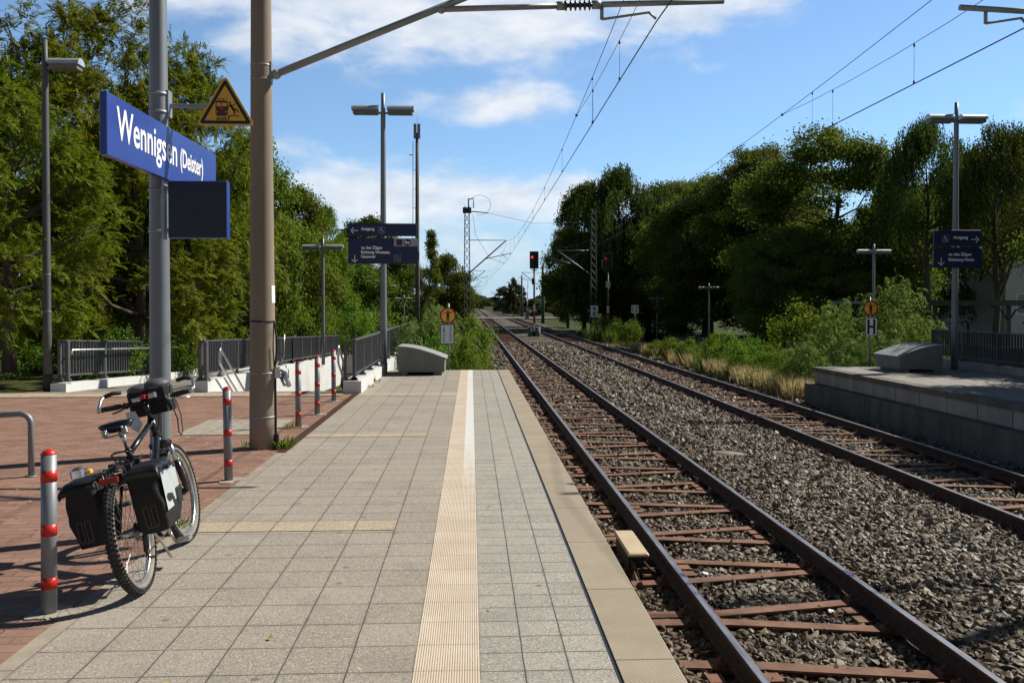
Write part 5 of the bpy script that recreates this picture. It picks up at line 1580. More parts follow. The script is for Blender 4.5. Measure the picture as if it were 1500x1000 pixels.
for i, (px, py, mat, lb, s) in enumerate([(1218, 700, 'litter_blue', 'crumpled blue wrapper lying in the ballast', 0.05), (1117, 563, 'litter_red', 'red and white wrapper beside the far rail', 0.09), (1084, 551, 'litter_white', 'white plastic scrap in the dry grass', 0.08), (1152, 573, 'litter_white', 'white plastic bottle beside the far rail', 0.10), (1167, 587, 'litter_white', 'small white scrap nearest the right platform wall', 0.06), (1136, 565, 'litter_white', 'pale crumpled bag right of the red wrapper', 0.08), (1031, 841, 'litter_white', 'torn white paper scrap beside a sleeper of the near track', 0.035), (1217, 896, 'litter_white', 'clear crumpled foil between two near sleepers', 0.03)]):
    p = gnd(px, py, -0.93); rg2 = np.random.default_rng(50 + i)
    mb = MB(); mb.ball((0, 0, 0), s * 1.2, s * 0.8, s * 0.5, 9, 6)
    mb.v = [tuple(np.array(v) * rg2.uniform(0.6, 1.25)) for v in mb.v]; mb.sm = [False] * len(mb.sm)
    o = mb.build('litter', M[mat]); o.location = (p.x, p.y, p.z + s * 0.3); o.rotation_euler = (0.2, 0.1, i); tag(o, lb, 'litter', 'litter along the tracks')

# ------------------------------------------------------------------ antenna mast, barrier, cyclist
q = at(611, 182, 60); t = thing('antenna_mast', 'slim radio antenna mast rising behind the blue direction sign', 'antenna mast', (q.x, 60, -1.6))
H = q.z + 1.6
mb = MB(); mb.lathe([(0.17, 0), (0.15, 6), (0.11, H - 0.6)], n=14); mb.build('pole', M['concrete_dark'], t)
for x in (-0.13, 0.13):
    mb = MB(); mb.cbox(x - 0.10, x + 0.10, -0.2, -0.05, H - 1.0, H, 0.02); mb.build('antenna_panel', M['bin_lid'], t)
mb = MB(); mb.tube([(0.02, 0, H - 0.6), (0.02, 0, H + 1.0)], 0.010, 5); mb.build('lightning_rod', M['galv'], t)
mb = MB(); mb.tube([(-0.32, 0, 1), (-0.28, 0, H - 1.2)], 0.022, 5)
for k in range(9): z = 2 + k * 1.3; mb.tube([(-0.31, 0, z), (-0.1, 0, z)], 0.02, 5)
mb.tube([(-0.55, 0, H - 2.1), (-0.28, 0, H - 2.1)], 0.03, 5)
mb.build('cable_ladder', M['galv'], t)
q = at(772, 462, 149); t = thing('crossing_barrier', 'raised striped barrier pole at the level crossing', 'barrier', (q.x, 149, -0.95))
mb = MB(); mb.cbox(-0.35, 0.35, -0.3, 0.3, 0, 1.2, 0.05); mb.build('drive_box', M['bin_lid'], t)
for k in range(7):
    mb = MB(); mb.tube([(0.02 * k, -0.4, 0.9 + k * 0.85), (0.02 * (k + 1), -0.4, 0.9 + (k + 1) * 0.85)], 0.075 - 0.005 * k, 8); mb.build('boom', M['white_paint'] if k % 2 == 0 else M['disc_ring'], t)
q = at(773.5, 460, 146)
t = thing('person', 'person in dark clothes waiting with a bicycle at the crossing', 'person', (q.x, 146, -0.95), 0.5)
me = bpy.data.meshes.new('body')
sk = [((0, 0, 0.93), .15), ((0, 0, 1.15), .15), ((0, 0.02, 1.38), .17), ((0, 0.02, 1.50), .07), ((0, 0.03, 1.64), .105), ((0.02, 0.02, 1.74), .06), ((-.20, 0.02, 1.40), .07), ((-.28, .12, 1.16), .055), ((-.26, .36, 1.06), .04), ((.20, 0.02, 1.40), .07), ((.28, .12, 1.16), .055), ((.26, .36, 1.06), .04), ((-.10, 0.0, .86), .10), ((-.12, .05, .48), .07), ((-.12, 0, .06), .05), ((-.12, .12, .03), .045), ((.10, 0, .86), .10), ((.14, .08, .48), .07), ((.16, -.04, .06), .05), ((.16, .08, .03), .045)]
ed = [(0, 1), (1, 2), (2, 3), (3, 4), (4, 5), (2, 6), (6, 7), (7, 8), (2, 9), (9, 10), (10, 11), (0, 12), (12, 13), (13, 14), (14, 15), (0, 16), (16, 17), (17, 18), (18, 19)]
me.from_pydata([p for p, r in sk], ed, []); me.materials.append(M['cloth_dark'])
bd = link('body', me, t); md = bd.modifiers.new('Skin', 'SKIN')
for v, (p, r) in zip(me.skin_vertices[0].data, sk): v.radius = (r, r)
me.skin_vertices[0].data[0].use_root = True
bd.modifiers.new('Subdivision', 'SUBSURF').levels = 1
mb = MB(); mb.ball((0, 0.075, 1.66), 0.075, 0.055, 0.10, 10, 8); mb.build('face', M['skin'], t)
mb = MB(); mb.ball((0, 0.0, 1.70), 0.115, 0.115, 0.10, 10, 8); mb.build('hair', M['bark'], t)

# ------------------------------------------------------------------ shelter and houses on the right
Y = 31
a = at(1246, 441, Y)
t = thing('shelter', 'long flat roofed open shelter behind the right platform', 'shelter', (a.x, Y, -1.3))
mb = MB(); zt = a.z + 1.3
mb.box(0, 16, -1.2, 1.6, zt - 0.10, zt); mb.build('roof', M['curb_roof'], t)
mb = MB(); mb.box(0, 16, -1.24, -1.205, zt - 0.16, zt + 0.03); mb.build('fascia', M['fence_grey'], t)
for k in range(6):
    x = 0.4 + k * 2.75
    mb = MB(); mb.box(x - 0.06, x + 0.06, -0.06, 0.06, 0, zt - 0.10)
    mb.tube([(x, 0, zt - 0.75), (x + 0.25, 0, zt - 0.35), (x + 0.75, 0, zt - 0.13)], 0.03, 6); mb.tube([(x, 0, zt - 0.75), (x - 0.25, 0, zt - 0.35), (x - 0.75, 0, zt - 0.13)], 0.03, 6)
    mb.build('post', M['fence_grey'], t)
mb = MB(); mb.box(8.2, 16, 1.5, 1.6, 0, zt - 0.7); pn = mb.build('back_wall', M['house_wall'], t)
mb = MB()
rg2 = np.random.default_rng(3)
for k in range(3):
    pts = [(9.4 + 0.42 * k + 0.16 * math.cos(R(a2)) * (1 + 0.3 * k % 2), 1.15 + 0.17 * math.sin(R(a2))) for a2 in range(40, 340, 30)]
    put_line(mb, pts, 0.045, (0, 1.495, 0), XA, ZA)
mb.build('graffiti', M['litter_blue'], t)
def house(label, x, y, zb, w, d, h, rh, win):
    t = thing('house', label, 'house', (x, y, zb))
    mb = MB(); mb.box(0, w, 0, d, 0, h); mb.prism([(0, h + 0.001), (w, h + 0.001), (w / 2, h + rh)], 'Y', 0.05, d - 0.05); mb.build('wall', M['house_wall'], t)
    mb = MB()
    for s in (0, 1):
        x0, x1 = (-0.5, w / 2) if s == 0 else (w + 0.5, w / 2)
        z0 = h - 0.5 * rh / (w / 2)
        poly = [(x0, z0), (x1, h + rh), (x1, h + rh + 0.22), (x0, z0 + 0.22)]
        if s: poly = poly[::-1]
        mb.prism(poly, 'Y', -0.5, d + 0.5)
    rf = mb.build('roof', M['roof_tile'], t)
    mb = MB(); mb.box(w * 0.62, w * 0.62 + 0.7, d * 0.4, d * 0.4 + 0.7, h + rh * 0.5, h + rh + 0.9); mb.build('chimney', M['sleeper'], rf)
    for (wx, wz, ww, wh) in win:
        mb = MB()
        mb.box(wx - 0.07, wx + ww + 0.07, -0.03, 0.02, wz - 0.07, wz); mb.box(wx - 0.07, wx + ww + 0.07, -0.03, 0.02, wz + wh, wz + wh + 0.07)
        mb.box(wx - 0.07, wx, -0.03, 0.02, wz + 0.001, wz + wh - 0.001); mb.box(wx + ww, wx + ww + 0.07, -0.03, 0.02, wz + 0.001, wz + wh - 0.001); mb.box(wx + ww / 2 - 0.03, wx + ww / 2 + 0.03, -0.025, 0.02, wz + 0.001, wz + wh - 0.001)
        f = mb.build('window', M['white_paint'], t)
        mb = MB(); mb.box(wx + 0.001, wx + ww - 0.001, -0.012, 0.012, wz + 0.001, wz + wh - 0.001); mb.build('pane', M['glass'], f)
        mb = MB()
        for k in range(7): mb.box(wx + 0.002, wx + ww - 0.002, -0.02, -0.013, wz + wh * k / 7 + 0.02, wz + wh * (k + 0.55) / 7)
        mb.build('blind', M['house_wall'], f)
q = at(1473, 430, 52)
house('pale rendered house behind the shelter at the right edge', q.x, 52, -1.5, 11, 9, q.z + 1.5 + 1.9, 3.2, [(0.75, 2.55, 1.2, 1.15), (3.6, 2.55, 1.2, 1.15), (6.6, 2.55, 1.2, 1.15), (3.6, 0.5, 1.2, 1.1), (6.6, 0.5, 1.2, 1.1)])
q = at(1284, 440, 60)
house('grey house mostly hidden behind the willows', q.x, 60, -1.5, 8, 8, 4.3, 2.6, [(1.2, 1.9, 1.2, 1.2), (4.6, 1.9, 1.2, 1.2)])
# ------------------------------------------------------------------ bicycle, bags, bottle
rw, fw = gnd(212, 867), gnd(279, 791.5)
head = math.atan2(-(fw.x - rw.x), fw.y - rw.y)
LEAN = R(-12.3)
def lean_thing(name, label, cat, group=None):
    t = thing(name, label, cat, (rw.x, rw.y, 0.004), 0, group)
    t.rotation_euler = (0, LEAN, head)
    return t
bike = lean_thing('bicycle', 'black bicycle with two panniers leaning against the sign pole', 'bicycle')
WB, WR = 1.085, 0.345
def wheel(y, steer=0.0, disc=False):
    w = bpy.data.objects.new('wheel', None); COL.objects.link(w); w.parent = bike; w.location = (0, y, WR); w.rotation_euler = (0, 0, steer)
    mb = MB(); mb.torus((0, 0, 0), WR - 0.024, 0.023, 0.022, 64, 12)
    kn = 76
    for k in range(kn):
        a = 2 * math.pi * k / kn
        for (x, da, r0) in ((-0.017, 0.0, 0.338), (0.017, 0.0, 0.338), (0.0, 0.5, 0.344), (-0.026, 0.5, 0.329), (0.026, 0.5, 0.329)):
            aa = a + da * 2 * math.pi / kn
            mt = Matrix.Rotation(aa, 4, 'X')
            mb.box(x - 0.0055, x + 0.0055, -0.0075, 0.0075, r0 - 0.010, r0 + 0.004, mat=mt)
    mb.build('tyre', M['tyre'], w)
    mb = MB(); mb.torus((0, 0, 0), WR - 0.038, 0.0255, 0.016, 64, 10); mb.build('dusty_sidewall', M['tyre_dust'], w)
    mb = MB(); mb.torus((0, 0, 0), WR - 0.060, 0.012, 0.012, 64, 8); mb.build('rim', M['chrome'], w)
    mb = MB()
    for k in range(32):
        a = 2 * math.pi * k / 32; s = 1 if k % 2 else -1; b = a + (0.35 if (k // 2) % 2 else -0.35)
        mb.tube([(0.028 * s, 0.022 * math.cos(b), 0.022 * math.sin(b)), (0.003 * s, (WR - 0.07) * math.cos(a), (WR - 0.07) * math.sin(a))], 0.0013, 4, caps=False)
    mb.build('spokes', M['chrome'], w)
    mb = MB(); mb.lathe([(0.012, -0.055), (0.026, -0.032), (0.016, -0.024), (0.016, 0.024), (0.026, 0.032), (0.012, 0.055)], axis='X', n=14); mb.build('hub', M['rubber'] if disc else M['chrome'], w)
    return w
wheel(0.0); wheel(WB, R(-3), True)
BB, SC, HT, HB = (0, 0.44, 0.30), (0, 0.275, 0.785), (0, 0.845, 0.90), (0, 0.895, 0.765)
mb = MB()
mb.tube([BB, SC], 0.017, 12); mb.tube([(0, 0.285, 0.765), (0, 0.850, 0.885)], 0.019, 12); mb.tube([BB, (0, 0.885, 0.785)], 0.021, 12); mb.tube([HB, HT], 0.024, 14)
for s in (-1, 1):
    mb.tube([(0.03 * s, 0.41, 0.30), (0.055 * s, 0.25, 0.325), (0.062 * s, 0.0, WR)], 0.011, 8)
    mb.tube([(0.015 * s, 0.28, 0.75), (0.045 * s, 0.18, 0.62), (0.062 * s, 0.0, WR)], 0.009, 8)
mb.build('frame', M['bike_black'], bike)
mb = MB()
for s in (-1, 1):
    mb.tube([(0.058 * s, 0.93, 0.70), (0.060 * s, 0.985, 0.56)], 0.0155, 12)
crown_o = mb.build('fork_stanchions', M['chrome'], bike)
mb = MB(); mb.tube([(-0.065, 0.92, 0.715), (0.065, 0.92, 0.715)], 0.024, 10); mb.tube([HB, (0, 0.915, 0.715)], 0.02, 10)
for s in (-1, 1): mb.tube([(0.060 * s, 0.98, 0.575), (0.062 * s, 1.055, 0.40), (0.062 * s, WB, WR)], [0.022, 0.020, 0.014], 12)
mb.tube([(-0.06, 1.0, 0.60), (-0.05, 0.97, 0.66), (0.05, 0.97, 0.66), (0.06, 1.0, 0.60)], 0.011, 8)
mb.build('fork', M['bike_black'], bike)
mb = MB(); 
for s in (-1, 1): mb.lathe([(0.019, 0), (0.019, 0.016), (0.006, 0.022)], c=(0.058 * s, 0.926, 0.712), n=12)
mb.build('fork_knob', M['red_band'], bike)
mb = MB(); mb.tube([(0, 0.275, 0.785), (0, 0.245, 0.905)], 0.0135, 12); mb.tube([(-0.012, 0.235, 0.90), (0.012, 0.235, 0.90)], 0.03, 10); mb.build('seat_post', M['chrome'], bike)
mb = MB(); mb.lathe([(0.021, 0), (0.021, 0.02)], c=(0, 0.277, 0.775), n=14); mb.tube([(-0.02, 0.27, 0.785), (-0.075, 0.25, 0.79)], 0.006, 6); mb.build('seat_clamp', M['bike_black'], bike)
# saddle: wide at the back, narrow nose
mb = MB()
st = [(0.085, 0.050, 0.955), (0.10, 0.088, 0.968), (0.15, 0.096, 0.972), (0.20, 0.076, 0.966), (0.26, 0.042, 0.960), (0.33, 0.024, 0.957), (0.375, 0.016, 0.950)]
n = 12; vs = []; fs = []
for (y, hw_, z) in [(a + 0.045, b * 1.08, c - 0.004) for a, b, c in st]:
    for k in range(n):
        a = 2 * math.pi * k / n
        zz = z + 0.012 * math.sin(a) if math.sin(a) > 0 else z + 0.034 * math.sin(a)
        vs.append((hw_ * math.cos(a), y, zz))
for i in range(len(st) - 1):
    for k in range(n):
        j = (k + 1) % n; fs.append((i*n+k, i*n+j, (i+1)*n+j, (i+1)*n+k))
fs.append(tuple(range(n - 1, -1, -1))); fs.append(tuple((len(st) - 1) * n + k for k in range(n)))
mb.add(vs, fs, 0, True); sd = mb.build('saddle', M['bike_black'], bike)
mb = MB()
for s in (-1, 1):
    mb.tube([(0.045 * s, 0.11, 0.945), (0.04 * s, 0.15, 0.918), (0.022 * s, 0.24, 0.912), (0.012 * s, 0.34, 0.940)], 0.0045, 6)
    sp = []
    for k in range(40):
        a = k * 0.75; sp.append((0.058 * s + 0.015 * math.cos(a), 0.12 + 0.015 * math.sin(a), 0.902 + 0.042 * k / 39))
    mb.tube(sp, 0.0035, 5)
mb.tube([(-0.06, 0.12, 0.90), (0.06, 0.12, 0.90)], 0.007, 6)
mb.build('saddle_springs', M['chrome'], sd)
# cockpit
mb = MB(); mb.tube([HT, (0, 0.83, 0.96), (0, 0.815, 1.005)], 0.016, 12); mb.tube([(0, 0.82, 0.995), (0, 0.86, 1.02)], 0.018, 10); mb.build('stem', M['bike_black'], bike)
mb = MB(); mb.tube([(-0.30, 0.835, 1.03), (-0.12, 0.86, 1.022), (0, 0.865, 1.02), (0.12, 0.86, 1.022), (0.30, 0.835, 1.03)], 0.012, 12); hbar = mb.build('handlebar', M['bike_black'], bike)
for s in (-1, 1):
    mb = MB(); mb.tube([(0.165 * s, 0.856, 1.025), (0.20 * s, 0.850, 1.027), (0.25 * s, 0.843, 1.029), (0.285 * s, 0.838, 1.031)], [0.016, 0.019, 0.018, 0.017], 12); mb.build('grip', M['rubber'], hbar)
    mb = MB(); mb.tube([(0.302 * s, 0.835, 1.03), (0.31 * s, 0.86, 1.045), (0.302 * s, 0.92, 1.095), (0.275 * s, 0.955, 1.115)], 0.0115, 10); mb.lathe([(0.019, -0.013), (0.019, 0.013)], c=(0.298 * s, 0.836, 1.03), axis='X', n=12); be = mb.build('bar_end', M['chrome'], hbar)
    mb = MB(); mb.tube([(0.285 * s, 0.94, 1.108), (0.24 * s, 0.965, 1.118), (0.185 * s, 0.968, 1.112)], 0.0145, 10); mb.build('bar_end_grip', M['rubber'], be)
    mb = MB(); mb.tube([(0.14 * s, 0.865, 1.02), (0.15 * s, 0.90, 1.01), (0.20 * s, 0.925, 0.995), (0.255 * s, 0.93, 0.985)], 0.006, 6); mb.tube([(0.125 * s, 0.86, 1.02), (0.155 * s, 0.86, 1.022)], 0.021, 8); mb.build('brake_lever', M['chrome'] if s > 0 else M['rubber'], hbar)
mb = MB(); mb.cbox(-0.085, -0.035, 0.815, 0.85, 1.035, 1.062, 0.006); mb.cbox(0.02, 0.075, 0.815, 0.855, 1.04, 1.075, 0.008); mb.build('bike_computer', M['chrome'], hbar)
mb = MB(); mb.cbox(-0.022, 0.010, 0.80, 0.83, 1.045, 1.070, 0.004); mb.build('bell', M['red_band'], hbar)
mb = MB()
mb.tube([(0.04, 0.88, 1.0), (0.03, 0.93, 0.90), (0.02, 0.88, 0.80), (0.03, 0.93, 0.68)], 0.0028, 6); mb.tube([(-0.06, 0.88, 1.0), (-0.05, 0.96, 0.92), (-0.02, 0.88, 0.80), (0.0, 0.70, 0.66)], 0.0028, 6); mb.tube([(-0.03, 0.88, 1.0), (-0.02, 0.93, 0.86), (0.03, 0.96, 0.72), (0.05, 0.98, 0.62)], 0.0028, 6)
mb.build('cables', M['rubber'], bike)
mb = MB(); put_poly(mb, [(-0.03, -0.06), (0.02, -0.09), (0.05, -0.03), (0.01, 0.05), (-0.05, 0.04)], (-0.085, 0.79, 0.93), (0.9, 0.3, -0.3), (0.1, 0.1, 1)); put_poly(mb, [(-0.03, -0.06), (-0.05, 0.04), (0.01, 0.05), (0.05, -0.03), (0.02, -0.09)], (-0.085, 0.792, 0.93), (0.9, 0.3, -0.3), (0.1, 0.1, 1)); mb.build('route_card', M['white_sheet'], bike)
# drivetrain
mb = MB(); mb.lathe([(0.085, 0.045), (0.09, 0.045), (0.09, 0.051), (0.085, 0.051)], c=(0, 0.44, 0.30), axis='X', n=30); mb.lathe([(0.03, 0.0), (0.03, 0.055)], c=(0, 0.44, 0.30), axis='X', n=14)
mb.tube([(0.06, 0.44, 0.30), (0.075, 0.50, 0.14)], 0.010, 8); mb.tube([(-0.06, 0.44, 0.30), (-0.075, 0.38, 0.46)], 0.010, 8)
ck = mb.build('crankset', M['chrome'], bike)
for (x, y, z) in ((0.13, 0.50, 0.14), (-0.13, 0.38, 0.46)):
    mb = MB(); mb.cbox(x - 0.045, x + 0.045, y - 0.04, y + 0.04, z - 0.011, z + 0.011, 0.004); mb.build('pedal', M['chrome'], ck)
mb = MB()
for k, r in enumerate((0.055, 0.048, 0.042, 0.036, 0.030)): mb.lathe([(r, 0.032 + 0.005 * k), (r, 0.0345 + 0.005 * k)], c=(0, 0, WR), axis='X', n=22)
mb.build('cassette', M['chrome'], bike)
mb = MB()
mb.tube([(0.048, 0.0, WR + 0.045), (0.048, 0.44, 0.388)], 0.004, 5); mb.tube([(0.048, 0.44, 0.212), (0.05, 0.05, 0.20), (0.05, 0.0, 0.225), (0.05, 0.02, 0.29), (0.048, -0.02, 0.30)], 0.004, 5)
mb.box(0.055, 0.070, -0.01, 0.03, 0.20, 0.31); mb.build('chain', M['rail'], bike)
mb = MB(); mb.tube([(0.075, 0.05, 0.36), (0.09, 0.18, 0.24), (0.085, 0.33, 0.085)], 0.008, 8); mb.build('kickstand', M['chrome'], bike)
# rear rack
mb = MB()
for s in (-1, 1):
    mb.tube([(0.055 * s, 0.33, 0.735), (0.06 * s, 0.22, 0.728), (0.062 * s, 0.0, 0.722), (0.060 * s, -0.10, 0.722), (0.035 * s, -0.135, 0.722)], 0.0065, 8)
    mb.tube([(0.068 * s, 0.0, WR + 0.02), (0.075 * s, -0.02, 0.55), (0.062 * s, -0.05, 0.722)], 0.006, 8)
    mb.tube([(0.068 * s, 0.0, WR + 0.02), (0.085 * s, 0.06, 0.55), (0.062 * s, 0.12, 0.722)], 0.006, 8)
    mb.tube([(0.055 * s, 0.33, 0.735), (0.022 * s, 0.30, 0.70)], 0.0065, 8)
for y in (-0.10, 0.02, 0.14, 0.24): mb.tube([(-0.06, y, 0.724), (0.06, y, 0.724)], 0.0055, 6)
mb.tube([(-0.055, 0.20, 0.735), (-0.05, 0.13, 0.79), (-0.035, 0.11, 0.80), (0.035, 0.11, 0.80), (0.05, 0.13, 0.79), (0.055, 0.20, 0.735)], 0.005, 8)
rk = mb.build('rear_rack', M['bike_black'], bike)
mb = MB(); mb.cbox(-0.052, 0.052, -0.155, -0.138, 0.668, 0.700, 0.004); mb.build('rear_reflector', M['red_reflector'], rk)
mb = MB(); mb.cbox(-0.20, -0.125, -0.13, -0.05, 0.735, 0.790, 0.012); mb.box(-0.13, -0.04, -0.10, -0.08, 0.735, 0.745); mb.build('rear_lamp', M['chrome'], rk)
mb = MB(); mb.cbox(-0.118, -0.090, -0.115, -0.08, 0.745, 0.768, 0.006); mb.build('yellow_lens', M['yellow_plastic'], rk)

# bags
def pannier(label, s, tilt):
    t = lean_thing('pannier', label, 'pannier', 'panniers on the bicycle')
    dx = -0.030 if s > 0 else 0.012
    x0, x1 = (0.090 + dx) * s, (0.265 + dx) * s
    y0, y1 = -0.10, 0.24
    z0, z1 = 0.325, 0.665
    def ring(z, e, yoff=0.0, f=1.0):
        xa, xb = x0, x0 + (x1 - x0) * f
        c = 0.03
        pts = [(xa, y0 + e + yoff), (xb - c * s, y0 + e + yoff), (xb - e * s, y0 + c + yoff), (xb - e * s, y1 - c + yoff), (xb - c * s, y1 - e + yoff), (xa, y1 - e + yoff)]
        return [(x, y, z) for x, y in pts]
    mb = MB()
    rgp = np.random.default_rng(21 if s > 0 else 22); ph = rgp.uniform(0, 6.28, 6)
    xc, hx = (x0 + x1) / 2, abs(x1 - x0) / 2
    yc, hy = (y0 + y1) / 2, (y1 - y0) / 2
    rings = []; NR, n = 15, 36
    for i in range(NR):
        v = i / (NR - 1); z = z0 + (z1 + 0.02 - z0) * v
        f = min(1.0, 0.86 + 0.9 * v) if v < 0.16 else 1.0           # rounded bottom, slack fabric
        rr = []
        for k in range(n):
            a = 2 * math.pi * k / n
            ca, sa = math.cos(a), math.sin(a)
            px_ = math.copysign(abs(ca) ** 0.32, ca); py_ = math.copysign(abs(sa) ** 0.32, sa)
            out_ = px_ * s > -0.2
            w_ = (0.005 * math.sin(3 * v * 3.1 + 2 * a + ph[0]) + 0.004 * math.sin(9 * v + 5 * a + ph[1]) + 0.003 * math.sin(17 * v - 3 * a + ph[2])) if out_ else 0
            bul = 0.012 * math.sin(math.pi * v) if out_ else 0
            rr.append((xc + px_ * (hx * f + w_ + bul), yc + 0.016 * (1 - v) + py_ * (hy * f * (0.93 + 0.07 * v) + w_), z))
        rings.append(rr)
    vs = [p for r in rings for p in r]; fs = []
    for i in range(len(rings) - 1):
        for k in range(n):
            j = (k + 1) % n; fs.append((i*n+k, i*n+j, (i+1)*n+j, (i+1)*n+k))
    fs.append(tuple(range(n - 1, -1, -1))); fs.append(tuple((len(rings) - 1) * n + k for k in range(n)))
    mb.add(vs, fs, 0, True); mb.build('bag_body', M['fabric'], t)
    # top flap folding over the outer side, slightly crumpled
    rg2 = np.random.default_rng(9 if s > 0 else 10)
    mb = MB(); nx, ny = 12, 9
    prof = [(0.080, 0.690), (0.105, 0.704), (0.16, 0.708), (0.22, 0.704), (0.252, 0.699), (0.270, 0.690), (0.278, 0.672), (0.281, 0.654), (0.2825, 0.638)]
    prof = [prof[min(len(prof) - 1, k)] for k in range(len(prof))]
    vs = []
    for j in range(ny + 1):
        y = -0.101 + 0.342 * j / ny
        for k, (x, z) in enumerate(prof):
            edge = 0.012 * (1 - abs(2 * j / ny - 1) ** 6)
            w_ = 0.008 * math.sin(j * 2.1 + k * 1.3) + rg2.normal(0, 0.004)
            zz = z + (w_ if k < 6 else 0) - (0.018 if j in (0, ny) else 0) - 0.02 * (j / ny) * 0
            vs.append(((x + dx + (w_ if k >= 5 else 0)) * s, y, zz + edge * 0.6))
    m_ = len(prof)
    fs = [(j*m_+k, j*m_+k+1, (j+1)*m_+k+1, (j+1)*m_+k) for j in range(ny) for k in range(m_ - 1)]
    mb.add(vs, fs, 0, True)
    # hanging rear and front edges of the flap
    for j in (0, ny):
        e = [vs[j*m_+k] for k in range(m_)]
        lo = [(x * (0.985 if k else 1), y + (0.004 if j == 0 else -0.004), max(0.630, z - 0.035)) for k, (x, y, z) in enumerate(e)]
        mb.add(e + lo, [(k, k+1, m_+k+1, m_+k) for k in range(m_ - 1)], 0, True)
    fo = mb.build('flap', M['fabric_shiny'], t)
    sol = fo.modifiers.new('Solidify', 'SOLIDIFY'); sol.thickness = 0.004
    ms = fo.modifiers.new('Subdivision', 'SUBSURF'); ms.levels = 1; ms.render_levels = 1
    if s > 0:
        xo = 0.281 + dx
        mb = MB(); mb.add([(xo - 0.002, y0 + 0.035, z0 + 0.11), (xo - 0.002, y1 + 0.0, z0 + 0.11), (xo + 0.003, y1 - 0.012, z1 - 0.01), (xo + 0.003, y0 + 0.025, z1 - 0.01)], [(0, 1, 2, 3)]); mb.build('reflective_panel', M['fabric_silver'], t)
        mb = MB(); mb.cbox(xo - 0.012, xo + 0.008, 0.135, 0.236, z0 + 0.10, z0 + 0.195, 0.008); mb.build('side_pocket', M['fabric'], t)
        mb = MB(); mb.box(xo + 0.006, xo + 0.016, 0.05, 0.08, z1 - 0.012, z1 + 0.012); mb.build('buckle', M['rubber'], t)
    mb = MB()
    cx = (x0 + x1) / 2 + 0.012 * s; zc = 0.43
    for d in (-0.022, 0.022):
        put_line(mb, [(d - 0.0135, -0.055), (d + 0.0135, -0.055), (d + 0.0135, 0.055), (d - 0.0135, 0.055), (d - 0.0135, -0.055)], 0.0026, (cx, y0 + 0.004, zc), XA, (0, -0.05, 1))
    put_line(mb, [(-0.036, -0.066), (0.036, -0.066)], 0.003, (cx, y0 + 0.005, zc), XA, (0, -0.05, 1))
    mb.build('emblem', M['logo_grey'], t)
    mb = MB()
    for y in (-0.02, 0.15): mb.box(min(0.055 * s, 0.09 * s), max(0.055 * s, 0.09 * s), y, y + 0.03, 0.700, 0.738)
    mb.build('hook', M['rubber'], t)
    return t
pannier('right pannier with silver reflective side panel', 1, 0)
pannier('all black left pannier, next to the nearest bollard', -1, 0)
t = lean_thing('handlebar_bag', 'black handlebar bag with grey domed lid', 'bag')
mb = MB(); mb.cbox(-0.135, 0.135, 0.885, 1.045, 0.925, 1.115, 0.025); mb.build('bag_body', M['fabric'], t)
mb = MB(); mb.ball((-0.055, 0.955, 1.108), 0.085, 0.092, 0.036, 16, 10); mb.ball((0.05, 0.965, 1.112), 0.095, 0.09, 0.046, 16, 10); mb.build('lid', M['fabric_grey'], t)
mb = MB()
sp = [(0.125, 0.96, 1.06), (0.155, 0.96, 0.98), (0.165, 0.955, 0.88), (0.155, 0.95, 0.77), (0.14, 0.95, 0.745), (0.128, 0.95, 0.77), (0.138, 0.955, 0.86), (0.120, 0.96, 0.95)]
for a, b in zip(sp[:-1], sp[1:]):
    a, b = Vector(a), Vector(b); w_ = Vector((0, 0.013, 0)); d_ = Vector((0.002, 0, 0))
    mb.add([a - w_, a + w_, b + w_, b - w_, a - w_ + d_, a + w_ + d_, b + w_ + d_, b - w_ + d_], [(0, 1, 2, 3), (7, 6, 5, 4), (0, 4, 5, 1), (2, 6, 7, 3), (1, 5, 6, 2), (3, 7, 4, 0)])
mb.build('strap', M['fabric'], t)
t = lean_thing('water_bottle', 'water bottle with bright blue collar in the frame cage', 'bottle')
ax = (Vector((0, 0.885, 0.785)) - Vector(BB)).normalized(); o = Vector(BB) + ax * 0.12 + Vector((0, -0.03, 0.045))
mq = ax.to_track_quat('Z', 'Y').to_matrix()
mb = MB(); mb.lathe([(0.034, 0), (0.036, 0.01), (0.036, 0.15), (0.034, 0.158)], c=o, n=18, mat=mq); mb.build('bottle_body', M['white_sheet'], t)
mb = MB(); mb.lathe([(0.0365, 0.155), (0.0375, 0.16), (0.0375, 0.185), (0.03, 0.195)], c=o, n=18, mat=mq); mb.build('collar', M['blue_cap'], t)
mb = MB(); mb.lathe([(0.029, 0.196), (0.024, 0.21), (0.013, 0.215), (0.013, 0.238), (0.009, 0.24)], c=o, n=16, mat=mq); mb.build('cap', M['rubber'], t)
# ------------------------------------------------------------------ vegetation
def nrm(v): return v / np.maximum(np.linalg.norm(v, axis=-1, keepdims=True), 1e-9)
def rand_dir(rg, n):
    v = rg.normal(0, 1, (n, 3)); return nrm(v)
def leaf_quads(o, ax, nm, L, W, bend=0.25):
    """rhombic leaves: o base points, ax long axis, nm normal"""
    s = nrm(np.cross(ax, nm)); u = nrm(np.cross(s, ax))
    L = L.reshape(-1, 1); W = W.reshape(-1, 1)
    mid = o + ax * L * 0.5 - u * L * bend * 0.12
    return np.stack([o, mid + s * W / 2, o + ax * L - u * L * bend * 0.3, mid - s * W / 2], 1)

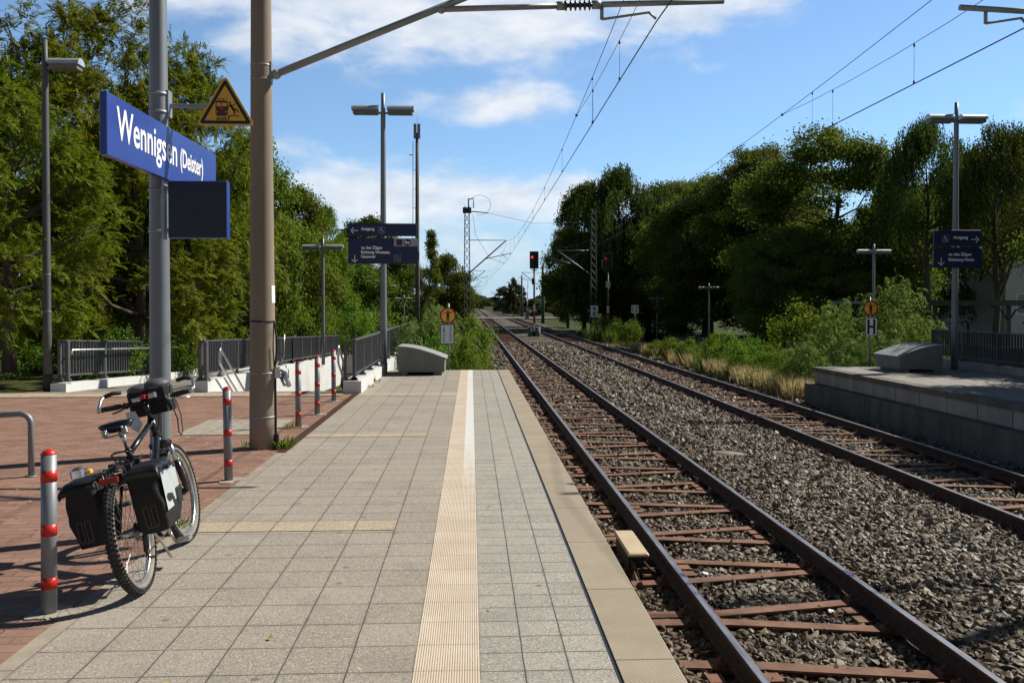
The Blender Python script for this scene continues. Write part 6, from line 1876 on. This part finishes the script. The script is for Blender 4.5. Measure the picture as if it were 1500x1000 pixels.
def clump_layout(rg, n, H0, H1, Rx, prof, rmin, rmax, inner=0.35, lean=(0, 0)):
    """clump centres filling a crown between H0 and H1; prof(t) gives the relative radius"""
    out = []
    for k in range(n):
        t = rg.uniform(0, 1) ** 0.85
        a = rg.uniform(0, 2 * math.pi) if k > 6 else k * 2.4
        q = (inner + (1 - inner) * rg.uniform(0, 1) ** 0.5)
        rr = Rx * prof(t) * q
        r = rg.uniform(rmin, rmax) * (0.75 + 0.35 * prof(t))
        out.append((rr * math.cos(a) + lean[0] * t, rr * math.sin(a) + lean[1] * t, H0 + (H1 - H0) * t, r))
    out.append((lean[0], lean[1], H1 - rmin * 0.4, rmin))
    return np.array(out)

def broad_leaves(rg, clumps, per, L, W, up=0.35, flat=0.8):
    os, ns = [], []
    for (x, y, z, r) in clumps:
        n = int(per * r * r)
        # each clump is a cluster of small sprays, so its surface breaks up
        ns_ = max(6, n // 14)
        d = rand_dir(rg, ns_); d[:, 2] = np.abs(d[:, 2]) * 0.75 + d[:, 2] * 0.25
        d = nrm(d)
        c = np.array([x, y, z]) + d * (r * rg.uniform(0.35, 1.08, (ns_, 1))) * np.array([1, 1, flat])
        idx = rg.integers(0, ns_, n)
        o = c[idx] + rg.normal(0, 0.16 * r + 0.05, (n, 3))
        os.append(o); ns.append(nrm(d[idx] * 0.7 + rand_dir(rg, n) * 0.75 + np.array([0, 0, up])))
    o, nm = np.concatenate(os), np.concatenate(ns)
    n = len(o)
    ax = nrm(np.cross(nm, rand_dir(rg, n)) + np.array([0, 0, -0.25]))
    return leaf_quads(o, ax, nm, L * rg.uniform(0.65, 1.35, n), W * rg.uniform(0.7, 1.3, n))

def pinnate_leaves(rg, clumps, per, FL, L, W, pairs=7, droop=0.5):
    os, ds = [], []
    for (x, y, z, r) in clumps:
        n = int(per * r * r)
        nt_ = max(5, n // 11)                                        # twigs, each with a spray of fronds
        td = rand_dir(rg, nt_); td[:, 2] = td[:, 2] * 0.85 + 0.18; td = nrm(td)
        tl = r * rg.uniform(0.6, 1.12, (nt_, 1))
        i = rg.integers(0, nt_, n); u = rg.uniform(0.35, 1.0, (n, 1))
        b = np.array([x, y, z]) + td[i] * tl[i] * u + np.array([0, 0, -1.0]) * (tl[i] * u) ** 2 * 0.12
        dd = rand_dir(rg, n); dd[:, 2] = dd[:, 2] * 0.8
        os.append(b); ds.append(nrm(td[i] * 0.6 + dd * 0.9))
    o, d = np.concatenate(os), np.concatenate(ds)
    n = len(o)
    side = nrm(np.cross(d, np.array([0, 0, 1.0])) + rand_dir(rg, n) * 0.5)
    fl = FL * rg.uniform(0.6, 1.3, (n, 1))
    quads = []
    for k in range(pairs):
        t = (k + 1) / pairs
        b = o + d * fl * t + np.array([0, 0, -1.0]) * fl * droop * t * t
        dirk = nrm(d + np.array([0, 0, -2.0]) * droop * t)
        for s in (-1, 1):
            ax = nrm(side * s + dirk * 0.40 + np.array([0, 0, -0.15]))
            nm = nrm(np.cross(side, dirk) + rand_dir(rg, n) * 0.3)
            quads.append(leaf_quads(b, ax, nm, L * rg.uniform(0.8, 1.2, n) * (1 - 0.3 * t), np.full(n, W)))
    return np.concatenate(quads)

def hanging_leaves(rg, clumps, per, strand, L, W, nl=14):
    os = []
    for (x, y, z, r) in clumps:
        n = int(per * r * r)
        d = rand_dir(rg, n); d[:, 2] = np.abs(d[:, 2]) * 0.8
        os.append(np.array([x, y, z]) + nrm(d) * r * rg.uniform(0.5, 1.0, (n, 1)))
    o = np.concatenate(os); n = len(o)
    sl = strand * rg.uniform(0.35, 1.3, (n, 1))
    out = rand_dir(rg, n); out[:, 2] = 0
    quads = []
    for k in range(nl):
        t = (k + rg.uniform(0, 1, (n, 1))) / nl
        b = o + out * sl * 0.22 * np.sqrt(t) + np.array([0, 0, -1.0]) * sl * t + rg.normal(0, 0.035, (n, 3))
        ax = nrm(np.array([0, 0, -1.0]) + rand_dir(rg, n) * 0.7)
        quads.append(leaf_quads(b, ax, rand_dir(rg, n), L * rg.uniform(0.7, 1.3, n), np.full(n, W)))
    return np.concatenate(quads)

def trunk_mb(rg, H, r0, clumps, nlimb=16, base=0.25):
    mb = MB()
    wob = [(0, 0, -0.3)]
    pts = [Vector((rg.normal(0, 0.02) * H * t, rg.normal(0, 0.02) * H * t, H * t)) for t in np.linspace(0, 0.86, 8)]
    pts[0] = Vector((0, 0, -0.4))
    rs = [r0 * (1.25 if i == 0 else 1 - 0.92 * i / 7) for i in range(8)]
    mb.tube(pts, rs, 9)
    order = np.argsort(-clumps[:, 3])[:nlimb]
    for i in order:
        c = Vector(clumps[i, :3])
        t = max(base, min(0.8, (c.z / H) - rg.uniform(0.12, 0.28)))
        q = t / 0.86 * 7; k = min(6, int(q)); a = pts[k].lerp(pts[k + 1], q - k)
        mid = a.lerp(c, 0.5) + Vector((rg.normal(0, .05), rg.normal(0, .05), -0.05)) * H * 0.6
        ra = r0 * (1 - t) * 0.55
        mb.tube([a, mid, c], [ra, ra * 0.6, ra * 0.18], 6, caps=False)
        for j in range(3):
            e = c + Vector(rand_dir(rg, 1)[0]) * clumps[i, 3] * 0.9
            mb.tube([mid.lerp(c, 0.6), e], [ra * 0.35, ra * 0.08], 5, caps=False)
    return mb

dome = lambda t: max(0.12, math.sin(math.pi * min(1, 0.18 + 0.80 * t)) ** 0.75)
ovoid = lambda t: max(0.10, math.sin(math.pi * min(1, 0.10 + 0.88 * t)) ** 0.9)
spread = lambda t: max(0.10, min(1.0, 0.55 + 1.6 * t) * (1 - max(0, t - 0.5) / 0.54) ** 0.55)
column = lambda t: max(0.12, (1 - t) ** 0.7 * min(1, 0.5 + 3 * t))
TEMPL = {}
def template(kind, seed):
    """crown and trunk meshes of one tree, roughly 10 m tall and 3.4 m in crown radius"""
    key = (kind, seed)
    if key in TEMPL: return TEMPL[key]
    rg = np.random.default_rng(seed)
    if kind == 'pinnate':
        cl = clump_layout(rg, 50, 1.3, 9.7, 3.6, spread, 0.6, 1.35, 0.5)
        q = pinnate_leaves(rg, cl, 200, 0.36, 0.098, 0.040, 8, 0.22); mat = M['leaf_pinnate']; bark = M['bark']
    elif kind == 'fresh':
        cl = clump_layout(rg, 76, 0.7, 9.7, 3.2, ovoid, 0.6, 1.05)
        q = broad_leaves(rg, cl, 760, 0.155, 0.105); mat = M['leaf_fresh']; bark = M['bark']
    elif kind == 'dark':
        cl = clump_layout(rg, 80, 0.8, 9.7, 3.5, dome, 0.7, 1.25)
        q = broad_leaves(rg, cl, 480, 0.19, 0.14); mat = M['leaf_dark']; bark = M['bark']
    elif kind == 'lime':
        cl = clump_layout(rg, 105, 0.8, 9.7, 3.5, dome, 0.5, 0.95, 0.45)
        q = broad_leaves(rg, cl, 1600, 0.105, 0.084); mat = M['leaf_lime']; bark = M['bark']
    elif kind == 'birch':
        cl = clump_layout(rg, 52, 2.4, 9.6, 3.0, dome, 0.6, 1.0)
        q = hanging_leaves(rg, cl, 64, 1.4, 0.14, 0.075, 18); mat = M['leaf_birch']; bark = M['bark']
    elif kind == 'willow':
        cl = clump_layout(rg, 48, 4.9, 9.7, 3.2, dome, 0.55, 0.95)
        q = hanging_leaves(rg, cl, 85, 1.25, 0.13, 0.065, 14); mat = M['leaf_birch']; bark = M['bark']
    elif kind == 'poplar':
        cl = clump_layout(rg, 46, 0.6, 9.9, 1.5, column, 0.35, 0.6, 0.2)
        q = broad_leaves(rg, cl, 1100, 0.15, 0.10); mat = M['leaf_fresh']; bark = M['bark']
    elif kind == 'far':
        cl = clump_layout(rg, 50, 1.0, 9.7, 3.4, dome, 0.7, 1.2)
        q = broad_leaves(rg, cl, 150, 0.42, 0.32); mat = M['leaf_far']; bark = M['bark']
    elif kind == 'bush':                                             # about 2 m tall, 1.2 m radius
        cl = clump_layout(rg, 34, 0.15, 1.8, 1.15, dome, 0.28, 0.5)
        q = broad_leaves(rg, cl, 900, 0.10, 0.06, 0.5); mat = M['leaf_bush']; bark = M['bark']
    elif kind == 'pale':                                             # willow-like, narrow pale leaves on arching stems
        cl = clump_layout(rg, 44, 0.2, 1.9, 1.15, dome, 0.22, 0.42)
        q = np.concatenate([pinnate_leaves(rg, cl, 160, 0.30, 0.125, 0.026, 6, 0.7)]); mat = M['leaf_pale']; bark = M['bark']
    elif kind == 'weed':                                             # upright stems with leaves, about 1.2 m
        n = 46
        qs = []
        for k in range(n):
            b = np.array([rg.normal(0, 0.33), rg.normal(0, 0.33), 0]); h = rg.uniform(0.55, 1.25)
            top = b + np.array([rg.normal(0, 0.14), rg.normal(0, 0.14), h])
            m_ = 30
            t = rg.uniform(0.1, 1, (m_, 1)); o = b + (top - b) * t
            ax = rand_dir(rg, m_); ax[:, 2] = np.abs(ax[:, 2]) * 0.5 + 0.15; ax = nrm(ax)
            qs.append(leaf_quads(o, ax, nrm(rand_dir(rg, m_) * 0.5 + np.array([0, 0, 1.0])), 0.13 * rg.uniform(0.5, 1.2, m_) * (1.15 - 0.6 * t[:, 0]), np.full(m_, 0.06)))
        q = np.concatenate(qs); mat = M['leaf_bush']; bark = M['bark']
        cl = np.array([[rg.normal(0, .3), rg.normal(0, .3), rg.uniform(.6, 1.1), .2] for _ in range(20)])
    crown = np_mesh('crown', q, 4, mat)
    small = kind in ('bush', 'pale', 'weed')
    if small:
        mb = MB()
        for c in cl[:22]:
            c = Vector(c[:3])
            mb.tube([(c.x * 0.12, c.y * 0.12, -0.1), (c.x * 0.5, c.y * 0.5, c.z * 0.6), c], [0.018, 0.012, 0.004], 5, caps=False)
    else:
        mb = trunk_mb(rg, 10.0, {'poplar': 0.16, 'birch': 0.19}.get(kind, 0.23), cl, 22)
    tmp = mb.build('trunk', bark); trunk = tmp.data
    bpy.data.objects.remove(tmp)
    TEMPL[key] = (crown, trunk)
    return TEMPL[key]
def plant(name, kind, seed, label, cat, x, y, z, h, w=None, rz=0.0, group=None):
    """h height in metres, w crown width in metres (None keeps proportions)"""
    crown, trunk = template(kind, seed)
    small = kind in ('bush', 'pale', 'weed')
    H0, W0 = {'bush': (2.05, 2.7), 'pale': (2.1, 2.6), 'weed': (1.38, 1.45), 'poplar': (10.2, 3.2), 'birch': (10, 7.0), 'willow': (10, 7.4)}.get(kind, (10.2, 7.6))
    t = thing(name, label, cat, (x, y, z), rz, group)
    sz = h / H0; sx = sz if w is None else w / W0
    t.scale = (sx, sx, sz)
    c = link('stems' if small else 'trunk', trunk, t)
    link('foliage' if small else 'crown', crown, t)
    return t
def ptop(px, ptop_y, Y, zbase):
    """x and height of a plant whose top shows at (px, ptop_y) at distance Y"""
    p = at(px, ptop_y, Y)
    return p.x, p.z - zbase
def tree_px(name, kind, seed, label, px, py, Y, wpx, group=None, rz=0.0, zb=None, cat='tree'):
    p = at(px, py, Y)
    w = (at(px + wpx / 2, py, Y) - at(px - wpx / 2, py, Y)).x
    zb = terrain_z(p.x, Y) - 0.02 if zb is None else zb
    return plant(name, kind, seed, label, cat, p.x, Y, zb, p.z - zb, w, rz, group)

GL, GR = 'trees along the left side of the station', 'trees of the dark wood on the right'
# left row
tree_px('locust_tree', 'pinnate', 1, 'feathery locust tree at the far left edge, behind the single arm lamp', 10, 88, 23.5, 400, GL, 0.3)
tree_px('locust_tree', 'pinnate', 2, 'tallest feathery locust tree with yellowing sprays, behind the blue station name sign', 118, -12, 24.5, 390, GL, 1.9)
tree_px('locust_tree', 'pinnate', 1, 'feathery locust tree showing between the galvanised sign pole and the concrete mast', 275, 62, 25.5, 250, GL, 3.6)
tree_px('locust_tree', 'pinnate', 2, 'low feathery locust tree with hanging sprays over the ramp fence', 205, 165, 22.8, 330, GL, 4.4)
tree_px('maple_tree', 'fresh', 3, 'leafy green tree just right of the concrete mast, tallest of its row', 372, 188, 33, 190, GL, 0.4)
tree_px('maple_tree', 'fresh', 4, 'leafy green tree behind the first twin lamp on the ramp', 438, 268, 37, 150, GL, 2.2)
tree_px('maple_tree', 'fresh', 3, 'slim leafy tree rising just left of the blue direction sign', 478, 300, 44, 100, GL, 3.9)
tree_px('birch_tree', 'dark', 5, 'rounded green tree behind the blue direction sign', 540, 318, 79, 150, GL, 0.9)
tree_px('maple_tree', 'fresh', 4, 'bushy tree below and right of the blue direction sign', 590, 370, 80, 110, GL, 5.2)
tree_px('poplar_tree', 'poplar', 6, 'narrow pointed poplar right of the antenna mast', 632, 337, 62, 46, GL, 0.4)
tree_px('alder_tree', 'dark', 5, 'dark tree behind the pointed poplar', 655, 372, 80, 80, GL, 2.4)
tree_px('alder_tree', 'dark', 7, 'low dark tree left of the lattice mast', 668, 402, 100, 60, GL, 1.0)
tree_px('locust_tree', 'pinnate', 1, 'shaded locust tree standing deep behind the single arm lamp', -60, 60, 30, 330, GL, 2.5)
tree_px('maple_tree', 'fresh', 3, 'leafy tree deep behind the ramp fence, between locusts', 180, 130, 33, 330, GL, 1.2)
tree_px('maple_tree', 'fresh', 4, 'leafy tree deep behind the concrete mast', 330, 215, 42, 210, GL, 0.1)
tree_px('alder_tree', 'dark', 7, 'dark tree filling the gap between two leafy trees left of the direction sign', 470, 350, 56, 200, GL, 3.0)
tree_px('locust_tree', 'pinnate', 2, 'nearest feathery locust tree, its sprays hanging around the single arm lamp', 10, 120, 17.9, 300, GL, 0.9, zb=0.5)
# right wood
tree_px('lime_tree', 'lime', 8, 'tallest lime tree of the wood with sunlit crown, left of the right hand lamp', 1218, 178, 52, 300, GR, 0.5)
tree_px('lime_tree', 'lime', 9, 'lime tree with rounded yellow green crown below the overhead wire', 1110, 212, 68, 230, GR, 2.4)
tree_px('lime_tree', 'lime', 8, 'lime tree in the middle of the wood, right of the dark birch', 1040, 248, 74, 210, GR, 3.8)
tree_px('lime_tree', 'lime', 9, 'dark crowned lime tree rising behind the middle of the wood', 1000, 262, 86, 220, GR, 5.0)
tree_px('birch_tree', 'birch', 10, 'tall drooping dark birch behind the lattice mast with number plate', 905, 235, 82, 150, GR, 0.8)
tree_px('birch_tree', 'birch', 11, 'drooping dark birch right of the railway signal', 962, 262, 84, 160, GR, 2.0)
tree_px('oak_tree', 'dark', 5, 'dark oak at the left end of the wood, overhanging the tracks', 856, 268, 88, 110, GR, 1.1)
tree_px('oak_tree', 'dark', 7, 'lower dark oak at the very edge of the wood by the tracks', 832, 330, 98, 75, GR, 3.1)
tree_px('maple_tree', 'dark', 7, 'small bright tree in front of the wood, above the ramp lamps', 1032, 338, 67, 140, GR, 4.1)
tree_px('lime_tree', 'lime', 8, 'lower lime tree at the right flank of the wood, beside the willow', 1290, 285, 50, 150, GR, 1.7)
tree_px('lime_tree', 'lime', 9, 'lower lime tree in front of the wood, left of the small lamp', 1170, 330, 49, 190, GR, 0.2)
tree_px('oak_tree', 'dark', 5, 'dark low oak in front of the birches', 950, 350, 84, 190, GR, 2.8)
tree_px('oak_tree', 'dark', 7, 'dark low oak behind the signal with white plate', 885, 352, 84, 130, GR, 0.9)
tree_px('oak_tree', 'dark', 5, 'dark oak deep in the wood below the tallest lime', 1130, 300, 78, 300, GR, 1.4)
tree_px('willow_tree', 'willow', 10, 'weeping willow with thin crown left of the right hand lamp', 1362, 168, 44, 170, GR, 1.3, zb=-1.4)
tree_px('willow_tree', 'willow', 11, 'weeping willow at the right edge of the view, over the shelter', 1462, 172, 43, 180, GR, 2.9, zb=-1.4)
tree_px('willow_tree', 'birch', 10, 'weeping willow standing behind the other two, above the house roof', 1425, 215, 56, 230, GR, 4.6, zb=-1.4)
tree_px('lime_tree', 'lime', 9, 'dark lime tree behind the willows, left of the house', 1345, 270, 64, 220, GR, 2.6, zb=-1.4)
plant('lime_tree', 'lime', 8, 'lime tree beside the right platform, shading its paving', 'tree', 19.9, 23.5, -1.0, 10.5, 7.6, 0.4, GR)
plant('lime_tree', 'lime', 9, 'lime tree behind the stair fence of the right platform', 'tree', 16.4, 17.0, -1.0, 9.5, 7.2, 2.0, GR)
# far ones along the line
GF = 'far trees beyond the level crossing'
tree_px('field_tree', 'far', 12, 'far yellowish round tree left of the concrete mast row', 738, 420, 215, 36, GF, 0.4, zb=-1.1)
tree_px('field_tree', 'far', 13, 'far tall loose tree just left of the raised barrier', 752, 408, 175, 28, GF, 1.4, zb=-1.1)
tree_px('field_tree', 'far', 12, 'far dark tree beside the raised barrier', 762, 418, 190, 24, GF, 2.4, zb=-1.1)
tree_px('field_tree', 'far', 13, 'far low hedge tree behind the waiting cyclist', 780, 440, 180, 44, GF, 3.4, zb=-1.1)
tree_px('field_tree', 'far', 12, 'far low hedge tree at the foot of the wood', 812, 436, 165, 46, GF, 4.4, zb=-1.1)
tree_px('field_tree', 'far', 13, 'far low hedge tree below the concrete masts', 752, 441, 240, 50, GF, 5.4, zb=-1.1)
tree_px('field_tree', 'far', 12, 'far small tree where the tracks vanish', 706, 437, 420, 40, GF, 0.9, zb=-1.1)
tree_px('field_tree', 'far', 13, 'far dark tree at the left of the level crossing', 668, 424, 170, 50, GF, 1.9, zb=-1.1)
tree_px('field_tree', 'far', 12, 'far bush beside the left end of the crossing road', 640, 425, 150, 60, GF, 2.9, zb=-1.1)
mbh = MB()
for k in range(40):
    x = -260 + k * 14 + rng.uniform(-4, 4)
    mbh.ball((x, 900 + rng.uniform(-30, 30), -2), 16, 10, 9 + rng.uniform(0, 5), 10, 6)
o = mbh.build('far_wood', M['leaf_far']); tag(o, 'hazy wooded horizon beyond the end of the tracks', 'far wood', kind='stuff')

# bushes and weeds
GB, GW = 'bushes beside the station', 'weeds beside the tracks'
def bush_px(kind, seed, label, px, py, Y, wpx, group, rz=0.0, zb=None, name=None):
    return tree_px(name or {'bush': 'bush', 'pale': 'willow_bush', 'weed': 'weed_plant'}[kind], kind, seed, label, px, py, Y, wpx, group, rz, zb, cat={'bush': 'bush', 'pale': 'bush', 'weed': 'weed'}[kind])
bush_px('pale', 20, 'pale willow bush behind the round orange sign on the left platform', 640, 437, 25, 110, GB, 0.3, -1.0)
bush_px('pale', 21, 'pale willow bush right behind the grit bin', 600, 462, 24, 90, GB, 1.3, -1.0)
bush_px('bush', 22, 'green bush between the willow bush and the track', 690, 462, 31, 80, GB, 2.3, -1.0)
bush_px('bush', 23, 'green bush behind the left platform lamp', 585, 480, 27, 80, GB, 0.8, -1.0)
bush_px('bush', 22, 'low bramble bush to the right of the round orange sign', 680, 492, 23.2, 56, GB, 3.1, -0.98)
bush_px('bush', 23, 'low bramble bush under the round orange sign', 640, 490, 23.0, 70, GB, 4.4, -0.98)
bush_px('pale', 20, 'tall pale bush left of the round sign, in front of the ramp lamps', 640, 442, 36, 64, GB, 5.0, -1.2)
bush_px('bush', 22, 'bush climbing through the ramp fence at its left end', 118, 500, 19.2, 60, GB, 0.2, -0.1)
bush_px('bush', 23, 'bush with small pale leaves growing through the middle of the ramp fence', 172, 478, 20.2, 84, GB, 1.2, -0.2)
bush_px('bush', 22, 'bush hanging over the ramp kerb beside the sign pole', 215, 490, 20.8, 70, GB, 2.4, -0.2)
bush_px('bush', 23, 'bush at the right end of the ramp fence, before the white cabinet', 272, 492, 23.0, 60, GB, 3.0, -0.3)
bush_px('bush', 22, 'dark bush at the far left behind the lamp sleeve', 20, 490, 20.0, 120, GB, 4.0, -0.1)
bush_px('bush', 23, 'bush below the locust trees left of the fence end', 62, 470, 23.5, 110, GB, 5.0, -0.2)
bush_px('bush', 22, 'bush beyond the stair fence, beneath the leafy trees', 440, 440, 36, 90, GB, 0.6, -0.8)
bush_px('bush', 23, 'round bush beyond the stair fence, left of the first ramp lamp', 380, 425, 36, 110, GB, 1.6, -0.8)
bush_px('bush', 22, 'round bush beyond the stair fence, right of the first ramp lamp', 515, 440, 40, 80, GB, 2.6, -0.9)
bush_px('bush', 23, 'bush in the shade left of the second ramp lamp', 545, 455, 48, 80, GB, 3.6, -1.2)
for i, (px, py, Y, wpx, lb) in enumerate([(300, 445, 34, 150, 'wide bush behind the handrail and white cabinet'), (230, 430, 33, 140, 'wide bush behind the sign pole, under the locusts'), (110, 420, 31, 170, 'wide bush in deep shade under the tallest locust'), (10, 410, 29, 160, 'wide bush in deep shade at the left edge')]):
    bush_px('bush', 22 + i % 2, lb, px, py, Y, wpx, GB, i * 1.1, -0.6)
# right side
bush_px('pale', 21, 'large pale elder bush behind the H sign on the right platform', 1316, 405, 27, 130, GB, 0.7, -1.2)
bush_px('pale', 20, 'large pale elder bush left of the H sign', 1232, 432, 26.5, 120, GB, 1.9, -1.2)
bush_px('pale', 21, 'low pale bush at the end wall of the right platform', 1180, 500, 25, 90, GB, 2.9, -1.1)
bush_px('pale', 20, 'pale bush in front of the stair fence on the right platform', 1275, 480, 24.6, 110, GB, 3.9, -1.1)
bush_px('bush', 22, 'yellow green bush left of the pale elder bushes', 1175, 440, 34, 120, GB, 0.1, -1.3)
bush_px('bush', 23, 'green bush behind the right platform lamp foot', 1345, 470, 27.5, 90, GB, 1.1, -1.2)
weeds = [(1128, 494, 29, 46), (1098, 484, 31, 52), (1068, 478, 33, 54), (1048, 478, 35, 46), (1010, 486, 37, 40), (985, 485, 40, 46), (964, 489, 43, 36), (1118, 512, 27, 40), (1150, 520, 26, 40), (1165, 508, 27.5, 36), (1085, 500, 29.5, 44), (1055, 498, 31.5, 40), (1140, 486, 30, 20),
         (882, 460, 62, 32), (905, 463, 60, 34), (925, 466, 58, 30), (868, 470, 60, 24), (895, 470, 57, 28), (1030, 492, 33, 36)]
wl = ['leafy weed with a thin shoot left of the end wall bushes', 'bright leafy weed in the sunny strip, third from the right platform', 'bright leafy weed below the nearer ramp lamp', 'leafy weed under the nearer ramp lamp pole', 'low leafy weed between the two ramp lamps', 'low leafy weed below the farther ramp lamp', 'low leafy weed right of the twelve plate', 'weed over the dry grass, close to the far track', 'weed beside the right platform end wall', 'weed in front of the pale elder bush', 'weed clump in the middle of the sunny strip', 'weed clump behind the dry grass', 'tallest thin shoot of the weeds before the ramp wall',
      'leafy weed at the foot of the right signal', 'leafy weed right of the signal foot', 'leafy weed left of the twelve plate post', 'weed at the foot of the right lattice mast', 'low weed in front of the signal foot', 'weed at the edge of the gravel under the lamps']
for i, (px, py, Y, wpx) in enumerate(weeds):
    py += 9 if i < 13 else 2
    leafy = i in (0, 1, 2, 3, 4, 5, 6, 8, 9, 10, 13, 14, 15)
    bush_px('bush' if leafy else 'weed', (22 if leafy else 24) + i % 2, wl[i], px, py, Y, wpx * (1.15 if leafy else 1), GW, i * 0.9, -1.1, name='weed_plant')
lw = [(700, 505, 26, 30), (712, 516, 25, 24), (690, 500, 28, 30), (678, 505, 24, 34), (700, 492, 36, 26)]
ll = ['brownish weed clump beside the near rail, right of the willow bush', 'small weed at the corner of the platform end', 'weed clump in front of the lattice mast foot', 'weed clump right of the sign post', 'far weed clump along the near rail']
for i, (px, py, Y, wpx) in enumerate(lw):
    bush_px('weed', 24 + i % 2, ll[i], px, py, Y, wpx, GW, i * 1.3, -1.08)

def grass(name, regions, hmin, hmax, mat, label, seed, wid=0.012):
    rg = np.random.default_rng(seed)
    qs = []
    for (x0, x1, y0, y1, n) in regions:
        x = rg.uniform(x0, x1, n); y = rg.uniform(y0, y1, n)
        # tufted
        cx = rg.uniform(x0, x1, max(2, n // 40)); cy = rg.uniform(y0, y1, max(2, n // 40))
        i = rg.integers(0, len(cx), n)
        k = rg.uniform(0, 1, n) < 0.75
        x = np.where(k, cx[i] + rg.normal(0, 0.10, n), x); y = np.where(k, cy[i] + rg.normal(0, 0.12, n), y)
        z = np.array([terrain_z(a, b) for a, b in zip(x, y)]); z = np.maximum(z, np.where((x > -1.2) & (x < 10.3), bed_z(x), -9)) - 0.02
        h = rg.uniform(hmin, hmax, n)
        a = rg.uniform(0, 2 * math.pi, n); w = wid * rg.uniform(0.6, 1.3, n) * (1 + y / 40)
        d = np.stack([np.cos(a), np.sin(a), np.zeros(n)], -1)
        lean = np.stack([rg.normal(0, .25, n), rg.normal(0, .25, n), np.ones(n)], -1) * h[:, None]
        o = np.stack([x, y, z], -1)
        qs.append(np.stack([o - d * w[:, None], o + d * w[:, None], o + lean * 0.6 + d * w[:, None] * 0.7, o + lean], 1))
    o = np_obj(name, np.concatenate(qs), 4, mat)
    tag(o, label, 'grass', kind='stuff')
grass('dry_grass', [(8.75, 9.9, 23.2, 33, 6500), (8.9, 10.4, 33, 48, 3000), (9.2, 11.0, 60, 75, 1600), (-0.9, 0.6, 30, 60, 1500)], 0.30, 0.72, M['grass_dry'], 'dry straw coloured grass along the far track', 5)
grass('green_grass', [(9.6, 11.2, 24, 45, 2000), (9.2, 11, 45, 75, 2400), (-1.2, 0.7, 22, 42, 9000), (-1.2, 0.8, 42, 75, 5000), (-2.4, -1.1, 21.9, 30, 3000)], 0.15, 0.45, M['grass_green'], 'rough green grass growing beside the tracks', 6)
# tufts at the mast foot, the kerb and the bollards
def tuft(px, py, label, n, h, spread, seed):
    p = gnd(px, py); rg = np.random.default_rng(seed)
    a = rg.uniform(0, 2 * math.pi, n); r = rg.uniform(0, spread, n)
    o = np.stack([r * np.cos(a), r * np.sin(a) * 0.7, np.full(n, -0.005)], -1)
    d = np.stack([np.cos(a), np.sin(a), np.zeros(n)], -1)
    nm = nrm(rand_dir(rg, n) * 0.4 + np.array([0, 0, 1.0]))
    ax = nrm(d * rg.uniform(0.2, 0.9, (n, 1)) + np.array([0, 0, 1.0]))
    q = leaf_quads(o, ax, nm, h * rg.uniform(0.5, 1.2, n), np.full(n, h * 0.16), 1.2)
    ob = np_obj('weed_tuft', q, 4, M['leaf_bush']); ob.location = p
    tag(ob, label, 'weed', 'weed tufts in the paving')
tuft(414, 655, 'grassy tuft at the right foot of the concrete mast', 90, 0.15, 0.13, 1)
tuft(362, 653, 'small tuft at the left foot of the concrete mast', 34, 0.08, 0.07, 2)
tuft(430, 627, 'sparse tuft left of the third bollard foot', 26, 0.08, 0.10, 3)
tuft(505, 587, 'tiny tuft at the far end of the drain channel', 18, 0.08, 0.06, 4)
tuft(262, 770, 'tuft beside the bicycle front wheel', 30, 0.09, 0.07, 5)
tuft(544, 560, 'yellowing tuft along the stair parapet', 50, 0.14, 0.16, 6)
tuft(536, 568, 'second yellowing tuft at the stair parapet front', 40, 0.10, 0.14, 7)

# fallen leaves on the forecourt and platform
rg = np.random.default_rng(77)
n = 260
x = np.concatenate([rg.uniform(-9, -2.2, n), rg.uniform(-2, 0.6, 26), rg.uniform(-8, -5.1, 220)])
y = np.concatenate([rg.uniform(4, 16.5, n), rg.uniform(3, 20, 26), rg.uniform(16.9, 21, 220)])
z = np.concatenate([np.full(n, 0.006), np.full(26, 0.010), np.array([ramp_z(v) + 0.006 for v in y[-220:]])])
m_ = len(x); a = rg.uniform(0, 6.28, m_)
q = leaf_quads(np.stack([x, y, z], -1), np.stack([np.cos(a), np.sin(a), rg.uniform(0, .25, m_)], -1), nrm(rand_dir(rg, m_) * 0.25 + np.array([0, 0, 1.0])), rg.uniform(0.02, 0.045, m_), rg.uniform(0.014, 0.028, m_), -0.6)
tag(np_obj('fallen_leaves', q, 4, M['leaf_fallen']), 'small yellow fallen leaves scattered over the paving', 'fallen leaves', kind='stuff')
